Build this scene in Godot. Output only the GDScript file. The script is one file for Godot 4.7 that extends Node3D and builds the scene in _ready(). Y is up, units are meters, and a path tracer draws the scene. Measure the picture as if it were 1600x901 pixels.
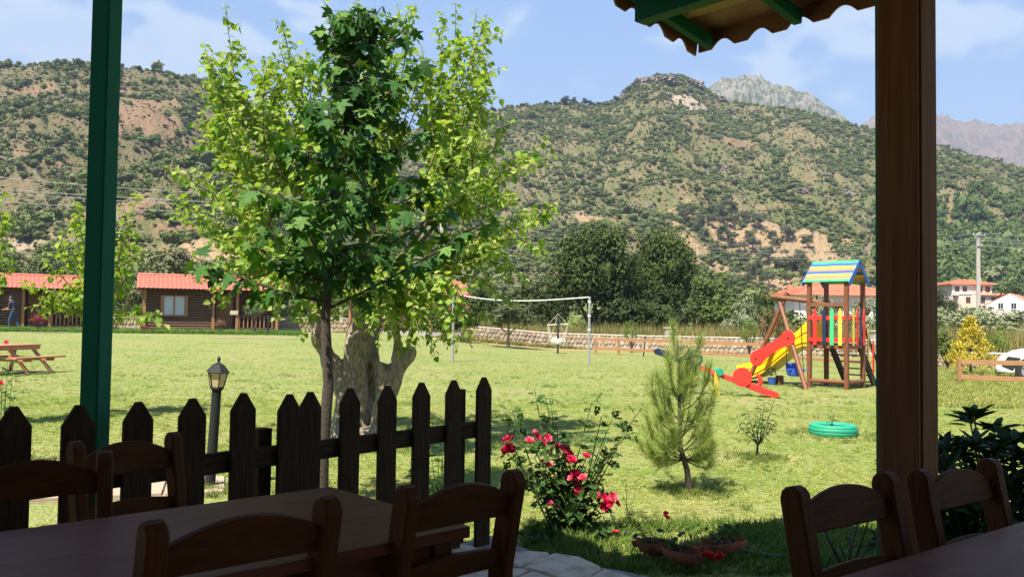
extends Node3D

const FOC := 1350.0          # focal length in the photograph's own pixels (1600 wide)
const GROUND := 0.0
const FLOOR := 0.15          # terrace floor above the lawn
var cam_basis := Basis()
var eye := Vector3(0, 1.5, 0)
var rng := RandomNumberGenerator.new()
var used_names := {}
var M := {}
var fbm_big := FastNoiseLite.new()
var fbm_mid := FastNoiseLite.new()
var fbm_small := FastNoiseLite.new()

# building axes: A runs away to the right, B away to the left
var AX := Vector3(0.743, 0, -0.669)
var BX := Vector3(-0.669, 0, -0.743)


# ---------------------------------------------------------------- mesh builder
class MB:
	var v := PackedVector3Array()
	var n := PackedVector3Array()
	var c := PackedColorArray()
	var tint := Color(1, 1, 1)
	var xf := Transform3D()

	func tri(a: Vector3, b: Vector3, d: Vector3, na: Vector3, nb: Vector3, nd: Vector3) -> void:
		if (b - a).cross(d - a).dot(na + nb + nd) > 0.0:
			v.append(a); v.append(d); v.append(b)
			n.append(na); n.append(nd); n.append(nb)
		else:
			v.append(a); v.append(b); v.append(d)
			n.append(na); n.append(nb); n.append(nd)
		c.append(tint); c.append(tint); c.append(tint)

	func flat(a: Vector3, b: Vector3, d: Vector3, hint := Vector3.UP) -> void:
		var m := (b - a).cross(d - a).normalized()
		if m.dot(hint) < 0.0:
			m = -m
		tri(a, b, d, m, m, m)

	func quad(a: Vector3, b: Vector3, d: Vector3, e: Vector3, hint := Vector3.UP) -> void:
		flat(a, b, d, hint)
		flat(a, d, e, hint)

	func quad_n(a: Vector3, b: Vector3, d: Vector3, e: Vector3, na: Vector3, nb: Vector3, nd: Vector3, ne: Vector3) -> void:
		tri(a, b, d, na, nb, nd)
		tri(a, d, e, na, nd, ne)

	func box(t: Transform3D, s: Vector3, bev := 0.004) -> void:
		t = xf * t
		var h := s * 0.5
		bev = minf(bev, minf(h.x, minf(h.y, h.z)) * 0.9)
		var bs := t.basis.orthonormalized()
		for ax in 3:
			var u := (ax + 1) % 3
			var w := (ax + 2) % 3
			for sg in [-1.0, 1.0]:
				var q := []
				for k in [[-1.0, -1.0], [1.0, -1.0], [1.0, 1.0], [-1.0, 1.0]]:
					var p := Vector3()
					p[ax] = sg * h[ax]
					p[u] = k[0] * (h[u] - bev)
					p[w] = k[1] * (h[w] - bev)
					q.append(t * p)
				var nn := Vector3()
				nn[ax] = sg
				nn = bs * nn
				quad_n(q[0], q[1], q[2], q[3], nn, nn, nn, nn)
		if bev <= 0.0:
			return
		for ax in 3:       # edges that run along ax
			var u := (ax + 1) % 3
			var w := (ax + 2) % 3
			for su in [-1.0, 1.0]:
				for sw in [-1.0, 1.0]:
					var q := []
					for k in [[-1.0, 0], [1.0, 0], [1.0, 1], [-1.0, 1]]:
						var p := Vector3()
						p[ax] = k[0] * (h[ax] - bev)
						p[u] = su * (h[u] - (bev if k[1] == 1 else 0.0))
						p[w] = sw * (h[w] - (bev if k[1] == 0 else 0.0))
						q.append(t * p)
					var nu := Vector3()
					nu[u] = su
					var nw := Vector3()
					nw[w] = sw
					nu = bs * nu
					nw = bs * nw
					quad_n(q[0], q[1], q[2], q[3], nu, nu, nw, nw)
		for sx in [-1.0, 1.0]:
			for sy in [-1.0, 1.0]:
				for sz in [-1.0, 1.0]:
					var a: Vector3 = t * Vector3(sx * h.x, sy * (h.y - bev), sz * (h.z - bev))
					var b: Vector3 = t * Vector3(sx * (h.x - bev), sy * h.y, sz * (h.z - bev))
					var d: Vector3 = t * Vector3(sx * (h.x - bev), sy * (h.y - bev), sz * h.z)
					tri(a, b, d, bs * Vector3(sx, 0, 0), bs * Vector3(0, sy, 0), bs * Vector3(0, 0, sz))

	func bar(a: Vector3, b: Vector3, w: float, h: float, up := Vector3.UP, bev := 0.004) -> void:
		# a squared timber from a to b: w across, h along "up"
		var x := (b - a).normalized()
		if absf(x.dot(up)) > 0.98:
			up = Vector3.RIGHT if absf(x.x) < 0.9 else Vector3.FORWARD
		var z := x.cross(up).normalized()
		var y := z.cross(x).normalized()
		box(Transform3D(Basis(x, y, z), (a + b) * 0.5), Vector3((b - a).length(), h, w), bev)

	func tube(pts: Array, radii: Array, sides := 8, capped := true) -> void:
		var rings := []
		var norms := []
		var prev := Vector3.ZERO
		for i in pts.size():
			var p: Vector3 = pts[i]
			var p0: Vector3 = pts[maxi(i - 1, 0)]
			var p1: Vector3 = pts[mini(i + 1, pts.size() - 1)]
			var d := (p1 - p0).normalized()
			if prev == Vector3.ZERO:
				prev = Vector3.RIGHT if absf(d.x) < 0.8 else Vector3.FORWARD
			var u := (prev - d * prev.dot(d)).normalized()
			prev = u
			var w := d.cross(u)
			var r := []
			var m := []
			for k in sides:
				var an := TAU * k / sides
				var o: Vector3 = u * cos(an) + w * sin(an)
				r.append(xf * (p + o * float(radii[i])))
				m.append(xf.basis.orthonormalized() * o)
			rings.append(r)
			norms.append(m)
		for i in pts.size() - 1:
			for k in sides:
				var k2 := (k + 1) % sides
				quad_n(rings[i][k], rings[i][k2], rings[i + 1][k2], rings[i + 1][k], norms[i][k], norms[i][k2], norms[i + 1][k2], norms[i + 1][k])
		if capped:
			for e in [0, pts.size() - 1]:
				if float(radii[e]) < 0.004:
					continue
				var o: Vector3 = xf * (pts[e] as Vector3)
				var inner: Vector3 = xf * (pts[1 if e == 0 else e - 1] as Vector3)
				for k in sides:
					flat(o, rings[e][k], rings[e][(k + 1) % sides], o - inner)

	func prism(poly: PackedVector2Array, depth: float, t: Transform3D, bev := 0.0) -> void:
		# the outline in x and y, its thickness along z, centred on z = 0
		t = xf * t
		var idx := Geometry2D.triangulate_polygon(poly)
		var bs := t.basis.orthonormalized()
		var area := 0.0
		for i in poly.size():
			area += poly[i].cross(poly[(i + 1) % poly.size()])
		var sgn := 1.0 if area > 0.0 else -1.0
		var cap := PackedVector2Array()
		for i in poly.size():
			if bev <= 0.0:
				cap.append(poly[i])
				continue
			var e0 := (poly[i] - poly[(i - 1 + poly.size()) % poly.size()]).normalized()
			var e1 := (poly[(i + 1) % poly.size()] - poly[i]).normalized()
			var inw := (Vector2(-e0.y, e0.x) + Vector2(-e1.y, e1.x)).normalized() * sgn
			var kk := maxf(0.4, inw.dot(Vector2(-e0.y, e0.x) * sgn))
			cap.append(poly[i] + inw * bev / kk)
		for s in [-1.0, 1.0]:
			for i in range(0, idx.size(), 3):
				var a := cap[idx[i]]
				var b := cap[idx[i + 1]]
				var d := cap[idx[i + 2]]
				flat(t * Vector3(a.x, a.y, s * depth / 2), t * Vector3(b.x, b.y, s * depth / 2), t * Vector3(d.x, d.y, s * depth / 2), bs * Vector3(0, 0, s))
		var hz := depth / 2 - bev
		for i in poly.size():
			var j := (i + 1) % poly.size()
			var a := poly[i]
			var b := poly[j]
			var o := Vector3((b - a).y, -(b - a).x, 0) * sgn
			if o.length() < 1e-9:
				continue
			o = bs * o
			quad(t * Vector3(a.x, a.y, -hz), t * Vector3(b.x, b.y, -hz), t * Vector3(b.x, b.y, hz), t * Vector3(a.x, a.y, hz), o)
			if bev > 0.0:
				for s in [-1.0, 1.0]:
					quad(t * Vector3(a.x, a.y, s * hz), t * Vector3(b.x, b.y, s * hz), t * Vector3(cap[j].x, cap[j].y, s * depth / 2), t * Vector3(cap[i].x, cap[i].y, s * depth / 2), o + bs * Vector3(0, 0, s) * o.length())

	func lathe(prof: Array, seg: int, t: Transform3D, smooth := true) -> void:
		# prof: Vector2(radius, height) from bottom to top
		t = xf * t
		var bs := t.basis.orthonormalized()
		for i in prof.size() - 1:
			var a: Vector2 = prof[i]
			var b: Vector2 = prof[i + 1]
			var sl := Vector2(b.y - a.y, -(b.x - a.x)).normalized()
			for k in seg:
				var t0 := TAU * k / seg
				var t1 := TAU * (k + 1) / seg
				var tm := (t0 + t1) / 2
				var d0 := Vector3(cos(t0), 0, sin(t0))
				var d1 := Vector3(cos(t1), 0, sin(t1))
				var dm := Vector3(cos(tm), 0, sin(tm))
				var n0 := (bs * ((d0 if smooth else dm) * sl.x + Vector3.UP * sl.y)).normalized()
				var n1 := (bs * ((d1 if smooth else dm) * sl.x + Vector3.UP * sl.y)).normalized()
				quad_n(t * (d0 * a.x + Vector3.UP * a.y), t * (d1 * a.x + Vector3.UP * a.y), t * (d1 * b.x + Vector3.UP * b.y), t * (d0 * b.x + Vector3.UP * b.y), n0, n1, n1, n0)

	func blob(o: Vector3, r: Vector3, rough: float, nz: FastNoiseLite, rings := 7, seg := 9) -> void:
		var p := []
		for i in rings + 1:
			var row := []
			for k in seg:
				var th := PI * i / rings
				var ph := TAU * k / seg
				var d := Vector3(sin(th) * cos(ph), cos(th), sin(th) * sin(ph))
				var q := d * (1.0 + rough * nz.get_noise_3dv((o + d * r) * 7.0))
				row.append(xf * (o + q * r))
			p.append(row)
		for i in rings:
			for k in seg:
				var k2 := (k + 1) % seg
				var cc: Vector3 = xf * o
				flat(p[i][k], p[i + 1][k], p[i + 1][k2], p[i][k] - cc)
				if i > 0:
					flat(p[i][k], p[i + 1][k2], p[i][k2], p[i][k] - cc)

	func leaf_quad(o: Vector3, b: Basis, w: float, l: float) -> void:
		# a small pointed leaf: two triangles folded along the midrib
		var base := o
		var tip := o + b.y * l
		var mid := o + b.y * l * 0.45 - b.z * w * 0.12
		flat(base, mid + b.x * w * 0.5 + b.z * w * 0.18, tip, b.z)
		flat(base, tip, mid - b.x * w * 0.5 + b.z * w * 0.18, b.z)

	func mesh() -> ArrayMesh:
		var a := []
		a.resize(Mesh.ARRAY_MAX)
		a[Mesh.ARRAY_VERTEX] = v
		a[Mesh.ARRAY_NORMAL] = n
		a[Mesh.ARRAY_COLOR] = c
		var m := ArrayMesh.new()
		m.add_surface_from_arrays(Mesh.PRIMITIVE_TRIANGLES, a)
		return m


# ---------------------------------------------------------------- scene tree helpers
func numbered(called: String) -> String:
	var k: int = used_names.get(called, 0)
	used_names[called] = k + 1
	return called if k == 0 else "%s_%03d" % [called, k]

func tag(o: Node, label: String, category: String, group := "") -> Node:
	o.set_meta("label", label)
	o.set_meta("category", category)
	if group != "":
		o.set_meta("group", group)
	return o

func thing(called: String, label: String, category: String, p: Vector3, turn := 0.0, group := "") -> Node3D:
	var o := Node3D.new()
	o.name = numbered(called)
	add_child(o)
	o.position = p
	o.rotation.y = turn
	tag(o, label, category, group)
	return o

func part(parent: Node, called: String, mesh: Mesh, m: Material, t := Transform3D()) -> MeshInstance3D:
	var o := MeshInstance3D.new()
	o.mesh = mesh
	o.material_override = null
	o.set_surface_override_material(0, m)
	var taken: Dictionary = parent.get_meta("taken") if parent.has_meta("taken") else {}
	var k: int = taken.get(called, 0)
	taken[called] = k + 1
	parent.set_meta("taken", taken)
	o.name = called if k == 0 else "%s_%03d" % [called, k]
	o.transform = t
	parent.add_child(o, true)
	return o

func structure(called: String, mesh: Mesh, m: Material) -> MeshInstance3D:
	var o := MeshInstance3D.new()
	o.mesh = mesh
	o.set_surface_override_material(0, m)
	o.name = numbered(called)
	add_child(o)
	o.set_meta("kind", "structure")
	return o

func whole(called: String, mesh: Mesh, m: Material, label: String, category: String, t: Transform3D, group := "") -> MeshInstance3D:
	var o := MeshInstance3D.new()
	o.mesh = mesh
	o.set_surface_override_material(0, m)
	o.name = numbered(called)
	add_child(o)
	o.transform = t
	tag(o, label, category, group)
	return o

func copy(src: Node3D, label: String, p: Vector3, turn := 0.0, scl := Vector3.ONE, group := "") -> Node3D:
	var o: Node3D = src.duplicate()
	o.name = numbered(String(src.name).trim_suffix("_" + String(src.name).get_slice("_", String(src.name).get_slice_count("_") - 1)) if String(src.name).right(3).is_valid_int() else String(src.name))
	add_child(o)
	o.transform = Transform3D(Basis(Vector3.UP, turn) * Basis.from_scale(scl), p)
	o.set_meta("label", label)
	if group != "":
		o.set_meta("group", group)
	return o

func scatter(parent: Node, called: String, mesh: Mesh, m: Material, xs: Array, cols: Array) -> MultiMeshInstance3D:
	var mm := MultiMesh.new()
	mm.transform_format = MultiMesh.TRANSFORM_3D
	mm.use_colors = true
	mm.mesh = mesh
	mm.instance_count = xs.size()
	var buf := PackedFloat32Array()
	buf.resize(xs.size() * 16)
	for i in xs.size():
		var t: Transform3D = xs[i]
		var k: Color = cols[i]
		var o := i * 16
		buf[o] = t.basis.x.x; buf[o + 1] = t.basis.y.x; buf[o + 2] = t.basis.z.x; buf[o + 3] = t.origin.x
		buf[o + 4] = t.basis.x.y; buf[o + 5] = t.basis.y.y; buf[o + 6] = t.basis.z.y; buf[o + 7] = t.origin.y
		buf[o + 8] = t.basis.x.z; buf[o + 9] = t.basis.y.z; buf[o + 10] = t.basis.z.z; buf[o + 11] = t.origin.z
		buf[o + 12] = k.r; buf[o + 13] = k.g; buf[o + 14] = k.b; buf[o + 15] = 1.0
	mm.buffer = buf
	var o2 := MultiMeshInstance3D.new()
	o2.multimesh = mm
	o2.material_override = m
	mesh.surface_set_material(0, m)
	o2.name = called if parent != self else numbered(called)
	o2.set_meta("kind", "stuff")
	parent.add_child(o2, true)
	return o2

func leaves(parent: Node3D, called: String, mesh: Mesh, mats: Array, m_stuff: Material, xs: Array, cols: Array, parts := 290) -> void:
	# the leaves that show largest are parts of their own, the rest one part of kind stuff
	var order := range(xs.size())
	var inv := parent.transform
	order.sort_custom(func(a, b): return (inv * (xs[a] as Transform3D).origin - eye).length_squared() < (inv * (xs[b] as Transform3D).origin - eye).length_squared())
	var rest := []
	var rc := []
	for i in order.size():
		var k: int = order[i]
		if i < parts:
			part(parent, called, mesh, mats[k % mats.size()], xs[k])
		else:
			rest.append(xs[k])
			rc.append(cols[k])
	if rest.size() > 0:
		scatter(parent, "foliage", mesh, m_stuff, rest, rc)


# ---------------------------------------------------------------- places
func ray(px: float, py: float) -> Vector3:
	var d := cam_basis * Vector3((px - 800.0) / FOC, -(py - 450.5) / FOC, -1.0)
	return d / -d.z

func at(px: float, py: float, d: float) -> Vector3:
	return eye + ray(px, py) * d

func on(px: float, py: float, y := 0.0) -> Vector3:
	var r := ray(px, py)
	return eye + r * ((y - eye.y) / r.y)

func lawn_h(x: float, d: float) -> float:
	var s := smoothstep(22.0, 48.0, d) * (1.0 - smoothstep(-9.0, 4.0, x))
	return 0.72 * s

func drop(px: float, py: float) -> Vector3:
	# where the sight line through that pixel meets the valley floor or the hills
	var r := ray(px, py)
	var d := 3.0
	while d < 1500.0:
		var p := eye + r * d
		if p.y < land_h(p.x, -p.z):
			return Vector3(p.x, land_h(p.x, -p.z), p.z)
		d *= 1.006
	return eye + r * 1500.0

func foot(px: float, d: float) -> Vector3:
	# on the land, in the column of that pixel, at that distance
	var r := ray(px, 500.0)
	var p := eye + r * d
	return Vector3(p.x, land_h(p.x, d), p.z)

func rnd(a: float, b: float) -> float:
	return rng.randf_range(a, b)

func lin(r: float, g: float, b: float) -> Color:
	return Color(r, g, b).linear_to_srgb()

func jit(k: Color, s: float) -> Color:
	var f := 1.0 + rnd(-s, s)
	return Color(k.r * f * (1.0 + rnd(-s, s) * 0.35), k.g * f, k.b * f * (1.0 + rnd(-s, s) * 0.35))


# ---------------------------------------------------------------- the land
var RIDGE := [[-1000, 190], [-500, 150], [-200, 118], [0, 100], [60, 96], [130, 95], [180, 99], [230, 106], [280, 117], [330, 133], [400, 165], [470, 205], [540, 225], [600, 216], [660, 195], [730, 176], [790, 165], [850, 161], [900, 159], [945, 159], [965, 152], [980, 135], [1000, 120], [1030, 114], [1070, 117], [1095, 127], [1112, 142], [1140, 158], [1200, 166], [1280, 180], [1340, 196], [1400, 213], [1470, 228], [1540, 246], [1600, 262], [1800, 310], [2200, 360], [2700, 380]]
var NEAR := [[-1000, 95], [0, 92], [400, 92], [560, 105], [700, 125], [900, 150], [1300, 165], [1600, 210], [2700, 220]]
var FAR := [[-1000, 430], [0, 420], [330, 430], [480, 500], [640, 600], [960, 640], [1100, 660], [1300, 600], [1600, 540], [2700, 500]]

func along(tb: Array, px: float) -> float:
	if px <= tb[0][0]:
		return tb[0][1]
	for i in tb.size() - 1:
		if px < tb[i + 1][0]:
			var t: float = (px - tb[i][0]) / float(tb[i + 1][0] - tb[i][0])
			t = t * t * (3.0 - 2.0 * t) * 0.35 + t * 0.65
			return lerpf(tb[i][1], tb[i + 1][1], t)
	return tb[-1][1]

func valley_h(x: float, d: float) -> float:
	return lawn_h(x, d) + smoothstep(55.0, 160.0, d) * 1.2

func land_h(x: float, d: float) -> float:
	if d < 62.0:
		return lawn_h(x, d)
	var px := clampf(800.0 + x / d * FOC, -1000.0, 2700.0)
	var d0 := along(NEAR, px)
	var d1 := along(FAR, px)
	var b := valley_h(x, d)
	if d <= d0:
		return b
	var e1 := (502.0 + 0.013 * (px - 800.0) - along(RIDGE, px)) / FOC
	var e0 := (valley_h(x / d * d0, d0) - 1.5) / d0
	var t := (d - d0) / (d1 - d0)
	var h := 0.0
	if t < 1.0:
		h = 1.5 + (e0 + (e1 - e0) * (0.85 * pow(t, 0.92) + 0.15 * smoothstep(0.0, 1.0, t))) * d
	else:
		h = 1.5 + e1 * d1 - (d - d1) * 0.4 * smoothstep(0.0, 60.0, d - d1) - (d - d1) * 0.05
	var amp := 15.0 * smoothstep(0.0, 0.35, t) * (1.0 - 0.8 * smoothstep(0.7, 1.0, t))
	h += amp * fbm_big.get_noise_2d(x, d) + amp * 0.22 * fbm_mid.get_noise_2d(x, d)
	h += 1.6 * smoothstep(0.05, 0.3, t) * fbm_small.get_noise_2d(x, d)
	return h


# ---------------------------------------------------------------- materials
func noise(freq: float, oct: int, sd: int, kind := FastNoiseLite.TYPE_SIMPLEX_SMOOTH) -> FastNoiseLite:
	var f := FastNoiseLite.new()
	f.noise_type = kind
	f.frequency = freq
	f.seed = sd
	f.fractal_octaves = oct
	return f

func tex(f: FastNoiseLite, stops: Array, size := 512) -> NoiseTexture2D:
	var t := NoiseTexture2D.new()
	t.width = size
	t.height = size
	t.seamless = true
	t.generate_mipmaps = false
	t.noise = f
	var g := Gradient.new()
	g.offsets = PackedFloat32Array(stops.map(func(s): return s[0]))
	g.colors = PackedColorArray(stops.map(func(s): return s[1]))
	t.color_ramp = g
	return t

func mat(k: Color, rough := 0.8, spec := 0.5) -> StandardMaterial3D:
	var m := StandardMaterial3D.new()
	m.albedo_color = k
	m.roughness = rough
	m.metallic_specular = spec
	return m

func skin_mat(t: Texture2D, scl: Vector3, rough := 0.8, world := false, bump: Texture2D = null, depth := 1.0) -> StandardMaterial3D:
	var m := mat(Color.WHITE, rough)
	m.albedo_texture = t
	m.uv1_triplanar = true
	m.uv1_world_triplanar = world
	m.uv1_scale = scl
	m.uv1_triplanar_sharpness = 6.0
	if bump:
		m.heightmap_enabled = true
		m.heightmap_texture = bump
		m.heightmap_scale = depth
	return m

func leaf_mat(k: Color, through: Color, rough := 0.5) -> StandardMaterial3D:
	var m := mat(k, rough, 0.2)
	m.vertex_color_use_as_albedo = true
	m.backlight_enabled = true
	m.backlight = through
	m.cull_mode = BaseMaterial3D.CULL_DISABLED
	return m

func grey(a: float) -> Color:
	return Color(a, a, a)

func make_materials() -> void:
	var grain := noise(0.012, 4, 11)
	var bumpy := tex(noise(0.03, 4, 5), [[0.0, Color.BLACK], [1.0, Color.WHITE]])
	var streak := tex(noise(0.02, 4, 21), [[0.0, Color.BLACK], [1.0, Color.WHITE]])
	M.bumpy = bumpy
	# dining wood: warm brown varnish, grain along x, along y
	var dine := tex(grain, [[0.0, lin(0.088, 0.034, 0.012)], [0.45, lin(0.11, 0.043, 0.015)], [0.7, lin(0.128, 0.051, 0.018)], [1.0, lin(0.082, 0.031, 0.011)]])
	M.chair_x = skin_mat(dine, Vector3(0.6, 5, 5), 0.42, false, streak, 0.12)
	M.chair_y = skin_mat(dine, Vector3(5, 0.6, 5), 0.42, false, streak, 0.12)
	var tab := tex(noise(0.01, 5, 31), [[0.0, lin(0.125, 0.042, 0.022)], [0.4, lin(0.16, 0.055, 0.029)], [0.62, lin(0.185, 0.066, 0.035)], [1.0, lin(0.13, 0.044, 0.023)]])
	for k in [M.chair_x, M.chair_y]:
		k.metallic_specular = 0.18
		k.roughness = 0.55
	M.table = skin_mat(tab, Vector3(0.4, 3, 3), 0.36, false, streak, 0.06)
	M.table.metallic_specular = 0.15
	M.table.roughness = 0.4
	# fence: nearly black brown stain
	var fen := tex(noise(0.014, 4, 41), [[0.0, lin(0.042, 0.026, 0.014)], [0.5, lin(0.06, 0.039, 0.022)], [1.0, lin(0.085, 0.056, 0.033)]])
	M.fence_y = skin_mat(fen, Vector3(7, 0.6, 7), 0.7, false, streak, 0.25)
	M.fence_x = skin_mat(fen, Vector3(0.6, 7, 7), 0.7, false, streak, 0.25)
	M.fence_x.metallic_specular = 0.12
	M.fence_y.metallic_specular = 0.12
	var clad := tex(noise(0.01, 5, 51), [[0.0, lin(0.16, 0.068, 0.03)], [0.5, lin(0.2, 0.088, 0.039)], [0.8, lin(0.23, 0.105, 0.048)], [1.0, lin(0.135, 0.056, 0.025)]])
	M.cladding = skin_mat(clad, Vector3(5, 0.25, 5), 0.6, false, streak, 0.1)
	M.cladding.metallic_specular = 0.15
	M.green = skin_mat(tex(noise(0.05, 3, 61), [[0.0, lin(0.01, 0.15, 0.082)], [1.0, lin(0.013, 0.18, 0.098)]]), Vector3(2, 2, 2), 0.5)
	M.green.metallic_specular = 0.2
	M.beam = skin_mat(tex(noise(0.05, 3, 62), [[0.0, lin(0.008, 0.085, 0.05)], [1.0, lin(0.012, 0.105, 0.062)]]), Vector3(2, 2, 2), 0.55)
	M.beam.metallic_specular = 0.2
	M.osb = skin_mat(tex(noise(0.045, 3, 71, FastNoiseLite.TYPE_CELLULAR), [[0.0, lin(0.5, 0.31, 0.125)], [0.5, lin(0.38, 0.225, 0.088)], [1.0, lin(0.26, 0.14, 0.052)]]), Vector3(2.2, 2.2, 2.2), 0.75, false, bumpy, 0.3)
	M.sheet = skin_mat(tex(noise(0.03, 3, 72), [[0.0, lin(0.2, 0.075, 0.045)], [1.0, lin(0.28, 0.11, 0.065)]]), Vector3(1, 1, 1), 0.55)
	# outdoor woods
	var log := tex(noise(0.012, 4, 81), [[0.0, lin(0.1, 0.045, 0.022)], [0.5, lin(0.19, 0.085, 0.04)], [1.0, lin(0.28, 0.13, 0.065)]])
	M.log_x = skin_mat(log, Vector3(0.6, 6, 6), 0.7)
	M.log_y = skin_mat(log, Vector3(6, 0.6, 6), 0.7)
	var pick := tex(noise(0.012, 4, 82), [[0.0, lin(0.26, 0.115, 0.05)], [0.5, lin(0.38, 0.18, 0.085)], [1.0, lin(0.46, 0.24, 0.125)]])
	M.picnic = skin_mat(pick, Vector3(0.6, 6, 6), 0.7)
	var rail := tex(noise(0.012, 4, 83), [[0.0, lin(0.24, 0.115, 0.055)], [0.5, lin(0.35, 0.18, 0.085)], [1.0, lin(0.42, 0.24, 0.125)]])
	M.rail = skin_mat(rail, Vector3(0.4, 4, 4), 0.7)
	M.play_wood = skin_mat(tex(noise(0.012, 4, 88), [[0.0, lin(0.12, 0.04, 0.018)], [0.5, lin(0.19, 0.07, 0.032)], [1.0, lin(0.25, 0.1, 0.05)]]), Vector3(5, 0.7, 5), 0.5)
	var cab := tex(noise(0.012, 4, 84), [[0.0, lin(0.06, 0.03, 0.02)], [0.5, lin(0.105, 0.052, 0.033)], [1.0, lin(0.15, 0.076, 0.048)]])
	M.cabin = skin_mat(cab, Vector3(0.5, 5, 5), 0.6)
	M.cabin_light = skin_mat(tex(noise(0.012, 4, 85), [[0.0, lin(0.24, 0.11, 0.05)], [1.0, lin(0.4, 0.2, 0.095)]]), Vector3(3, 0.8, 3), 0.6)
	M.cabin_roof = skin_mat(tex(noise(0.02, 3, 86), [[0.0, lin(0.38, 0.115, 0.075)], [1.0, lin(0.5, 0.165, 0.11)]]), Vector3(0.4, 0.4, 0.4), 0.6)
	M.tile_roof = skin_mat(tex(noise(0.04, 4, 87), [[0.0, lin(0.42, 0.12, 0.07)], [0.6, lin(0.6, 0.2, 0.12)], [1.0, lin(0.66, 0.28, 0.19)]]), Vector3(0.4, 0.4, 0.4), 0.75)
	# bark
	var bk := noise(0.02, 5, 91)
	M.bark = skin_mat(tex(bk, [[0.0, lin(0.12, 0.092, 0.066)], [0.4, lin(0.29, 0.235, 0.175)], [0.7, lin(0.45, 0.385, 0.3)], [1.0, lin(0.54, 0.475, 0.385)]]), Vector3(4.5, 0.8, 4.5), 0.9, false, tex(bk, [[0.0, Color.BLACK], [1.0, Color.WHITE]]), 3.0)
	M.bark_dark = skin_mat(tex(noise(0.03, 4, 92), [[0.0, lin(0.025, 0.019, 0.015)], [0.5, lin(0.06, 0.046, 0.036)], [1.0, lin(0.16, 0.13, 0.105)]]), Vector3(8, 2, 8), 0.85, false, bumpy, 0.5)
	M.twig = mat(lin(0.16, 0.12, 0.05), 0.8)
	M.stem = mat(lin(0.07, 0.11, 0.035), 0.7)
	M.dry_stem = mat(lin(0.3, 0.2, 0.12), 0.8)
	# leaves
	M.maple = []
	for k in [[0.042, 0.115, 0.028], [0.055, 0.14, 0.03], [0.032, 0.09, 0.023], [0.11, 0.21, 0.05]]:
		M.maple.append(leaf_mat(lin(k[0], k[1], k[2]), lin(0.3, 0.42, 0.06), 0.5))
	M.maple_all = leaf_mat(Color.WHITE, lin(0.3, 0.42, 0.06), 0.5)
	M.mulberry = []
	for k in [[0.32, 0.44, 0.1], [0.24, 0.37, 0.072], [0.39, 0.48, 0.14], [0.16, 0.28, 0.055]]:
		M.mulberry.append(leaf_mat(lin(k[0], k[1], k[2]), lin(0.92, 1.0, 0.27), 0.5))
	M.mulberry_all = leaf_mat(Color.WHITE, lin(0.92, 1.0, 0.27), 0.5)
	M.laurel = []
	for k in [[0.03, 0.07, 0.02], [0.038, 0.088, 0.026], [0.026, 0.06, 0.018], [0.06, 0.12, 0.03]]:
		M.laurel.append(leaf_mat(lin(k[0], k[1], k[2]), lin(0.12, 0.2, 0.03), 0.35))
	M.laurel_all = leaf_mat(Color.WHITE, lin(0.12, 0.2, 0.03), 0.35)
	M.rose_leaf = []
	for k in [[0.045, 0.1, 0.027], [0.06, 0.125, 0.032], [0.035, 0.08, 0.022]]:
		M.rose_leaf.append(leaf_mat(lin(k[0], k[1], k[2]), lin(0.25, 0.35, 0.05), 0.45))
	M.rose_leaf_all = leaf_mat(Color.WHITE, lin(0.25, 0.35, 0.05), 0.45)
	M.foliage = leaf_mat(Color.WHITE, lin(0.2, 0.24, 0.05), 0.6)
	M.needle = leaf_mat(Color.WHITE, lin(0.35, 0.4, 0.08), 0.6)
	M.grass = leaf_mat(Color.WHITE, lin(0.4, 0.45, 0.1), 0.7)
	M.petal = leaf_mat(lin(0.68, 0.04, 0.15), lin(0.5, 0.04, 0.13), 0.6)
	M.petal_light = leaf_mat(lin(0.76, 0.17, 0.27), lin(0.5, 0.08, 0.14), 0.6)
	M.petal_dark = leaf_mat(lin(0.16, 0.01, 0.02), lin(0.1, 0.01, 0.01), 0.6)
	M.petal_coral = leaf_mat(lin(0.72, 0.1, 0.09), lin(0.4, 0.05, 0.05), 0.6)
	# ground
	var soil := tex(noise(0.035, 5, 101), [[0.0, grey(0.72)], [0.5, grey(0.88)], [1.0, grey(1.0)]], 1024)
	M.lawn = skin_mat(soil, Vector3(0.55, 0.55, 0.55), 0.95, true, tex(noise(0.06, 4, 102), [[0.0, Color.BLACK], [1.0, Color.WHITE]]), 3.0)
	M.lawn.vertex_color_use_as_albedo = true
	M.hill = skin_mat(tex(noise(0.03, 5, 103), [[0.0, grey(0.6)], [0.35, grey(0.8)], [0.6, grey(0.95)], [1.0, grey(1.0)]], 1024), Vector3(0.035, 0.035, 0.035), 0.95, true, bumpy, 60.0)
	M.hill.vertex_color_use_as_albedo = true
	M.rock = skin_mat(tex(noise(0.02, 5, 104), [[0.0, lin(0.1, 0.08, 0.062)], [0.45, lin(0.2, 0.17, 0.14)], [1.0, lin(0.31, 0.275, 0.24)]]), Vector3(0.12, 0.12, 0.12), 0.95, true, bumpy, 20.0)
	M.flag = skin_mat(tex(noise(0.012, 5, 105), [[0.0, lin(0.4, 0.3, 0.2)], [0.5, lin(0.6, 0.48, 0.34)], [1.0, lin(0.68, 0.56, 0.42)]]), Vector3(0.9, 0.9, 0.9), 0.85, true, bumpy, 0.8)
	M.mortar = skin_mat(tex(noise(0.03, 4, 106), [[0.0, lin(0.3, 0.27, 0.23)], [1.0, lin(0.44, 0.4, 0.34)]]), Vector3(1, 1, 1), 0.95, true, bumpy, 0.8)
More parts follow.
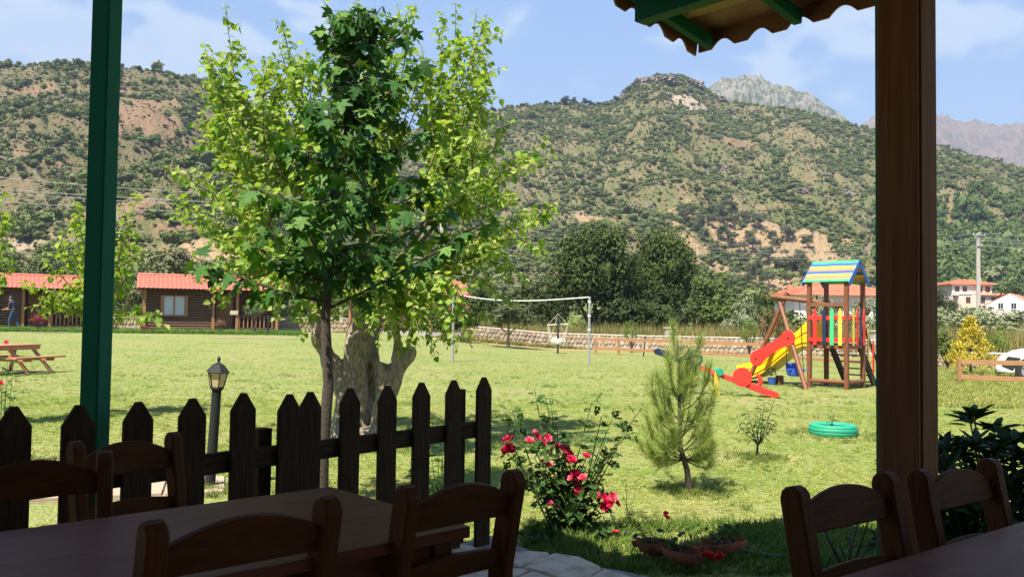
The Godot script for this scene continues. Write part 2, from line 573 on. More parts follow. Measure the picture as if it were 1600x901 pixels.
	M.floor = skin_mat(tex(noise(0.02, 4, 107), [[0.0, lin(0.16, 0.14, 0.12)], [1.0, lin(0.3, 0.26, 0.22)]]), Vector3(1, 1, 1), 0.9, true)
	M.path = skin_mat(tex(noise(0.02, 4, 108), [[0.0, lin(0.3, 0.24, 0.18)], [1.0, lin(0.4, 0.32, 0.25)]]), Vector3(0.8, 0.8, 0.8), 0.9, true)
	M.stones = []
	for k in [[0.36, 0.28, 0.2], [0.42, 0.35, 0.27], [0.31, 0.25, 0.19], [0.4, 0.29, 0.2], [0.45, 0.39, 0.32]]:
		M.stones.append(skin_mat(tex(noise(0.02, 4, 110 + M.stones.size()), [[0.0, lin(k[0] * 0.75, k[1] * 0.75, k[2] * 0.75)], [1.0, lin(k[0], k[1], k[2])]], 256), Vector3(1.5, 1.5, 1.5), 0.95, true))
	M.wall_cap = mat(lin(0.46, 0.42, 0.36), 0.95)
	M.wall_mortar = mat(lin(0.37, 0.32, 0.25), 0.95)
	M.render = mat(lin(0.74, 0.72, 0.68), 0.9)
	M.cream = mat(lin(0.66, 0.55, 0.45), 0.9)
	M.concrete = skin_mat(tex(noise(0.02, 4, 120), [[0.0, lin(0.34, 0.32, 0.29)], [1.0, lin(0.46, 0.44, 0.41)]], 256), Vector3(0.6, 0.2, 0.6), 0.9)
	M.glass_dark = mat(lin(0.03, 0.035, 0.04), 0.12)
	M.curtain = mat(lin(0.5, 0.52, 0.55), 0.9)
	M.black = mat(lin(0.02, 0.02, 0.021), 0.5)
	M.lamp_metal = mat(lin(0.022, 0.026, 0.026), 0.6, 0.25)
	M.lamp_glass = mat(lin(0.72, 0.6, 0.36), 0.4)
	M.lamp_glass.backlight_enabled = true
	M.lamp_glass.backlight = lin(0.6, 0.5, 0.3)
	M.galv = mat(lin(0.34, 0.36, 0.38), 0.45)
	M.galv.metallic = 0.3
	M.rope = mat(lin(0.6, 0.56, 0.48), 0.9)
	M.wire = mat(lin(0.3, 0.31, 0.32), 0.6)
	M.cord = mat(lin(0.75, 0.75, 0.74), 0.7)
	for k in {"p_red": [0.72, 0.035, 0.025], "p_yellow": [0.66, 0.5, 0.07], "p_blue": [0.03, 0.12, 0.42], "p_navy": [0.015, 0.028, 0.075], "p_green": [0.06, 0.52, 0.2], "p_salmon": [0.72, 0.22, 0.12], "p_sea": [0.006, 0.018, 0.052]}.keys():
		var q: Array = {"p_red": [0.72, 0.035, 0.025], "p_yellow": [0.66, 0.5, 0.07], "p_blue": [0.03, 0.12, 0.42], "p_navy": [0.015, 0.028, 0.075], "p_green": [0.06, 0.52, 0.2], "p_salmon": [0.72, 0.22, 0.12], "p_sea": [0.006, 0.018, 0.052]}[k]
		M[k] = skin_mat(tex(noise(0.02, 4, 130 + M.size()), [[0.0, lin(q[0] * 0.78, q[1] * 0.78, q[2] * 0.78)], [0.6, lin(q[0], q[1], q[2])]], 128), Vector3(1.3, 1.3, 1.3), 0.5)
	M.slide = mat(lin(0.88, 0.52, 0.01), 0.35)
	M.sign = mat(lin(0.3, 0.26, 0.19), 0.9)
	M.swing_blue = mat(lin(0.03, 0.09, 0.5), 0.4)
	M.tyre_green = mat(lin(0.015, 0.3, 0.18), 0.6)
	M.terracotta = skin_mat(tex(noise(0.03, 4, 150), [[0.0, lin(0.3, 0.095, 0.045)], [1.0, lin(0.52, 0.19, 0.095)]], 256), Vector3(4, 4, 4), 0.85)
	M.earth = mat(lin(0.05, 0.034, 0.022), 0.95)
	M.hose = mat(lin(0.04, 0.06, 0.06), 0.5)
	M.car_white = mat(lin(0.72, 0.72, 0.72), 0.25)
	M.car_white.clearcoat_enabled = true
	M.car_white.clearcoat = 0.6
	M.rubber = mat(lin(0.02, 0.02, 0.02), 0.8)
	M.alloy = mat(lin(0.45, 0.45, 0.46), 0.35)
	M.alloy.metallic = 0.6
	M.person = mat(Color.WHITE, 0.85)
	M.person.vertex_color_use_as_albedo = true


# ---------------------------------------------------------------- sky
func sky_texture() -> ImageTexture:
	var w := 1536
	var h := 768
	var im := Image.create_empty(w, h, false, Image.FORMAT_RGB8)
	var n1 := noise(1.6, 5, 201)
	var n2 := noise(5.0, 4, 202)
	var cov := noise(0.9, 2, 203)
	# cumulus banks seen in the picture: azimuth (degrees, right of straight ahead), height, half width, half height, strength
	var banks := [[-21.5, 17.0, 4.2, 5.0, 1.0], [-13.5, 20.0, 5.4, 4.4, 0.95], [5.5, 14.6, 4.6, 2.4, 0.75], [22.0, 13.0, 5.0, 2.0, 0.6], [29.0, 16.0, 8.0, 1.9, 0.5], [9.0, 17.5, 3.0, 1.5, 0.3], [20.5, 20.0, 4.5, 1.1, 0.3], [60, 16, 12, 5, 0.8], [-60, 14, 12, 5, 0.8], [100, 20, 14, 5, 0.8], [-110, 18, 14, 6, 0.8], [150, 15, 14, 5, 0.8], [-160, 20, 14, 6, 0.8]]
	for y in h:
		var el := (0.5 - (y + 0.5) / h) * PI
		for x in w:
			var az := ((x + 0.5) / w - 0.5) * TAU
			var up := clampf(el / (PI / 2), 0.0, 1.0)
			var k := Color(0.75, 0.85, 0.96).lerp(Color(0.485, 0.665, 0.935), smoothstep(0.02, 0.26, up))
			k = k.lerp(Color(0.36, 0.53, 0.84), smoothstep(0.22, 0.95, up))
			if el > -0.02:
				var d := Vector3(cos(el) * sin(az), sin(el), -cos(el) * cos(az))
				var puff := n1.get_noise_3dv(Vector3(d.x, d.y * 2.2, d.z) * 2.6)
				var fine := n2.get_noise_3dv(Vector3(d.x, d.y * 1.8, d.z) * 2.6)
				var a := 0.0
				for b in banks:
					var dx := wrapf(rad_to_deg(az) - float(b[0]), -180.0, 180.0) / float(b[2])
					var dy := (rad_to_deg(el) - float(b[1])) / float(b[3])
					var q := dx * dx + dy * dy
					if q < 3.0:
						a = maxf(a, float(b[4]) * smoothstep(0.44, 0.74, 1.0 - sqrt(q) * 0.62 + puff * 1.15 + fine * 0.5))
				var wisp := smoothstep(0.1, 0.75, puff * 0.9 + fine * 0.4 + cov.get_noise_3dv(d * 1.5) * 0.6) * 0.2
				a = clampf(maxf(a, wisp), 0.0, 1.0)
				k = k.lerp(Color(1.0, 1.0, 1.0).lerp(Color(0.88, 0.91, 0.96), clampf(0.5 - fine, 0.0, 1.0) * 0.6), a * 0.97)
			im.set_pixel(x, y, k)
	return ImageTexture.create_from_image(im)

func make_view() -> void:
	cam_basis = Basis(Vector3.RIGHT, atan2(51.5, FOC)) * Basis(Vector3.BACK, 0.013)
	var cam := Camera3D.new()
	cam.name = "camera"
	cam.fov = rad_to_deg(2.0 * atan(450.5 / FOC))
	cam.near = 0.05
	cam.far = 12000.0
	cam.transform = Transform3D(cam_basis, eye)
	add_child(cam)
	cam.current = true
	var e := Environment.new()
	e.background_mode = Environment.BG_SKY
	var sk := Sky.new()
	var sm := PanoramaSkyMaterial.new()
	sm.panorama = sky_texture()
	sk.sky_material = sm
	e.sky = sk
	e.background_energy_multiplier = 0.255
	e.tonemap_mode = Environment.TONE_MAPPER_LINEAR
	e.tonemap_exposure = 4.05
	e.sdfgi_enabled = true
	e.ssao_enabled = true
	e.ssil_enabled = true
	e.fog_enabled = true
	e.fog_density = 0.00021
	e.fog_light_color = Color(0.62, 0.72, 0.86)
	var we := WorldEnvironment.new()
	we.name = "environment"
	we.environment = e
	add_child(we)
	var sun := DirectionalLight3D.new()
	sun.name = "sun"
	sun.light_energy = 1.25
	sun.light_color = Color(1.0, 0.955, 0.87)
	sun.light_angular_distance = 0.55
	sun.shadow_enabled = true
	add_child(sun)
	var el := deg_to_rad(60.0)
	var az := deg_to_rad(33.0)      # the shadows fall this far to the right of straight ahead
	sun.look_at_from_position(Vector3.ZERO, Vector3(sin(az) * cos(el), -sin(el), -cos(az) * cos(el)), Vector3.UP)


# ---------------------------------------------------------------- ground, hills, mountains
func lawn_color(x: float, d: float) -> Color:
	var a := fbm_mid.get_noise_2d(x * 6.0, d * 6.0)
	var b := fbm_mid.get_noise_2d(x * 22.0 + 90.0, d * 22.0)
	var green := Color(0.24, 0.3, 0.07)
	var yellow := Color(0.315, 0.325, 0.115)
	var lush := Color(0.165, 0.25, 0.05)
	var k := green.lerp(yellow, clampf(0.42 + a * 0.9 + b * 0.5, 0.0, 1.0))
	k = k.lerp(lush, clampf(-a * 0.7 - 0.12 - b * 0.5, 0.0, 0.8))
	# dry grass under the wall and beyond it
	var dry := Color(0.42, 0.3, 0.13)
	var edge := wall_d(x)
	k = k.lerp(dry, smoothstep(edge - 7.0, edge - 2.0, d + b * 3.0) * 0.85 * smoothstep(-6.0, 2.0, x))
	return k

func wall_d(x: float) -> float:
	return 50.0 - clampf(x, -10.0, 40.0) * 0.16

func grid_mesh(xs: Array, ys: Array, f: Callable) -> ArrayMesh:
	# f(i, j) gives [Vector3, Color]; smooth normals
	var st := SurfaceTool.new()
	st.begin(Mesh.PRIMITIVE_TRIANGLES)
	st.set_smooth_group(0)
	for j in ys.size():
		for i in xs.size():
			var r: Array = f.call(xs[i], ys[j])
			st.set_color(r[1])
			st.add_vertex(r[0])
	var w := xs.size()
	for j in ys.size() - 1:
		for i in w - 1:
			var o := j * w + i
			for k in [o, o + w, o + 1, o + 1, o + w, o + w + 1]:
				st.add_index(k)
	st.generate_normals()
	return st.commit()

func spread(a: float, b: float, n: int, p := 1.0) -> Array:
	var r := []
	for i in n:
		r.append(a + (b - a) * pow(float(i) / (n - 1), p))
	return r

var BARE := []      # bare earth on the slopes: place, radius, colour

func hill_color(x: float, d: float, h: float) -> Color:
	var px := 800.0 + x / d * FOC
	var a := fbm_mid.get_noise_2d(x * 0.35, d * 0.35)
	var b := fbm_mid.get_noise_2d(x * 1.7 + 50.0, d * 1.7)
	var e := fbm_small.get_noise_2d(x * 0.55, d * 0.55)
	var green := Color(0.108, 0.13, 0.038)
	var straw := Color(0.21, 0.165, 0.085)
	var red := Color(0.19, 0.13, 0.073)
	var lush := smoothstep(-160.0, 60.0, x)
	var k := straw.lerp(green, clampf(0.44 + 0.2 * lush + a * 0.8 + b * 0.7 + e * 1.1, 0.0, 1.0))
	k = k.lerp(Color(0.3, 0.26, 0.21), clampf(e * 1.7 - 0.62, 0.0, 0.7))
	k = k.lerp(red, clampf((a - b) * 0.9 - 0.1, 0.0, 0.6) * (1.0 - 0.6 * lush))
	k = k * lerpf(0.78, 1.0, lush)
	k.a = 1.0
	for q in BARE:
		var s: float = Vector2((x - q[0].x) / q[1], (d + q[0].z) / (q[1] * q[3])).length() + b * 0.9 + a * 0.5 + e * 0.6
		if s < 1.25:
			k = k.lerp(q[2], 0.95 * (1.0 - smoothstep(0.75, 1.25, s)))
	if d < 130.0:
		k = Color(0.36, 0.28, 0.13).lerp(Color(0.16, 0.17, 0.06), clampf(0.45 + a + b, 0.0, 1.0)).lerp(k, smoothstep(75.0, 130.0, d))
	return k

func make_land() -> void:
	var tan_soil := Color(0.35, 0.245, 0.14)
	var red_soil := Color(0.225, 0.145, 0.085)
	for q in [[1235, 385, 18.0, tan_soil, 1.8], [1160, 370, 16.0, tan_soil, 1.5], [1130, 425, 13.0, tan_soil, 1.4], [1265, 412, 17.0, tan_soil, 1.2], [1090, 395, 8.0, tan_soil, 1.0], [1195, 350, 9.0, tan_soil, 1.0], [1060, 350, 7.0, tan_soil, 0.9], [1215, 440, 12.0, tan_soil, 0.8], [925, 340, 9.0, tan_soil, 0.7], [1040, 335, 6.0, tan_soil, 0.8], [215, 180, 17.0, red_soil, 1.1], [235, 160, 12.0, red_soil, 1.0], [200, 145, 9.0, red_soil, 1.0], [60, 140, 8.0, red_soil, 1.0], [300, 385, 9.0, tan_soil, 0.8], [315, 400, 9.0, tan_soil, 0.6], [20, 385, 14.0, Color(0.36, 0.28, 0.19), 0.4], [280, 350, 9.0, red_soil, 0.8], [1085, 200, 15.0, red_soil, 0.6], [1150, 222, 11.0, red_soil, 0.5], [1090, 172, 18.0, straw_rock(), 0.8], [190, 320, 12.0, red_soil, 0.8], [70, 250, 12.0, red_soil, 0.7], [380, 400, 9.0, tan_soil, 0.6]]:
		BARE.append([drop(q[0], q[1]), q[2], q[3], q[4]])
	structure("lawn", grid_mesh(spread(-95, 95, 190), spread(-30, 66, 180), func(x: float, d: float): return [Vector3(x, lawn_h(x, d) + fbm_small.get_noise_2d(x * 2.0, d * 2.0) * 0.018 * smoothstep(4.0, 9.0, d), -d), lawn_color(x, d) if d < wall_d(x) + 1.5 else hill_color(x, d, 0.0)]), M.lawn)
	structure("hillside", grid_mesh(spread(-950, 2650, 520), spread(62, 900, 260, 1.45), func(px: float, d: float):
		var x: float = (px - 800.0) / FOC * d
		var h := land_h(x, d)
		return [Vector3(x, h - (0.03 if d < 64.0 else 0.0), -d), hill_color(x, d, h)]), M.hill)
	structure("ground", grid_mesh(spread(-6000, 6000, 30), spread(-6000, 6000, 30), func(x: float, d: float): return [Vector3(x, -3.0, -d), Color(0.2, 0.17, 0.09)]), M.hill)
	mountain("mountain", 1500.0, [[1040, 190], [1075, 168], [1098, 145], [1112, 130], [1128, 120], [1145, 116], [1165, 113], [1185, 116], [1205, 124], [1235, 133], [1262, 143], [1290, 157], [1315, 176], [1340, 196], [1370, 230], [1420, 270]], Color(0.27, 0.245, 0.215), Color(0.06, 0.085, 0.035), 260.0)
	mountain("mountain", 3000.0, [[1280, 250], [1330, 212], [1352, 192], [1372, 178], [1400, 172], [1440, 174], [1475, 178], [1510, 186], [1545, 187], [1580, 192], [1640, 188], [1720, 200], [1900, 240], [2200, 300], [2500, 350]], Color(0.23, 0.135, 0.085), Color(0.12, 0.09, 0.05), 520.0)
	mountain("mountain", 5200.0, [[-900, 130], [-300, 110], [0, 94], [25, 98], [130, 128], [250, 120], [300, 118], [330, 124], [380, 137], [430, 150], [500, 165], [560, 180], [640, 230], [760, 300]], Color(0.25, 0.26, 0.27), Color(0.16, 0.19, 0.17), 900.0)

func straw_rock() -> Color:
	return Color(0.4, 0.33, 0.26)

func mountain(called: String, dist: float, ridge: Array, rock: Color, scrub: Color, deep: float) -> void:
	var a := float(ridge[0][0])
	var b := float(ridge[-1][0])
	var nz := noise(1.0 / (dist * 0.035), 5, int(dist))
	structure(called, grid_mesh(spread(a, b, 420), spread(0, 1, 150), func(px: float, t: float):
		var d: float = dist - deep + deep * 1.35 * t
		var x: float = (px - 800.0) / FOC * d
		var yr := along(ridge, px)
		var top := 1.5 + (502.0 + 0.013 * (px - 800.0) - yr) / FOC * dist
		var s: float = t * 1.35
		var h := lerpf(top * 0.35, top, pow(minf(s, 1.0), 0.8)) if s <= 1.0 else top - (s - 1.0) * deep * 0.9
		var bump := nz.get_noise_2d(x, d)
		h += bump * dist * 0.018 * smoothstep(0.0, 0.2, s) * (1.0 - 0.75 * smoothstep(0.75, 1.0, s))
		h += nz.get_noise_2d(x * 4.0, d * 4.0) * dist * 0.0032 + nz.get_noise_2d(x * 11.0, d * 11.0) * dist * 0.0012
		var k := rock.lerp(scrub, clampf(0.5 + nz.get_noise_2d(x * 3.0 + 999.0, d * 3.0) * 1.6 + nz.get_noise_2d(x * 9.0 + 99.0, d * 9.0) * 2.4 - bump * 0.6, 0.0, 1.0))
		return [Vector3(x, h, -d), k]), M.hill)


# ---------------------------------------------------------------- shrubs and far trees
func clump_mesh(n_clump: int, per: int, size: float, lo: Vector3, dark: float, seed_: int, core := true, lobes := 1) -> ArrayMesh:
	# a rounded crown of unit size standing on y = 0, of many small leaf faces in clumps
	var mb := MB.new()
	var r := RandomNumberGenerator.new()
	r.seed = seed_
	var cen := [Vector3(0, 0.5, 0)]
	var rad := [1.0]
	for i in lobes - 1:
		var an := i * 2.4 + r.randf_range(-0.4, 0.4)
		var up := r.randf_range(-0.22, 0.3)
		var out := r.randf_range(0.16, 0.3) * (1.0 - maxf(0.0, up) * 1.6)
		cen.append(Vector3(cos(an) * out, 0.5 + up, sin(an) * out))
		rad.append(r.randf_range(0.4, 0.62))
	if lobes > 1:
		rad[0] = 0.72
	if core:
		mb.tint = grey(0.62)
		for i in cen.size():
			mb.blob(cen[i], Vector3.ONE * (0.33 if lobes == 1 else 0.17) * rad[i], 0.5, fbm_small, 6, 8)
	for i in n_clump:
		var d := Vector3(r.randfn(), r.randfn() * 0.9, r.randfn()).normalized()
		if d.y < lo.y:
			d.y = -d.y * 0.4
			d = d.normalized()
		var lb: int = i % cen.size()
		var o: Vector3 = cen[lb] + d * r.randf_range(0.28, 0.43) * rad[lb]
		var cr := r.randf_range(0.09, 0.17) * lerpf(1.0, rad[lb], 0.5)
		var tone := r.randf_range(1.0 - dark, 1.0)
		for k in per:
			var e := Vector3(r.randfn(), r.randfn(), r.randfn()).normalized()
			var p := o + e * cr * pow(r.randf(), 0.4)
			var nn := (e + d * 0.6 + Vector3(0, 0.35, 0) + Vector3(r.randfn(), r.randfn(), r.randfn()) * 0.35).normalized()
			var u := nn.cross(Vector3(r.randfn(), r.randfn(), r.randfn())).normalized()
			var w := nn.cross(u)
			var s := size * r.randf_range(0.6, 1.3)
			var g := tone * r.randf_range(0.85, 1.0)
			mb.tint = Color(g, g, g * 0.95)
			mb.leaf_quad(p, Basis(u, w, nn), s * 0.75, s)
	return mb.mesh()

var CROWNS := {}

func crown_mesh(kind: String, v: int) -> ArrayMesh:
	var key := "%s%d" % [kind, v]
	if not CROWNS.has(key):
		match kind:
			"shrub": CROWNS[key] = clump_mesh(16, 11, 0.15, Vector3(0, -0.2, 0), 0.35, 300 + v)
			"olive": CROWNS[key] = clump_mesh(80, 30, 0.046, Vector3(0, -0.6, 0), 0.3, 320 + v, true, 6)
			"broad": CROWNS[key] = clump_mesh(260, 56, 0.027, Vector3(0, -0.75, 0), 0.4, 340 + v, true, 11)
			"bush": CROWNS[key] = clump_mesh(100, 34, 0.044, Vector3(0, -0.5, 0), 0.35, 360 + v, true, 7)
			"loose": CROWNS[key] = clump_mesh(34, 26, 0.05, Vector3(0, -0.7, 0), 0.3, 380 + v, false)
	return CROWNS[key]

func tint_mat(k: Color) -> StandardMaterial3D:
	var key := "leaf%s" % k.to_html()
	if not M.has(key):
		M[key] = leaf_mat(k, lin(0.2, 0.24, 0.05), 0.6)
	return M[key]

func far_tree(called: String, label: String, kind: String, base: Vector3, height: float, width: float, trunk: float, k: Color, group := "", category := "tree") -> Node3D:
	# trunk and limbs in one mesh, crown of many small leaf faces
	var o := thing(called, label, category, base, rnd(0, TAU), group)
	var mb := MB.new()
	var cr := height - trunk
	var r0 := clampf(height * 0.028, 0.03, 0.22)
	var lean := Vector3(rnd(-0.1, 0.1), 0, rnd(-0.1, 0.1)) * width
	mb.tube([Vector3(0, -0.1, 0), Vector3(0, trunk * 0.5, 0) + lean * 0.4, Vector3(0, trunk + cr * 0.25, 0) + lean], [r0 * 1.3, r0, r0 * 0.7], 7)
	for i in 4:
		var an := TAU * i / 4 + rnd(-0.5, 0.5)
		mb.tube([Vector3(0, trunk * 0.85, 0) + lean * 0.8, Vector3(cos(an) * width * 0.14, trunk + cr * 0.22, sin(an) * width * 0.14), Vector3(cos(an) * width * 0.3, trunk + cr * 0.55, sin(an) * width * 0.3)], [r0 * 0.7, r0 * 0.5, r0 * 0.2], 5)
	part(o, "trunk" if trunk > 0.3 else "stems", mb.mesh(), M.bark_dark if kind != "olive" else M.bark)
	var t := Transform3D(Basis.from_scale(Vector3(width, cr, width)), Vector3(0, trunk, 0) + lean)
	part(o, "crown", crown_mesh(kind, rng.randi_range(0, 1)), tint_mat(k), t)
	return o


# ---------------------------------------------------------------- terrace: floor, posts, roof
func ab(a: float, b: float, y := 0.0) -> Vector3:
	return AX * a + BX * b + Vector3.UP * y

func slab(poly: PackedVector2Array, y0: float, y1: float, bev := 0.01) -> ArrayMesh:
	# an outline in x and z, from y0 up to y1
	var mb := MB.new()
	var q := PackedVector2Array()
	for p in poly:
		q.append(Vector2(p.x, -p.y))
	mb.prism(q, y1 - y0, Transform3D(Basis(Vector3.RIGHT, -PI / 2), Vector3(0, (y0 + y1) / 2, 0)), bev)
	return mb.mesh()

func make_terrace() -> void:
	# floor bed: from the fence line at the left, past the entrance, round to the right and behind the camera
	var f0 := on(-300, 640, FLOOR)
	var bed := PackedVector2Array()
	for p in [[-3.2, -2.6], [-2.0, -3.42], [-0.12, -5.62], [0.3, -5.05], [0.62, -4.88], [1.0, -4.58], [1.5, -4.22], [2.9, -3.3], [6.5, -0.5], [6.5, 6.0], [-7.0, 6.0], [-7.0, 0.6]]:
		bed.append(Vector2(p[0], p[1]))
	var fl := structure("terrace_floor", slab(bed, -0.2, FLOOR - 0.03, 0.0), M.floor)
	# flagstones, laid in rows across the part that can be seen, each with uneven edges
	var rows := [[[812, 862], [850, 858], [905, 861], [985, 876], [1085, 901]], [[790, 890], [840, 905], [915, 915], [1000, 930], [1110, 945]]]
	var cells := []
	var r2 := RandomNumberGenerator.new()
	r2.seed = 5
	for i in 8:
		for j in 5:
			cells.append([i, j])
	for cll in cells:
		var i: int = cll[0]
		var j: int = cll[1]
		# bilinear patch between the terrace edge and a line nearer the camera
		var pts := PackedVector2Array()
		for k in [[0.04, 0.05], [0.5, 0.02], [0.96, 0.05], [0.98, 0.5], [0.95, 0.95], [0.5, 0.98], [0.05, 0.95], [0.02, 0.5]]:
			var u: float = (i + k[0] + r2.randf_range(-0.05, 0.05) + 0.25 * (j % 2)) / 8.0
			var v: float = (j + k[1] + r2.randf_range(-0.05, 0.05)) / 5.0
			var e := Vector3(-0.3, 0, -5.42).lerp(Vector3(1.95, 0, -3.95), u) + Vector3(0, 0, 0.12 * sin(u * 17.0) * (1.0 - v))
			var q := Vector3(-1.4, 0, -3.9).lerp(Vector3(0.9, 0, -2.4), u)
			var p := e.lerp(q, v)
			pts.append(Vector2(p.x, p.z))
		part(fl, "flagstone", slab(pts, FLOOR - 0.06, FLOOR + r2.randf_range(-0.006, 0.008), 0.012), M.flag)
	# the path beyond the fence, of square slabs
	var pb := MB.new()
	var pa := on(-60, 792)
	var pc := on(352, 772)
	var dirp := (pc - pa).normalized()
	var side := Vector3(dirp.z, 0, -dirp.x)
	if side.z > 0.0:
		side = -side
	var path := structure("path", slab(PackedVector2Array([Vector2(pa.x - 4.0 * dirp.x, pa.z - 4.0 * dirp.z), Vector2(pc.x, pc.z), Vector2(pc.x + side.x * 0.75, pc.z + side.z * 0.75), Vector2(pa.x - 4.0 * dirp.x + side.x * 0.75, pa.z - 4.0 * dirp.z + side.z * 0.75)]), -0.1, 0.012, 0.0), M.path)
	for i in 16:
		var o := pc - dirp * (i * 0.5 + 0.25) + side * 0.375
		var b := MB.new()
		b.box(Transform3D(Basis(dirp, Vector3.UP, -side), o + Vector3(0, 0.018 + 0.004 * (i % 3), 0)), Vector3(0.485, 0.03, 0.72), 0.008)
		part(path, "paving_slab", b.mesh(), M.path)

	# left post: slim green steel post beyond the fence
	var lp := Vector3(at(152, 500, 3.75).x, FLOOR - 0.05, -3.75)
	var left := thing("veranda_post", "slim dark green steel post behind the picket fence, at the left", "post", lp, deg_to_rad(26.0 + 45.0 + 6.0))
	var mb := MB.new()
	mb.box(Transform3D(Basis(), Vector3(0, 1.6, 0)), Vector3(0.09, 3.2, 0.09), 0.006)
	part(left, "steel_tube", mb.mesh(), M.green)
	mb = MB.new()
	mb.box(Transform3D(Basis(), Vector3(0, 0.055, 0)), Vector3(0.2, 0.012, 0.2), 0.003)
	part(left, "base_plate", mb.mesh(), M.green)

	# right column: green steel post clad in brown boards
	var cp := at(1421, 500, 3.55)
	cp.y = FLOOR
	var col := thing("clad_column", "thick square column clad in brown boards with a green edge", "column", cp, atan2(-AX.z, AX.x))
	# local x runs along A, local -z along B
	mb = MB.new()
	mb.box(Transform3D(Basis(), Vector3(0.02, 1.7, -0.03)), Vector3(0.15, 3.4, 0.17), 0.004)
	part(col, "steel_post", mb.mesh(), M.green)
	mb = MB.new()
	mb.box(Transform3D(Basis(), Vector3(-0.067, 1.7, -0.013)), Vector3(0.022, 3.4, 0.165), 0.004)
	part(col, "cladding_board", mb.mesh(), M.cladding)
	mb = MB.new()
	mb.box(Transform3D(Basis(), Vector3(0.02, 1.7, 0.066)), Vector3(0.148, 3.4, 0.022), 0.004)
	part(col, "cladding_board", mb.mesh(), M.cladding)


func scallops(length: float, pitch: float, dip: float, rise: float) -> PackedVector2Array:
	# a board along x whose lower edge is cut in arches with short flats between them
	var q := PackedVector2Array([Vector2(length, 0), Vector2(0, 0)])
	var n := int(length / pitch)
	for i in n:
		var x0 := i * pitch
		q.append(Vector2(x0, -dip))
		q.append(Vector2(x0 + pitch * 0.36, -dip))
		for k in 7:
			var t := (k + 1) / 8.0
			q.append(Vector2(x0 + pitch * (0.36 + 0.64 * t), -dip + rise * sin(PI * t)))
	q.append(Vector2(n * pitch, -dip))
	q.append(Vector2(length, -dip * 0.5))
	return q

func wave_sheet(a0: float, a1: float, b0: float, b1: float, hfun: Callable, pitch: float, amp: float) -> ArrayMesh:
	# tile-profile sheet: waves across b, steps down along a, with thickness
	var mb := MB.new()
	var nb := int((b1 - b0) / pitch * 8.0)
	var na := 2
	var stepl := 0.35
	var k := int(ceil((a1 - a0) / stepl))
	for i in k:
		var u1 := a1 - i * stepl
		var u0 := maxf(a0, u1 - stepl)
		for j in nb:
			var v0 := b0 + (b1 - b0) * j / nb
			var v1 := b0 + (b1 - b0) * (j + 1) / nb
			var w0 := amp * absf(sin(PI * v0 / pitch)) - amp * 0.35
			var w1 := amp * absf(sin(PI * v1 / pitch)) - amp * 0.35
			var p00 := ab(u0, v0, hfun.call(u0) + w0)
			var p01 := ab(u0, v1, hfun.call(u0) + w1)
			var p10 := ab(u1, v0, hfun.call(u1) + w0 + 0.018)
			var p11 := ab(u1, v1, hfun.call(u1) + w1 + 0.018)
			mb.quad(p00, p01, p11, p10, Vector3.UP)
			var dn := Vector3(0, -0.012 - (0.018 if i > 0 else 0.0), 0)
			mb.quad(p10, p11, p11 + dn, p10 + dn, AX)
			if i == 0:
				var lip := Vector3(0, -0.075, 0)
				mb.quad(p10, p11, p11 + Vector3(0, -0.06, 0) - AX * 0.01, p10 + Vector3(0, -0.06, 0) - AX * 0.01, AX)
	return mb.mesh()

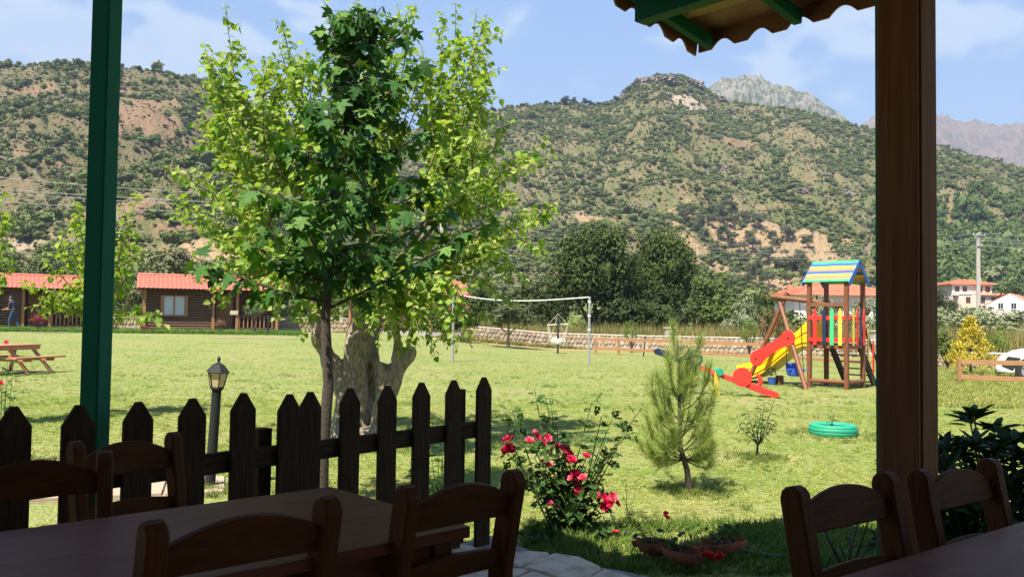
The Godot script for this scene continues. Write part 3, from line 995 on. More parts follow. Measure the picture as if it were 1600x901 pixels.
func make_roof() -> void:
	# the corner that shows at the top of the picture
	var c := at(1092, 84, 5.2)
	var ca := c.dot(AX)
	var cb := c.dot(BX)
	var slope := tan(deg_to_rad(9.5))
	var h := func(a: float) -> float: return c.y + 0.11 + (ca - a) * slope
	var o := thing("veranda_roof", "wavy edged tile sheet roof on green beams overhead", "roof", Vector3.ZERO)
	var a0 := ca - 7.5
	var b0 := cb - 9.0
	part(o, "tile_sheet", wave_sheet(a0, ca, b0, cb, func(a): return h.call(a) + 0.03, 0.26, 0.07), M.sheet)
	# brown edge boards with a scalloped lower edge, along the eave and the verge
	var eb := MB.new()
	eb.prism(scallops(9.0, 0.25, 0.125, 0.05), 0.012, Transform3D(Basis(-BX, Vector3.UP, AX), ab(ca + 0.002, cb, c.y + 0.13)))
	part(o, "eave_board", eb.mesh(), M.sheet)
	var vdir := (-AX * cos(atan(slope)) + Vector3.UP * sin(atan(slope))).normalized()
	var vb := MB.new()
	vb.prism(scallops(5.0, 0.22, 0.15, 0.05), 0.012, Transform3D(Basis(vdir, BX.cross(vdir), BX), ab(ca, cb + 0.006, c.y + 0.13)))
	part(o, "verge_board", vb.mesh(), M.sheet)
	# boards under the sheet
	for i in 5:
		var bb := MB.new()
		var b1 := cb - 0.03 - i * 1.25
		var tilt := Basis(AX * cos(atan(slope)) - Vector3.UP * sin(atan(slope)), (Vector3.UP * cos(atan(slope)) + AX * sin(atan(slope))), AX.cross(Vector3.UP).normalized())
		bb.box(Transform3D(tilt, ab(ca - 2.0, b1 - 0.62, float(h.call(ca - 2.0)) - 0.035)), Vector3(3.5, 0.014, 1.235), 0.002)
		part(o, "ceiling_board", bb.mesh(), M.osb)
	var cb2 := MB.new()
	cb2.quad(ab(a0, b0, float(h.call(a0)) - 0.06), ab(a0, cb - 6.3, float(h.call(a0)) - 0.06), ab(ca - 0.2, cb - 6.3, float(h.call(ca - 0.2)) - 0.06), ab(ca - 0.2, b0, float(h.call(ca - 0.2)) - 0.06), Vector3.DOWN)
	cb2.quad(ab(a0, b0, float(h.call(a0)) - 0.06), ab(a0, cb - 0.05, float(h.call(a0)) - 0.06), ab(ca - 3.9, cb - 0.05, float(h.call(ca - 3.9)) - 0.06), ab(ca - 3.9, b0, float(h.call(ca - 3.9)) - 0.06), Vector3.DOWN)
	part(o, "ceiling_board", cb2.mesh(), M.osb)
	for q in [[ca - 0.15, 0.3]]:
		var sb := MB.new()
		sb.quad(ab(ca - 0.3, cb, float(h.call(ca - 0.3)) - 0.02), ab(ca, cb, float(h.call(ca)) + 0.0), ab(ca, b0, float(h.call(ca)) + 0.0), ab(ca - 0.3, b0, float(h.call(ca - 0.3)) - 0.02), Vector3.DOWN)
		part(o, "eave_soffit", sb.mesh(), M.sheet)
	# rafters along A, on purlins along B
	for i in 13:
		var b := cb - 0.1 - i * 0.58
		var rb := MB.new()
		var p0 := ab(ca - 0.03, b, float(h.call(ca - 0.03)) - 0.075)
		var p1 := ab(a0, b, float(h.call(a0)) - 0.075)
		rb.bar(p0, p1, 0.05, 0.08, Vector3.UP, 0.003)
		part(o, "rafter", rb.mesh(), M.beam)
	for q in [0.68, 2.9, 5.2]:
		var pb := MB.new()
		var y: float = float(h.call(ca - q)) - 0.17
		pb.bar(ab(ca - q, cb - 0.1, y), ab(ca - q, b0, y), 0.09, 0.12, Vector3.UP, 0.004)
		part(o, "beam", pb.mesh(), M.beam)
	# unseen lean-to sheet, out of view overhead, placed to shade the fence side
	var lo := MB.new()
	var l0 := ab(-3.2, cb + 0.01, c.y + 0.12)
	lo.quad(ab(-4.5, 2.0, 3.6), ab(2.35, 2.0, 3.6), ab(2.35, 4.1, 3.5), ab(-4.5, 4.1, 3.5), Vector3.UP)
	lo.quad(ab(-4.5, 2.0, 3.58), ab(2.35, 2.0, 3.58), ab(2.35, 4.1, 3.48), ab(-4.5, 4.1, 3.48), Vector3.DOWN)
	part(o, "lean_to_sheet", lo.mesh(), M.sheet)
	# unseen walls behind the camera, placed to keep the veranda dark
	var wb := MB.new()
	wb.box(Transform3D(Basis(AX, Vector3.UP, AX.cross(Vector3.UP)), ab(-4.3, -2.0, 2.0)), Vector3(0.3, 4.4, 14.0), 0.0)
	wb.box(Transform3D(Basis(AX, Vector3.UP, AX.cross(Vector3.UP)), ab(-0.5, -5.6, 2.0)), Vector3(7.2, 4.4, 0.3), 0.0)
	whole("restaurant_wall", wb.mesh(), M.cabin, "unseen dark wall behind the camera, placed to darken the veranda", "wall", Transform3D())


# ---------------------------------------------------------------- picket fence
func picket_outline(w: float, h: float) -> PackedVector2Array:
	return PackedVector2Array([Vector2(-w / 2, 0), Vector2(w / 2, 0), Vector2(w / 2, h - w * 0.62), Vector2(w * 0.1, h), Vector2(-w * 0.1, h), Vector2(-w / 2, h - w * 0.62)])

func make_fence() -> void:
	var p0 := at(22, 500, 3.31)
	var p1 := at(756, 500, 5.37)
	p0.y = FLOOR
	p1.y = FLOOR
	var dir := (p1 - p0).normalized()
	var turn := atan2(-dir.z, dir.x)
	var s_at := func(px: float) -> float:
		# where along the fence line the column of that pixel meets it
		var r := ray(px, 600.0)
		var n2 := Vector3(dir.z, 0, -dir.x)
		var k := (p0 - eye).dot(n2) / Vector3(r.x, 0, r.z).dot(n2)
		return (eye + r * k - p0).dot(dir)
	var made := []
	for sec in [[[-75, 22, 122, 216, 301, 381, 452], "dark brown picket fence panel at the left, behind the two far chairs", [-110.0, 428.0]], [[485, 547, 606, 659, 709, 756], "dark brown picket fence panel before the big tree trunk, ending near the rose bush", [474.0, 733.0]]]:
		var s0: float = s_at.call(float(sec[0][0]))
		var s1: float = s_at.call(float(sec[0][-1]))
		var o := thing("picket_fence", sec[1], "fence", p0 + dir * s0, turn, "picket fence panels along the terrace")
		for px in sec[0]:
			var s: float = float(s_at.call(float(px))) - s0
			var tip_y := {-75: 637, 22: 635, 122: 632, 216: 627, 301: 622, 381: 615, 452: 615, 485: 612, 547: 606, 606: 603, 659: 598, 709: 594, 756: 589}
			var r := ray(px, float(tip_y[px]))
			var dd := -(p0 + dir * (s + s0)).z
			var hgt := eye.y + r.y * dd - FLOOR + 0.06
			var mb := MB.new()
			mb.prism(picket_outline(0.128, hgt), 0.024, Transform3D(Basis(), Vector3(s, -0.06, 0)), 0.003)
			var pk := part(o, "picket", mb.mesh(), M.fence_y)
			pk.rotation.z = rnd(-0.004, 0.004)
		for y in [0.18, 0.68]:
			var mb := MB.new()
			mb.box(Transform3D(Basis(), Vector3((s1 - s0) / 2, y, -0.035)), Vector3(s1 - s0 + 0.08, 0.095, 0.042), 0.004)
			part(o, "rail", mb.mesh(), M.fence_x)
		for px in sec[2]:
			var s: float = float(s_at.call(float(px))) - s0
			var mb := MB.new()
			mb.box(Transform3D(Basis(), Vector3(s, 0.36 if px < 480.0 else 0.42, -0.095)), Vector3(0.075, 0.9 if px < 480.0 else 1.02, 0.075), 0.005)
			part(o, "post", mb.mesh(), M.fence_y)


# ---------------------------------------------------------------- tables and chairs
func make_table(label: String, corner: Vector3, dx: Vector3, length: float, width: float) -> void:
	# corner: the far right corner of the top; dx points along the top, towards the corner
	var dz := Vector3(-dx.z, 0, dx.x)      # to the right of dx
	var o := thing("dining_table", label, "table", Vector3(corner.x, FLOOR, corner.z) - dx * length / 2 + dz * width / 2, atan2(-dx.z, dx.x), "dining tables on the terrace")
	var nb := 3
	for i in nb:
		var mb := MB.new()
		var w := width / nb
		mb.box(Transform3D(Basis(), Vector3(0, 0.735, (i + 0.5) * w - width / 2)), Vector3(length, 0.032, w - 0.0003), 0.0008)
		part(o, "top_board", mb.mesh(), M.table)
	var mb2 := MB.new()
	for s in [-1.0, 1.0]:
		mb2.box(Transform3D(Basis(), Vector3(0, 0.67, s * (width / 2 - 0.06))), Vector3(length - 0.16, 0.09, 0.022), 0.003)
		mb2.box(Transform3D(Basis(), Vector3(s * (length / 2 - 0.07), 0.67, 0)), Vector3(0.022, 0.09, width - 0.14), 0.003)
	part(o, "apron", mb2.mesh(), M.table)
	for sx in [-1.0, 1.0]:
		for sz in [-1.0, 1.0]:
			var lg := MB.new()
			lg.box(Transform3D(Basis(), Vector3(sx * (length / 2 - 0.07), 0.36, sz * (width / 2 - 0.07))), Vector3(0.07, 0.72, 0.07), 0.005)
			part(o, "leg", lg.mesh(), M.chair_y)

func make_chair() -> Node3D:
	# origin on the floor under the middle of the back; the back runs along x, the seat lies towards -z
	var o := thing("dining_chair", "", "chair", Vector3.ZERO, 0.0, "wooden chairs at the dining tables")
	var w := 0.40
	for s in [-1.0, 1.0]:
		# back post: one leaning plank with a rounded top
		var prof := PackedVector2Array()
		var q := [[0.0, 0.06], [0.42, 0.0], [0.6, 0.0], [0.86, 0.052]]
		for k in q:
			prof.append(Vector2(k[1] - 0.037, k[0]))
		for k in 7:
			var an := PI - PI * k / 6.0
			prof.append(Vector2(0.052 + cos(an) * 0.037, 0.868 + sin(an) * 0.037))
		q.reverse()
		for k in q:
			prof.append(Vector2(k[1] + 0.037, k[0]))
		var mb := MB.new()
		# outline: x is depth (towards +z), y is height, thickness along the back
		mb.prism(prof, 0.047, Transform3D(Basis(Vector3(0, 0, 1), Vector3(0, 1, 0), Vector3(-1, 0, 0)), Vector3(s * w / 2, 0, 0)), 0.006)
		part(o, "back_post", mb.mesh(), M.chair_y)
		mb = MB.new()
		mb.box(Transform3D(Basis(), Vector3(s * (w / 2 - 0.01), 0.215, -0.38)), Vector3(0.042, 0.43, 0.042), 0.006)
		part(o, "front_leg", mb.mesh(), M.chair_y)
		mb = MB.new()
		mb.bar(Vector3(s * (w / 2 - 0.005), 0.2, 0.02), Vector3(s * (w / 2 - 0.005), 0.2, -0.36), 0.02, 0.035)
		part(o, "stretcher", mb.mesh(), M.chair_x)
	# arched top rail
	var top := PackedVector2Array()
	var hw := w / 2 - 0.018
	top.append(Vector2(-hw, 0))
	top.append(Vector2(hw, 0))
	for k in 17:
		var u := 1.0 - 2.0 * k / 16.0
		var a := absf(u)
		var y := 0.062 + 0.056 * pow(maxf(cos(a * PI / 2), 0.0), 0.8)
		top.append(Vector2(u * hw, y))
	var mt := MB.new()
	var lean := Basis(Vector3.RIGHT, atan2(0.052, 0.26))
	mt.prism(top, 0.024, Transform3D(lean, Vector3(0, 0.77, 0.035)), 0.004)
	part(o, "top_rail", mt.mesh(), M.chair_x)
	var low := PackedVector2Array([Vector2(-hw, 0), Vector2(hw, 0), Vector2(hw, 0.055), Vector2(hw * 0.5, 0.066), Vector2(0, 0.07), Vector2(-hw * 0.5, 0.066), Vector2(-hw, 0.055)])
	mt = MB.new()
	mt.prism(low, 0.022, Transform3D(lean, Vector3(0, 0.61, 0.004)), 0.004)
	part(o, "lower_rail", mt.mesh(), M.chair_x)
	mt = MB.new()
	mt.box(Transform3D(Basis(), Vector3(0, 0.445, -0.2)), Vector3(0.43, 0.03, 0.42), 0.008)
	part(o, "seat", mt.mesh(), M.chair_x)
	mt = MB.new()
	mt.box(Transform3D(Basis(), Vector3(0, 0.23, -0.38)), Vector3(w - 0.05, 0.035, 0.02), 0.003)
	part(o, "stretcher", mt.mesh(), M.chair_x)
	mt = MB.new()
	mt.box(Transform3D(Basis(), Vector3(0, 0.4, -0.39)), Vector3(w - 0.05, 0.05, 0.02), 0.003)
	part(o, "seat_rail", mt.mesh(), M.chair_x)
	return o

func make_furniture() -> void:
	var c := at(516, 757, 3.12)
	make_table("long dark brown dining table in the left foreground with four chairs around it", c, Vector3(0.735, 0, -0.678), 2.2, 0.78)
	# right table: its far edge runs through the two pixels
	var e0 := on(1330, 896, FLOOR + 0.75)
	var e1 := on(1600, 815, FLOOR + 0.75)
	var dx := (e1 - e0).normalized()
	make_table("dark brown dining table in the right foreground corner, mostly out of view", e1 + dx * 0.9, dx, 2.0, 0.8)
	var proto := make_chair()
	# each chair by the tops of its two posts; the seat lies towards "into"
	var spots := [
		[[240, 812], [513, 774], -1, "dark chair seen from behind at the near side of the left table, nearer the camera"],
		[[637, 757], [803, 733], -1, "brown chair seen from behind at the right end of the left table"],
		[[-62, 716], [163, 703], 1, "chair at the left edge of the view, on the far side of the left table"],
		[[118, 688], [270, 674], 1, "chair by the fence, standing just in front of the slim green post"],
		[[1242, 758], [1384, 736], 1, "wooden chair at the right table, standing in front of the grass beside the column"],
		[[1437, 732], [1545, 715], 1, "wooden chair at the right table, standing before the dark leafy bush"]]
	for i in spots.size():
		var sp: Array = spots[i]
		var l := on(sp[0][0], sp[0][1], FLOOR + 0.905)
		var r := on(sp[1][0], sp[1][1], FLOOR + 0.905)
		var dirv := (r - l)
		dirv.y = 0
		var scl := dirv.length() / 0.40
		dirv = dirv.normalized()
		# local x along dirv or against it: the seat lies towards local -z
		var zdir := Vector3(-dirv.z, 0, dirv.x)          # to the right of dirv, nearer the camera
		var xdir := dirv
		if sp[2] == 1:       # the seat lies nearer the camera
			xdir = -dirv
			zdir = -zdir
		var mid := (l + r) / 2 - zdir * 0.055
		mid.y = FLOOR
		var o: Node3D = proto
		if i > 0:
			o = proto.duplicate()
			o.name = numbered("dining_chair")
			add_child(o)
		o.set_meta("label", sp[3])
		o.transform = Transform3D(Basis(xdir * clampf(scl, 0.9, 1.1), Vector3.UP, zdir), mid)


# ---------------------------------------------------------------- smooth skins over tapered bones (surface nets)
func skin(mb: MB, bones: Array, cell: float, blend: float, rough := 0.0, nz: FastNoiseLite = null, stretch := 1.0) -> void:
	var lo := Vector3.INF
	var hi := -Vector3.INF
	for b in bones:
		var r: float = maxf(b[2], b[3]) + blend + cell * 2.0 + rough
		for e in 2:
			lo = lo.min((b[e] as Vector3) - Vector3.ONE * r)
			hi = hi.max((b[e] as Vector3) + Vector3.ONE * r)
	var nx := int((hi.x - lo.x) / cell) + 2
	var ny := int((hi.y - lo.y) / cell) + 2
	var nzc := int((hi.z - lo.z) / cell) + 2
	var f := PackedFloat32Array()
	f.resize(nx * ny * nzc)
	f.fill(1.0)
	var who := PackedInt32Array()
	who.resize(nx * ny * nzc)
	var best := PackedFloat32Array()
	best.resize(nx * ny * nzc)
	best.fill(9.0)
	for bi in bones.size():
		var a: Vector3 = bones[bi][0]
		var b: Vector3 = bones[bi][1]
		var ra: float = bones[bi][2]
		var rb: float = bones[bi][3]
		var m := maxf(ra, rb) + blend + cell * 2.0 + rough
		var l0 := ((a.min(b) - Vector3.ONE * m - lo) / cell).floor()
		var l1 := ((a.max(b) + Vector3.ONE * m - lo) / cell).ceil()
		var ab_ := b - a
		var den := maxf(ab_.length_squared(), 1e-8)
		for k in range(maxi(0, int(l0.z)), mini(nzc, int(l1.z) + 1)):
			for j in range(maxi(0, int(l0.y)), mini(ny, int(l1.y) + 1)):
				var row := (k * ny + j) * nx
				for i in range(maxi(0, int(l0.x)), mini(nx, int(l1.x) + 1)):
					var p := lo + Vector3(i, j, k) * cell
					var t := clampf((p - a).dot(ab_) / den, 0.0, 1.0)
					var d := p.distance_to(a + ab_ * t) - lerpf(ra, rb, t)
					var o := row + i
					var q := f[o]
					if d < best[o]:
						best[o] = d
						who[o] = bi
					var h := maxf(blend - absf(d - q), 0.0) / blend
					f[o] = minf(d, q) - h * h * blend * 0.25
	if nz:
		for k in nzc:
			for j in ny:
				for i in nx:
					var o := (k * ny + j) * nx + i
					if absf(f[o]) < rough * 2.0 + cell * 2.0:
						var p := lo + Vector3(i, j, k) * cell
						f[o] += rough * nz.get_noise_3d(p.x + 0.12 * sin(p.y * 2.0), p.y * stretch, p.z)
	var at_ := PackedInt32Array()
	at_.resize(nx * ny * nzc)
	at_.fill(-1)
	var vs := PackedVector3Array()
	var ns := PackedVector3Array()
	var cs := PackedColorArray()
	for k in nzc - 1:
		for j in ny - 1:
			for i in nx - 1:
				var o := (k * ny + j) * nx + i
				var inside := 0
				for c8 in 8:
					if f[o + (c8 & 1) + ((c8 >> 1) & 1) * nx + (c8 >> 2) * nx * ny] < 0.0:
						inside += 1
				if inside == 0 or inside == 8:
					continue
				var sum := Vector3.ZERO
				var cnt := 0
				for e in [[0, 1], [2, 3], [4, 5], [6, 7], [0, 2], [1, 3], [4, 6], [5, 7], [0, 4], [1, 5], [2, 6], [3, 7]]:
					var c0: int = e[0]
					var c1: int = e[1]
					var v0 := f[o + (c0 & 1) + ((c0 >> 1) & 1) * nx + (c0 >> 2) * nx * ny]
					var v1 := f[o + (c1 & 1) + ((c1 >> 1) & 1) * nx + (c1 >> 2) * nx * ny]
					if (v0 < 0.0) != (v1 < 0.0):
						var t := v0 / (v0 - v1)
						sum += Vector3(c0 & 1, (c0 >> 1) & 1, c0 >> 2).lerp(Vector3(c1 & 1, (c1 >> 1) & 1, c1 >> 2), t)
						cnt += 1
				var g := Vector3(f[o + 1] - f[o], f[o + nx] - f[o], f[o + nx * ny] - f[o]) + Vector3(f[o + 1 + nx + nx * ny] - f[o + nx + nx * ny], f[o + 1 + nx + nx * ny] - f[o + 1 + nx * ny], f[o + 1 + nx + nx * ny] - f[o + 1 + nx])
				at_[o] = vs.size()
				vs.append(lo + (Vector3(i, j, k) + sum / cnt) * cell)
				ns.append(g.normalized())
				cs.append(bones[who[o]][4] if bones[who[o]].size() > 4 else Color.WHITE)
	for k in range(1, nzc - 1):
		for j in range(1, ny - 1):
			for i in range(1, nx - 1):
				var o := (k * ny + j) * nx + i
				var s0 := f[o] < 0.0
				for ax in 3:
					var st: int = [1, nx, nx * ny][ax]
					if s0 == (f[o + st] < 0.0):
						continue
					var u: int = [nx, nx * ny, 1][ax]
					var w: int = [nx * ny, 1, nx][ax]
					var q := [at_[o], at_[o - u], at_[o - u - w], at_[o - w]]
					if q[0] < 0 or q[1] < 0 or q[2] < 0 or q[3] < 0:
						continue
					mb.tint = cs[q[0]]
					mb.quad_n(mb.xf * vs[q[0]], mb.xf * vs[q[1]], mb.xf * vs[q[2]], mb.xf * vs[q[3]], mb.xf.basis * ns[q[0]], mb.xf.basis * ns[q[1]], mb.xf.basis * ns[q[2]], mb.xf.basis * ns[q[3]])


# ---------------------------------------------------------------- leaves
func blade(half: Array, rib: Array, fold: float) -> ArrayMesh:
	# one side's outline from base to tip, mirrored; rib: heights on the midrib; a folded, slightly bent blade
	var mb := MB.new()
	for s in [-1.0, 1.0]:
		for i in half.size() - 1:
			var a: Array = half[i]
			var b: Array = half[i + 1]
			var m0: float = rib[i]
			var m1: float = rib[i + 1]
			var p0 := Vector3(0, m0, -0.12 * m0 * m0)
			var p1 := Vector3(0, m1, -0.12 * m1 * m1)
			var q0 := Vector3(s * a[0], a[1], fold * a[0] - 0.12 * a[1] * a[1])
			var q1 := Vector3(s * b[0], b[1], fold * b[0] - 0.12 * b[1] * b[1])
			if q0.distance_to(p0) > 0.001:
				mb.flat(p0, q0, q1, Vector3.BACK)
			if q1.distance_to(p1) > 0.001 and m1 - m0 > 0.001:
				mb.flat(p0, q1, p1, Vector3.BACK)
	return mb.mesh()

var LEAF := {}

func make_leaf_meshes() -> void:
	LEAF.mulberry = blade([[0.0, 0.0], [0.3, 0.06], [0.41, 0.3], [0.3, 0.65], [0.0, 1.0]], [0.0, 0.1, 0.35, 0.65, 1.0], 0.25)
	LEAF.laurel = blade([[0.0, 0.0], [0.1, 0.15], [0.155, 0.45], [0.12, 0.75], [0.0, 1.0]], [0.0, 0.15, 0.45, 0.75, 1.0], 0.5)
	var mp := MB.new()
	var out := [[0.0, 0.02], [0.16, 0.1], [0.5, 0.12], [0.26, 0.33], [0.36, 0.4], [0.6, 0.66], [0.25, 0.6], [0.16, 0.62], [0.2, 0.78], [0.0, 1.08]]
	var cen := Vector3(0, 0.36, 0)
	for s in [-1.0, 1.0]:
		for i in out.size() - 1:
			var a := Vector3(s * out[i][0], out[i][1], -0.22 * (out[i][0] * out[i][0] + (out[i][1] - 0.36) * (out[i][1] - 0.36)))
			var b := Vector3(s * out[i + 1][0], out[i + 1][1], -0.22 * (out[i + 1][0] * out[i + 1][0] + (out[i + 1][1] - 0.36) * (out[i + 1][1] - 0.36)))
			mp.flat(cen, a, b, Vector3.BACK)
	LEAF.maple = mp.mesh()
	var rm := MB.new()
	for q in [[Vector3(0, 0.55, 0), 0.0], [Vector3(0, 0.45, 0), 0.95], [Vector3(0, 0.45, 0), -0.95], [Vector3(0, 0.18, 0), 1.1], [Vector3(0, 0.18, 0), -1.1]]:
		var b := Basis(Vector3.BACK, q[1])
		var o: Vector3 = q[0]
		var w := 0.16
		var l := 0.42
		for s in [-1.0, 1.0]:
			rm.flat(o, o + b * Vector3(s * w, l * 0.35, 0.04), o + b * Vector3(s * w * 0.85, l * 0.7, 0.03), Vector3.BACK)
			rm.flat(o, o + b * Vector3(s * w * 0.85, l * 0.7, 0.03), o + b * Vector3(0, l, 0), Vector3.BACK)
	rm.flat(Vector3(-0.008, 0, 0), Vector3(0.008, 0, 0), Vector3(0, 0.6, 0), Vector3.BACK)
	LEAF.rose = rm.mesh()
	var pm := MB.new()
	var r := RandomNumberGenerator.new()
	r.seed = 77
	for i in 16:
		var an := r.randf() * TAU
		var el := r.randf_range(0.25, 0.95)
		var d := Vector3(cos(an) * sin(el), cos(el), sin(an) * sin(el))
		var o := Vector3(0, r.randf() * 0.5, 0)
		var w := d.cross(Vector3(r.randfn(), r.randfn(), r.randfn())).normalized() * 0.011
		pm.flat(o - w, o + w, o + d * r.randf_range(0.7, 1.0), w.cross(d))
	LEAF.needles = pm.mesh()
	var gm := MB.new()
	for i in 9:
		var an := r.randf() * TAU
		var o := Vector3(cos(an), 0, sin(an)) * r.randf() * 0.5
		var d := Vector3(r.randfn() * 0.35, 1, r.randfn() * 0.35).normalized() * r.randf_range(0.6, 1.1)
		var w := Vector3(r.randfn(), 0, r.randfn()).normalized() * 0.05
		var bend := Vector3(r.randfn(), 0, r.randfn()) * 0.25
		gm.flat(o - w, o + w, o + d * 0.6 + w * 0.6, w.cross(d))
		gm.flat(o - w, o + d * 0.6 + w * 0.6, o + d * 0.6 - w * 0.6, w.cross(d))
		gm.flat(o + d * 0.6 - w * 0.6, o + d * 0.6 + w * 0.6, o + d + bend, w.cross(d))
	LEAF.grass = gm.mesh()
	# a full rose: rings of cupped petals
	var fl := MB.new()
	for ring in [[6, 0.5, 0.55, 0.0], [6, 0.38, 0.8, 0.5], [5, 0.25, 1.05, 0.2], [3, 0.14, 1.3, 0.0]]:
		for i in ring[0]:
			var an: float = TAU * (i + ring[3]) / ring[0]
			var b := Basis(Vector3.UP, -an) * Basis(Vector3.BACK, ring[2])
			var o := Vector3(cos(an), 0, sin(an)) * 0.06
			var l: float = ring[1] + 0.15
			var p1: Vector3 = o + b * Vector3(l * 0.55, -0.03, -l * 0.42)
			var p2: Vector3 = o + b * Vector3(l * 0.55, -0.03, l * 0.42)
			var p3: Vector3 = o + b * Vector3(l, 0.06, -l * 0.2)
			var p4: Vector3 = o + b * Vector3(l, 0.06, l * 0.2)
			fl.flat(o, p1, p2, Vector3.UP)
			fl.quad(p1, p3, p4, p2, Vector3.UP)
	LEAF.flower = fl.mesh()

func leaf_basis(dir: Vector3, droop: float, spin: float) -> Basis:
	# y along the blade, z the upper face
	var y := (dir + Vector3.DOWN * droop).normalized()
	var z := (Vector3.UP + Vector3(rng.randfn(), rng.randfn() * 0.3, rng.randfn()) * spin).normalized()
	z = (z - y * z.dot(y)).normalized()
	return Basis(y.cross(z), y, z)

func curve(a: Vector3, b: Vector3, bulge: Vector3, n: int) -> Array:
	var r := []
	for i in n + 1:
		var t := float(i) / n
		r.append(a.lerp(b, t) + bulge * 4.0 * t * (1.0 - t))
	return r

func taper(r0: float, r1: float, n: int) -> Array:
	var r := []
	for i in n + 1:
		r.append(lerpf(r0, r1, float(i) / n))
	return r

func dress(pts: Array, from: float, step: float, size: float, droop: float, spin: float, xs: Array, cols: Array, palette: Array, small_tip := 0.55) -> void:
	# leaves set alternately along a shoot
	var total := 0.0
	for i in pts.size() - 1:
		total += (pts[i] as Vector3).distance_to(pts[i + 1])
	var s := total * from
	var side := rnd(0, TAU)
	while s < total:
		var acc := 0.0
		for i in pts.size() - 1:
			var a: Vector3 = pts[i]
			var b: Vector3 = pts[i + 1]
			var l := a.distance_to(b)
			if acc + l >= s:
				var d := (b - a) / l
				var p := a + d * (s - acc)
				side += 2.4
				var u := d.cross(Vector3.UP if absf(d.y) < 0.9 else Vector3.RIGHT).normalized()
				var w := d.cross(u)
				var o := (u * cos(side) + w * sin(side))
				var sz := size * rnd(0.55, 1.25) * lerpf(1.0, small_tip, s / total)
				xs.append(Transform3D(leaf_basis(o * 0.9 + d * 0.35, droop, spin).scaled(Vector3.ONE * sz), p + o * sz * 0.18))
				cols.append(jit(palette[rng.randi() % palette.size()], 0.18))
				break
			acc += l
		s += step * rnd(0.75, 1.3)


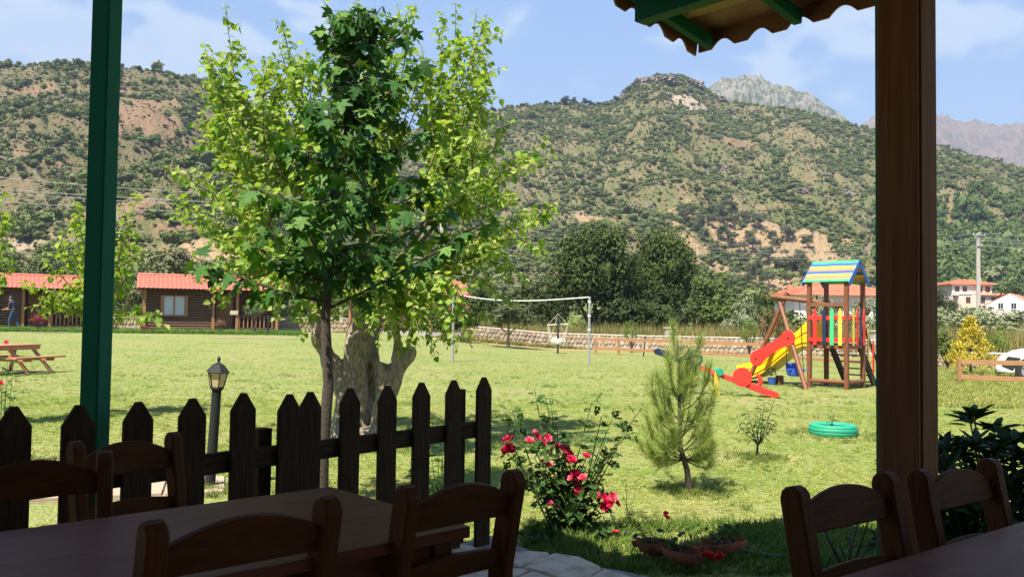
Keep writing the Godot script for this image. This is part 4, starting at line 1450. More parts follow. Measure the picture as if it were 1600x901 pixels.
func make_big_tree() -> void:
	var base := foot(557, 10.4)
	var o := thing("mulberry_tree", "big mulberry tree with gnarled pale trunk and bright yellow-green leaves", "tree", base)
	var tb := MB.new()
	var V := func(x: float, y: float, z := 0.0) -> Vector3: return Vector3(x, y, z)
	skin(tb, [
		[V.call(-0.06, -0.1, 0.0), V.call(-0.04, 0.55, 0.0), 0.22, 0.175], [V.call(-0.04, 0.55), V.call(0.04, 1.25), 0.175, 0.14], [V.call(0.04, 1.25), V.call(0.12, 1.85), 0.14, 0.11],
		[V.call(0.17, -0.1, -0.2), V.call(0.14, 1.0, -0.2), 0.13, 0.095], [V.call(0.14, 1.0, -0.2), V.call(0.22, 1.85, -0.25), 0.095, 0.07],
		[V.call(-0.15, 0.7, 0.05), V.call(-0.42, 1.28, 0.1), 0.12, 0.08], [V.call(-0.42, 1.28, 0.1), V.call(-0.52, 1.7, 0.1), 0.08, 0.05],
		[V.call(0.24, -0.1, 0.1), V.call(0.41, 0.62, 0.1), 0.12, 0.095], [V.call(0.41, 0.62, 0.1), V.call(0.64, 1.12, 0.1), 0.095, 0.085], [V.call(0.5, 0.82, 0.1), V.call(0.49, 1.45, 0.05), 0.06, 0.045], [V.call(0.38, 0.66, 0.12), V.call(0.33, 0.96, 0.13), 0.075, 0.06],
		[V.call(-0.1, 0.1, 0.1), V.call(-0.45, -0.12, 0.25), 0.16, 0.05], [V.call(0.1, 0.1, 0.1), V.call(0.4, -0.12, 0.35), 0.16, 0.05], [V.call(0, 0.1, 0.1), V.call(-0.1, -0.12, 0.5), 0.14, 0.05]],
		0.02, 0.045, 0.06, noise(5.0, 4, 401), 0.3)
	part(o, "trunk", tb.mesh(), M.bark)
	# limbs and long arching shoots
	var lb := MB.new()
	var heads := []
	for q in [[-0.9, 2.5, 0.5], [-0.5, 2.9, -0.5], [0.2, 2.9, 0.1], [0.85, 2.6, 0.4], [0.9, 2.75, -0.6], [0.1, 2.6, -0.9], [-0.2, 2.5, 0.9], [1.2, 2.1, 0.3], [-1.1, 2.1, -0.3], [0.5, 2.1, 0.8]]:
		var st := Vector3(0.1, 1.75, 0) if q[0] > -0.7 else Vector3(-0.5, 1.65, 0.1)
		var e := Vector3(q[0], q[1], q[2])
		var pts := curve(st, e, Vector3(0, 0.1, 0) + Vector3(q[0], 0, q[2]) * 0.12, 5)
		lb.tube(pts, taper(0.05, 0.022, 5), 7)
		heads.append(e)
	var xs := []
	var cols := []
	var pal := [Color(0.32, 0.44, 0.1), Color(0.24, 0.37, 0.072), Color(0.4, 0.49, 0.145), Color(0.17, 0.3, 0.058)]
	var tips := []
	for t in [[352, 5], [368, 60], [318, 66], [312, 175], [300, 190], [442, 38], [465, 90], [257, 262], [262, 300], [275, 335], [300, 400], [325, 455], [300, 440], [345, 480], [762, 22], [690, 15], [748, 92], [720, 60], [800, 185], [858, 215], [870, 240], [872, 318], [860, 400], [825, 440], [790, 475], [735, 540], [700, 545], [655, 500], [620, 5], [505, 0], [560, -20], [575, 20], [650, 5], [665, 90], [405, 130], [385, 190], [340, 250], [340, 330], [370, 440], [420, 470], [800, 380], [770, 330], [780, 260], [745, 200], [700, 160], [600, 480], [640, 540], [460, 500], [430, 200], [710, 300], [690, 420], [740, 420], [400, 380], [830, 350], [360, 130], [330, 130], [690, 480], [760, 400], [800, 420], [560, 500]]:
		var d := 10.4 + rng.randfn() * 0.75
		tips.append(at(t[0], t[1], d) - base)
	for i in 44:
		var d := 10.4 + rng.randfn() * 0.9
		tips.append(at(rnd(300, 830), rnd(60, 500), d) - base)
	for i in 30:
		tips.append(at(rnd(305, 480) if i % 2 else rnd(600, 765), rnd(0, 140), 10.4 + rng.randfn() * 0.6) - base)
	for i in 14:
		tips.append(at(rnd(570, 720), rnd(440, 560), 10.4 + rnd(-1.6, -0.3)) - base)
	for q in [[430, 500], [445, 470], [470, 530], [485, 500], [500, 480], [520, 500], [540, 470], [555, 505], [575, 520], [590, 545], [610, 505], [625, 560], [650, 545], [665, 515], [680, 560], [700, 530], [715, 550], [725, 500], [410, 485], [460, 440], [560, 460], [600, 450], [640, 470], [690, 450], [610, 530], [640, 520]]:
		tips.append(at(q[0], q[1], 10.4 - rnd(0.3, 1.5)) - base)
	for tip in tips:
		var bestv: Vector3 = heads[0]
		for h in heads:
			if (h as Vector3).distance_to(tip) * rnd(0.8, 1.2) < bestv.distance_to(tip):
				bestv = h
		var len_ := bestv.distance_to(tip)
		if tip.y < 2.4:
			bestv = bestv.lerp(Vector3(0.15, 1.9, 0), 0.4)
		var out := Vector3(tip.x, 0, tip.z) * 0.06
		var pts := curve(bestv, tip, out + Vector3(0, 0.06 if tip.y > 2.6 else 0.22, 0) * len_, 8)
		lb.tube(pts, taper(0.014, 0.003, 8), 5, false)
		dress(pts, 0.15, 0.027, 0.115, 0.45, 0.55, xs, cols, pal, 0.6)
		for k in int(len_ / 0.24):
			var t := rnd(0.2, 0.92)
			var p: Vector3 = pts[int(t * 8)].lerp(pts[mini(8, int(t * 8) + 1)], fmod(t * 8.0, 1.0))
			var e := p + (Vector3(rng.randfn(), rng.randfn() * 0.6 + 0.2, rng.randfn())).normalized() * rnd(0.15, 0.38)
			var tw := curve(p, e, Vector3(0, 0.03, 0), 3)
			lb.tube(tw, taper(0.006, 0.002, 3), 4, false)
			dress(tw, 0.12, 0.036, 0.108, 0.5, 0.6, xs, cols, pal, 0.7)
	part(o, "branches", lb.mesh(), M.twig)
	leaves(o, "leaf", LEAF.mulberry, M.mulberry, M.mulberry_all, xs, cols)


func make_maple() -> void:
	var dd := 6.7
	var base := foot(508, dd)
	var o := thing("maple_sapling", "young maple with a thin dark trunk and dark green lobed leaves", "tree", base)
	var path := []
	for q in [[508, 782], [505, 690], [513, 600], [508, 500], [516, 400], [530, 280], [546, 170], [557, 75], [562, 18]]:
		path.append(at(q[0], q[1], dd) - base)
	path[0] = Vector3(0, -0.05, 0)
	var tb := MB.new()
	tb.tube(path, [0.052, 0.046, 0.042, 0.038, 0.032, 0.025, 0.018, 0.011, 0.005], 9)
	part(o, "trunk", tb.mesh(), M.bark_dark)
	var lb := MB.new()
	var xs := []
	var cols := []
	var pal := [Color(0.045, 0.12, 0.03), Color(0.06, 0.15, 0.036), Color(0.036, 0.1, 0.027), Color(0.11, 0.21, 0.05)]
	for i in 58:
		var t := pow((i + 0.5) / 58.0, 0.9)
		var s := 3.1 + t * 4.75
		var k := int(s)
		var p: Vector3 = (path[k] as Vector3).lerp(path[k + 1], s - k)
		var an := i * 2.39996 + rnd(-0.3, 0.3)
		var dirv := Vector3(cos(an), 0, sin(an))
		var reach := lerpf(1.0, 0.14, pow(t, 0.95)) * rnd(0.7, 1.2) * (1.25 if dirv.x > 0.2 else 0.95)
		if t > 0.55 and t < 0.72:
			reach *= 0.6
		var e := p + dirv * reach + Vector3.UP * reach * rnd(0.1, 0.7)
		var pts := curve(p, e, Vector3(0, -0.04, 0), 5)
		lb.tube(pts, taper(0.013, 0.003, 5), 5, false)
		dress(pts, 0.15, 0.038, 0.15 if t < 0.6 else 0.115, 0.9, 0.5, xs, cols, pal, 0.8)
		for m in 3:
			var q: Vector3 = pts[rng.randi_range(1, 5)]
			var e2 := q + Vector3(rng.randfn(), rng.randfn() * 0.5, rng.randfn()).normalized() * rnd(0.12, 0.26)
			var tw := curve(q, e2, Vector3(0, 0.02, 0), 3)
			lb.tube(tw, taper(0.005, 0.002, 3), 4, false)
			dress(tw, 0.2, 0.05, 0.125, 1.0, 0.55, xs, cols, pal, 0.8)
	part(o, "branches", lb.mesh(), M.bark_dark)
	leaves(o, "leaf", LEAF.maple, M.maple, M.maple_all, xs, cols)


func make_young_mulberry(label: String, base: Vector3, height: float, spread_: float, low: float, n: int, parts: int) -> void:
	var o := thing("young_mulberry", label, "tree", base, 0.0, "young mulberry trees on the left lawn")
	var tb := MB.new()
	tb.tube(curve(Vector3(0, -0.05, 0), Vector3(0.05, low + 0.3, 0), Vector3(0.03, 0, 0), 4), taper(0.05, 0.035, 4), 8)
	part(o, "trunk", tb.mesh(), M.bark)
	var lb := MB.new()
	var xs := []
	var cols := []
	var pal := [Color(0.28, 0.4, 0.055), Color(0.23, 0.36, 0.05), Color(0.33, 0.44, 0.075)]
	for i in n:
		var an := rnd(0, TAU)
		var up := pow(rng.randf(), 0.7)
		var tip := Vector3(cos(an) * spread_ * rnd(0.35, 1.0), lerpf(low, height, up), sin(an) * spread_ * rnd(0.35, 1.0))
		tip.x *= lerpf(1.1, 0.45, pow(up, 2.0))
		tip.z *= lerpf(1.1, 0.45, pow(up, 2.0))
		var st := Vector3(0.04, low + rnd(0.0, 0.3), 0)
		var pts := curve(st, tip, Vector3(tip.x * 0.1, 0.12, tip.z * 0.1), 6)
		lb.tube(pts, taper(0.013, 0.003, 6), 5, false)
		dress(pts, 0.25, 0.034, 0.12, 0.5, 0.6, xs, cols, pal, 0.7)
		for k in 5:
			var p: Vector3 = pts[rng.randi_range(2, 6)]
			var tw := curve(p, p + Vector3(rng.randfn(), rng.randfn(), rng.randfn()).normalized() * rnd(0.15, 0.35), Vector3(0, 0.02, 0), 3)
			dress(tw, 0.1, 0.04, 0.112, 0.5, 0.6, xs, cols, pal)
			lb.tube(tw, taper(0.005, 0.002, 3), 4, false)
	part(o, "branches", lb.mesh(), M.bark)
	leaves(o, "leaf", LEAF.mulberry, M.mulberry, M.mulberry_all, xs, cols, parts)


func make_pine() -> void:
	var dd := 7.7
	var base := foot(1080, dd)
	var o := thing("pine_sapling", "feathery young pine with long soft needles and a bent stem on the lawn", "tree", base)
	var path := []
	for q in [[1080, 772], [1074, 735], [1064, 700], [1062, 640], [1060, 570], [1059, 530]]:
		path.append(at(q[0], q[1], dd) - base)
	path[0] = Vector3(0, -0.04, 0)
	var tb := MB.new()
	tb.tube(path, [0.032, 0.026, 0.022, 0.016, 0.009, 0.004], 8)
	part(o, "trunk", tb.mesh(), M.bark_dark)
	var lb := MB.new()
	var xs := []
	var cols := []
	var pal := [Color(0.34, 0.42, 0.11), Color(0.28, 0.37, 0.09), Color(0.4, 0.46, 0.16), Color(0.2, 0.29, 0.075)]
	for t in [[1005, 690], [1010, 650], [1020, 620], [1028, 590], [1040, 575], [1086, 535], [1105, 572], [1110, 610], [1112, 660], [1108, 700], [1095, 580], [1075, 550], [1035, 640], [1050, 560], [1115, 690], [1012, 700], [1030, 690], [1058, 520], [1070, 530], [1098, 640], [1022, 660], [1045, 600], [1085, 600], [1030, 720], [1100, 715], [1018, 605], [1118, 630], [1064, 590], [1052, 680], [1090, 690]]:
		for k in 2:
			var tip := at(t[0] + rnd(-9, 9), t[1] + rnd(-12, 12), dd + rng.randfn() * 0.18) - base
			var sy := clampf(tip.y - rnd(0.1, 0.62), 0.3, 1.25)
			var st: Vector3 = path[0]
			for i in path.size() - 1:
				if path[i].y <= sy and path[i + 1].y > sy:
					st = (path[i] as Vector3).lerp(path[i + 1], (sy - path[i].y) / (path[i + 1].y - path[i].y))
			var pts := curve(st, tip, Vector3((tip.x - st.x) * 0.18, -0.05, (tip.z - st.z) * 0.18), 7)
			lb.tube(pts, taper(0.006, 0.002, 7), 5, false)
			for j in 23:
				var u := pow(rnd(0.03, 1.0), 0.7)
				var ii := mini(6, int(u * 7))
				var a: Vector3 = pts[ii]
				var b: Vector3 = pts[ii + 1]
				var dv := (b - a).normalized()
				dv = (dv + Vector3(rng.randfn(), rng.randfn() * 0.6 + 0.15, rng.randfn()) * 0.28).normalized()
				var side := dv.cross(Vector3(rng.randfn(), rng.randfn(), rng.randfn())).normalized()
				xs.append(Transform3D(Basis(side, dv, side.cross(dv)).scaled(Vector3.ONE * rnd(0.08, 0.15)), a.lerp(b, fmod(u * 7.0, 1.0))))
				cols.append(jit(pal[rng.randi() % 4], 0.2))
	part(o, "branches", lb.mesh(), M.bark_dark)
	scatter(o, "needles", LEAF.needles, M.needle, xs, cols)


func make_rose() -> void:
	var dd := 6.15
	var base := foot(893, dd)
	var o := thing("rose_bush", "leggy rose bush with pink flowers at the edge of the stone paving", "rose bush", base)
	var lb := MB.new()
	var xs := []
	var cols := []
	var pal := [Color(0.045, 0.1, 0.027), Color(0.06, 0.125, 0.032), Color(0.035, 0.08, 0.022)]
	var tips := [[775, 690], [785, 655], [800, 640], [835, 606], [852, 622], [862, 640], [870, 665], [925, 628], [940, 650], [962, 640], [1002, 638], [985, 668], [965, 700], [945, 690], [795, 700], [826, 690], [842, 684], [856, 686], [884, 706], [892, 722], [917, 714], [858, 728], [899, 742], [911, 748], [905, 768], [860, 788], [946, 782], [957, 778], [840, 740], [875, 760], [930, 770], [870, 800], [920, 810], [850, 760], [880, 690], [960, 800], [835, 715], [895, 800], [910, 790], [865, 745], [885, 735]]
	for t in tips:
		var tip := at(t[0], t[1], dd + rng.randfn() * 0.16) - base
		var st := Vector3(rnd(-0.12, 0.12), 0, rnd(-0.1, 0.1))
		var pts := curve(st, tip, Vector3((tip.x) * 0.05, 0.04, 0), 7)
		lb.tube(pts, taper(0.008, 0.003, 7), 5, false)
		dress(pts, 0.25, 0.045, 0.09, 0.25, 0.5, xs, cols, pal, 0.85)
		for k in 2:
			var p: Vector3 = pts[rng.randi_range(3, 7)]
			var tw := curve(p, p + Vector3(rng.randfn(), rng.randfn() * 0.5, rng.randfn()).normalized() * rnd(0.06, 0.17), Vector3(0, 0.02, 0), 3)
			lb.tube(tw, taper(0.004, 0.002, 3), 4, false)
			dress(tw, 0.3, 0.04, 0.08, 0.3, 0.6, xs, cols, pal, 0.9)
	part(o, "stems", lb.mesh(), M.stem)
	leaves(o, "leaf_spray", LEAF.rose, M.rose_leaf, M.rose_leaf_all, xs, cols)
	for q in [[795, 690, 1.1], [796, 702, 1.0], [827, 690, 0.9], [840, 683, 0.6], [856, 685, 0.8], [881, 703, 1.0], [889, 711, 0.9], [893, 720, 0.9], [886, 706, 0.8], [916, 714, 0.8], [857, 728, 0.8], [897, 742, 0.9], [902, 748, 0.8], [911, 748, 0.9], [905, 769, 0.9], [860, 788, 0.7], [944, 780, 0.9], [957, 777, 0.9], [946, 792, 0.9], [953, 788, 0.7]]:
		var p := at(q[0], q[1], dd - rnd(0.12, 0.22)) - base
		var t := Transform3D(Basis(Vector3.RIGHT, rnd(0.3, 1.2)) * Basis(Vector3.UP, rnd(0, TAU)) * Basis.from_scale(Vector3.ONE * 0.068 * q[2]), p)
		t.basis = Basis(Vector3.UP, rnd(-0.7, 0.7)) * t.basis
		part(o, "flower", LEAF.flower, M.petal if rng.randf() < 0.6 else M.petal_light, t)
		if rng.randf() < 0.55:
			var t2 := t
			t2.basis = Basis(Vector3.UP, rnd(0, TAU)) * t.basis * 0.9
			t2.origin += Vector3(rnd(-0.05, 0.05), rnd(-0.06, 0.05), rnd(-0.03, 0.03))
			part(o, "flower", LEAF.flower, M.petal_light if rng.randf() < 0.6 else M.petal, t2)


func make_laurel() -> void:
	var base := foot(1570, 4.3)
	var o := thing("laurel_bush", "dark leafy bush with long glossy leaves beside the column at right", "bush", base)
	var lb := MB.new()
	var xs := []
	var cols := []
	var pal := [Color(0.03, 0.07, 0.02), Color(0.04, 0.09, 0.026), Color(0.026, 0.06, 0.018)]
	for i in 120:
		var an := i * 2.39996
		var u := (i + 0.5) / 120.0
		var el := acos(1.0 - 1.15 * u)
		var rr := rnd(0.75, 1.0)
		var tip := Vector3(cos(an) * sin(el) * 0.6, 0.45 + cos(el) * 0.62, sin(an) * sin(el) * 0.55) * Vector3(rr, 1, rr)
		tip.y *= rnd(0.82, 1.03)
		var pts := curve(Vector3(rnd(-0.1, 0.1), 0, rnd(-0.1, 0.1)), tip, Vector3(0, -0.03, 0), 5)
		lb.tube(pts, taper(0.011, 0.004, 5), 5, false)
		dress(pts, 0.55, 0.03, 0.11, 0.1, 0.5, xs, cols, pal, 0.95)
		var dv: Vector3 = (pts[5] - pts[4]).normalized()
		for k in 9:
			var a2 := TAU * k / 9.0 + rnd(-0.2, 0.2)
			var uu := dv.cross(Vector3.RIGHT).normalized()
			var w := dv.cross(uu)
			var dirv := (uu * cos(a2) + w * sin(a2)) * rnd(0.6, 1.1) + dv * rnd(0.4, 0.9)
			xs.append(Transform3D(leaf_basis(dirv.normalized(), 0.15, 0.35).scaled(Vector3.ONE * rnd(0.1, 0.145)), pts[5]))
			cols.append(jit(pal[rng.randi() % 3], 0.2))
	part(o, "stems", lb.mesh(), M.stem)
	leaves(o, "leaf", LEAF.laurel, M.laurel, M.laurel_all, xs, cols)


func make_plant(called: String, label: String, category: String, base: Vector3, tips: Array, leaf: String, mats: Array, m_all: Material, size: float, step: float, pal: Array, stem: Material, parts: int, r0 := 0.006, group := "") -> Node3D:
	# stems to the given tips (offsets from the base), leaves along them
	var o := thing(called, label, category, base, 0.0, group)
	var lb := MB.new()
	var xs := []
	var cols := []
	for t in tips:
		var tip: Vector3 = t
		var pts := curve(Vector3(rnd(-0.02, 0.02), -0.02, rnd(-0.02, 0.02)), tip, Vector3(tip.x * 0.1, 0.03, tip.z * 0.1), 5)
		lb.tube(pts, taper(r0, r0 * 0.3, 5), 5, false)
		if step > 0.0:
			dress(pts, 0.3, step, size, 0.2, 0.5, xs, cols, pal, 0.8)
	part(o, "stems", lb.mesh(), stem)
	if xs.size() > 0:
		if parts > 0:
			leaves(o, "leaf", LEAF[leaf], mats, m_all, xs, cols, parts)
		else:
			scatter(o, "foliage", LEAF[leaf], m_all, xs, cols)
	return o

func make_small_plants() -> void:
	var pal_r := [Color(0.07, 0.14, 0.035), Color(0.1, 0.18, 0.045)]
	var pal_g := [Color(0.14, 0.22, 0.06), Color(0.18, 0.27, 0.075)]
	var tips := []
	var b := foot(1183, 9.7)
	for t in [[1212, 618], [1205, 655], [1160, 655], [1168, 640], [1190, 640], [1213, 660], [1195, 625], [1155, 668], [1180, 650]]:
		tips.append(at(t[0], t[1], 9.7 + rng.randfn() * 0.1) - b)
	var fork := Vector3(0.015, 0.18, 0)
	for i in tips.size():
		tips[i] = (tips[i] as Vector3) - fork
	var sap := make_plant("fruit_sapling", "thin sparse sapling standing alone on the lawn between the pine and the tyre", "sapling", b + fork, tips, "laurel", M.rose_leaf, M.rose_leaf_all, 0.09, 0.02, pal_g, M.bark_dark, 150, 0.007)
	var sm := MB.new()
	sm.tube([Vector3(-0.015, -0.2, 0), Vector3(0, 0.02, 0)], [0.016, 0.011], 8)
	part(sap, "trunk", sm.mesh(), M.bark_dark)
	b = foot(690, 6.3)
	tips = []
	for t in [[692, 688], [700, 700], [684, 705], [705, 720], [675, 715], [690, 720], [650, 712], [640, 720], [662, 718], [698, 735], [710, 745]]:
		tips.append(at(t[0], t[1], 6.3 + rng.randfn() * 0.08) - b)
	make_plant("tall_weed", "leafy green plant growing behind the fence near its right end", "plant", b, tips, "laurel", M.rose_leaf, M.rose_leaf_all, 0.1, 0.035, pal_g, M.stem, 100)
	# rose at the left edge of the lawn
	b = foot(8, 8.6)
	tips = []
	for t in [[12, 555], [20, 565], [3, 572], [30, 640], [40, 650], [8, 610], [22, 615], [-20, 560], [-30, 620], [15, 640], [-5, 590]]:
		tips.append(at(t[0], t[1], 8.6 + rng.randfn() * 0.1) - b)
	var rl := make_plant("rose_bush", "rose plant at the left edge of the lawn, in front of the picnic table", "rose bush", b, tips, "rose", M.rose_leaf, M.rose_leaf_all, 0.09, 0.05, pal_r, M.stem, 120)
	part(rl, "flower", LEAF.flower, M.petal_light, Transform3D(Basis(Vector3.RIGHT, 0.8) * Basis.from_scale(Vector3.ONE * 0.05), at(10, 536, 8.6) - b))
	part(rl, "flower", LEAF.flower, M.petal, Transform3D(Basis(Vector3.RIGHT, 0.8) * Basis.from_scale(Vector3.ONE * 0.05), at(1, 600, 8.5) - b))
	# bare shrub behind the right chair
	b = foot(1325, 5.3)
	tips = []
	for t in [[1278, 800], [1290, 830], [1345, 800], [1365, 790], [1330, 810], [1310, 845], [1300, 860], [1370, 830]]:
		tips.append(at(t[0], t[1], 5.3 + rng.randfn() * 0.1) - b)
	make_plant("bare_shrub", "nearly bare twiggy shrub seen through the back of the right chair", "shrub", b, tips, "rose", M.rose_leaf, M.rose_leaf_all, 0.05, 0.12, pal_r, M.bark_dark, 20, 0.009)
	# dry stalk beside the rose bush
	b = foot(985, 6.6)
	make_plant("dry_stalk", "thin upright weed stalk to the right of the rose bush", "weed", b, [at(978, 742, 6.6) - b, at(992, 775, 6.6) - b, at(972, 770, 6.6) - b], "laurel", M.rose_leaf, M.rose_leaf_all, 0.045, 0.04, pal_g, M.stem, 40, 0.004)
	# low weeds along the paving
	var k := 0
	for q in [[835, 858, "low broad-leaved weed at the left corner of the stone paving"], [862, 846, "low leafy weed between the stone paving and the rose bush"], [930, 845, "low green weed behind the paving, right of the rose stems"]]:
		b = on(q[0], q[1], 0.0)
		tips = []
		for i in 14:
			var an := rnd(0, TAU)
			tips.append(Vector3(cos(an) * rnd(0.05, 0.16), rnd(0.04, 0.14), sin(an) * rnd(0.05, 0.16)))
		make_plant("leafy_weed", q[2], "weed", b, tips, "mulberry", M.rose_leaf, M.rose_leaf_all, 0.055, 0.03, pal_r, M.stem, 60, 0.003, "weeds along the paving")
	# tyre planter
	b = foot(1302, 11.9)
	var ty := thing("tyre_planter", "old car tyre painted turquoise green, laid flat as a planter", "tyre", b)
	var mb := MB.new()
	var prof := []
	for i in 13:
		var t := -1.2 + i * 0.2
		prof.append(Vector2(0.3 + 0.02 * (1.0 - t * t * 0.6) - (0.006 if i % 4 == 1 and i > 1 and i < 11 else 0.0), 0.075 + t * 0.06))
	prof.push_front(Vector2(0.21, 0.0))
	prof.append(Vector2(0.27, 0.156))
	prof.append(Vector2(0.21, 0.15))
	prof.append(Vector2(0.19, 0.13))
	prof.append(Vector2(0.2, 0.05))
	mb.lathe(prof, 40, Transform3D())
	part(ty, "tyre", mb.mesh(), M.tyre_green)
	mb = MB.new()
	mb.lathe([Vector2(0.21, 0.1), Vector2(0.1, 0.115), Vector2(0.0, 0.11)], 16, Transform3D())
	part(ty, "soil", mb.mesh(), M.earth)
	make_plant("planted_sprig", "small green sprig growing out of the turquoise tyre", "plant", b + Vector3(-0.02, 0.1, 0), [Vector3(0, 0.3, 0), Vector3(0.04, 0.22, 0), Vector3(-0.04, 0.2, 0.02)], "laurel", M.rose_leaf, M.rose_leaf_all, 0.07, 0.03, pal_g, M.stem, 30, 0.004)


func make_pots() -> void:
	var k := 0
	for q in [[[992, 858], [1046, 866], "terracotta jar planter lying on its side, leftmost of the three, in the grass"], [[1034, 868], [1092, 884], "terracotta jar planter lying on its side, the one nearest the paving"], [[1092, 868], [1160, 858], "terracotta jar planter lying on its side, rightmost, where the hose begins"]]:
		var a := on(q[0][0], q[0][1], 0.05)
		var b := on(q[1][0], q[1][1], 0.05)
		var d := (b - a)
		d.y = 0
		var l := d.length() * 1.08
		var o := thing("terracotta_planter", q[2], "planter", Vector3((a.x + b.x) / 2, 0.025, (a.z + b.z) / 2), atan2(-d.z, d.x), "terracotta planters in the shaded grass")
		var mb := MB.new()
		var prof := [[0.0, 0.035], [0.06, 0.045], [0.14, 0.04], [0.25, 0.065], [0.5, 0.085], [0.8, 0.075], [0.97, 0.05], [1.0, 0.03]]
		for s in [0.0, 0.009]:
			for i in prof.size() - 1:
				for j in 14:
					var t0 := PI * (0.94 + 1.12 * j / 14.0)
					var t1 := PI * (0.94 + 1.12 * (j + 1) / 14.0)
					var P := func(u: Array, t: float) -> Vector3: return Vector3((u[0] - 0.5) * l, 0.085 + sin(t) * (u[1] - s), cos(t) * (u[1] - s))
					mb.quad(P.call(prof[i], t0), P.call(prof[i + 1], t0), P.call(prof[i + 1], t1), P.call(prof[i], t1), Vector3(0, sin((t0 + t1) / 2), cos((t0 + t1) / 2)) * (1.0 if s == 0.0 else -1.0))
		part(o, "jar", mb.mesh(), M.terracotta)
		mb = MB.new()
		mb.box(Transform3D(Basis(), Vector3(0.02, 0.06, 0)), Vector3(l * 0.66, 0.03, 0.1), 0.012)
		part(o, "soil", mb.mesh(), M.earth)
		var g := o.position + Vector3(0, 0.07, 0)
		var tips := []
		for i in 9:
			tips.append(Vector3(rnd(-0.13, 0.13), rnd(0.05, 0.14), rnd(-0.07, 0.07)))
		make_plant("geranium", ["geranium growing in the leftmost terracotta jar", "geranium growing in the terracotta jar nearest the paving", "geranium growing in the rightmost terracotta jar"][k], "geranium", g, tips, "mulberry", M.rose_leaf, M.rose_leaf_all, 0.05, 0.04, [Color(0.08, 0.14, 0.04), Color(0.12, 0.17, 0.05)], M.stem, 50, 0.003, "geraniums in the terracotta jars")
		k += 1
	# flower heads on stalks
	for q in [[1116, 868, 870, "coral pink geranium flower drooping before the terracotta jars", 0.085, "petal_coral"], [1040, 806, 850, "dark red flower head on a thin stalk behind the terracotta jars", 0.05, "petal_dark"], [1157, 845, 862, "small red flower above the rightmost terracotta jar", 0.04, "petal_coral"], [962, 832, 842, "small coral flower in the grass left of the terracotta jars", 0.035, "petal_coral"]]:
		var p := at(q[0], q[1], 5.25 if q[0] == 1116 else (5.75 if q[0] != 1040 else 5.95))
		var o := thing("geranium_flower", q[3], "flower", Vector3(p.x + 0.03, 0.0, p.z))
		var mb := MB.new()
		var top := p - o.position
		mb.tube(curve(Vector3.ZERO, top, Vector3(0.02, 0, 0), 4), taper(0.003, 0.002, 4), 5, false)
		part(o, "stalk", mb.mesh(), M.stem)
		for i in 7:
			var d: Vector3 = Vector3(rng.randfn(), rng.randfn() * 0.7, rng.randfn()).normalized() * q[4] * 0.42
			part(o, "bloom", LEAF.flower, M[q[5]], Transform3D(Basis(Vector3.UP, rnd(0, TAU)) * Basis(Vector3.RIGHT, rnd(0, 1.0)) * Basis.from_scale(Vector3.ONE * q[4] * 0.6), top + d))
	var hs := []
	for q in [[1150, 859], [1175, 863], [1205, 868], [1240, 871], [1290, 868], [1340, 860]]:
		hs.append(on(q[0], q[1], 0.03))
	var mb2 := MB.new()
	mb2.tube(hs, taper(0.014, 0.014, 5), 8)
	whole("garden_hose", mb2.mesh(), M.hose, "dark garden hose lying in the shaded grass, from the planters to the right chair", "hose", Transform3D())
	hs = []
	for q in [[925, 815], [950, 822], [980, 832], [1000, 842]]:
		hs.append(on(q[0], q[1], 0.02))
	mb2 = MB.new()
	mb2.tube(hs, taper(0.011, 0.011, 3), 8)
	whole("garden_hose", mb2.mesh(), M.hose, "thin dark hose in the sunny grass right of the rose bush", "hose", Transform3D())


func make_lamp() -> void:
	var b := on(327, 763, 0.0)
	var tip := at(342, 556, -b.z)
	var o := thing("garden_lamp", "low black garden lantern on a leaning post beside the path", "lamp", b)
	var lean := (tip - b).normalized()
	var t := Transform3D(Basis(lean.cross(Vector3.FORWARD).normalized() * -1.0, lean, Vector3.BACK).orthonormalized(), Vector3.ZERO)
	var h := (tip - b).length()
	var mb := MB.new()
	mb.xf = t
	mb.lathe([Vector2(0.0, 0.0), Vector2(0.1, 0.0), Vector2(0.1, 0.012), Vector2(0.05, 0.03)], 20, Transform3D())
	part(o, "base_plate", mb.mesh(), M.galv)
	mb = MB.new()
	mb.xf = t
	var neck := h - 0.3
	mb.lathe([Vector2(0.046, 0.0), Vector2(0.043, neck * 0.5), Vector2(0.04, neck), Vector2(0.05, neck), Vector2(0.05, neck + 0.02), Vector2(0.0, neck + 0.02)], 16, Transform3D())
	part(o, "post", mb.mesh(), M.lamp_metal)
	mb = MB.new()
	mb.xf = t
	mb.lathe([Vector2(0.0, neck + 0.02), Vector2(0.056, neck + 0.02), Vector2(0.084, neck + 0.155), Vector2(0.0, neck + 0.155)], 6, Transform3D(), false)
	part(o, "glass", mb.mesh(), M.lamp_glass)
	mb = MB.new()
	mb.xf = t
	for i in 6:
		var an := TAU * i / 6.0
		var d := Vector3(cos(an), 0, sin(an))
		mb.bar(d * 0.058 + Vector3.UP * (neck + 0.02), d * 0.087 + Vector3.UP * (neck + 0.157), 0.008, 0.008, d, 0.001)
	mb.lathe([Vector2(0.0, neck + 0.012), Vector2(0.063, neck + 0.012), Vector2(0.06, neck + 0.03)], 6, Transform3D(), false)
	part(o, "frame", mb.mesh(), M.lamp_metal)
	mb = MB.new()
	mb.xf = t
	mb.lathe([Vector2(0.095, neck + 0.152), Vector2(0.108, neck + 0.158), Vector2(0.098, neck + 0.17), Vector2(0.05, neck + 0.225), Vector2(0.02, neck + 0.24)], 6, Transform3D(), false)
	mb.lathe([Vector2(0.022, neck + 0.236), Vector2(0.008, neck + 0.25), Vector2(0.016, neck + 0.265), Vector2(0.016, neck + 0.275), Vector2(0.003, neck + 0.3), Vector2(0.0, neck + 0.3)], 12, Transform3D())
	part(o, "roof", mb.mesh(), M.lamp_metal)


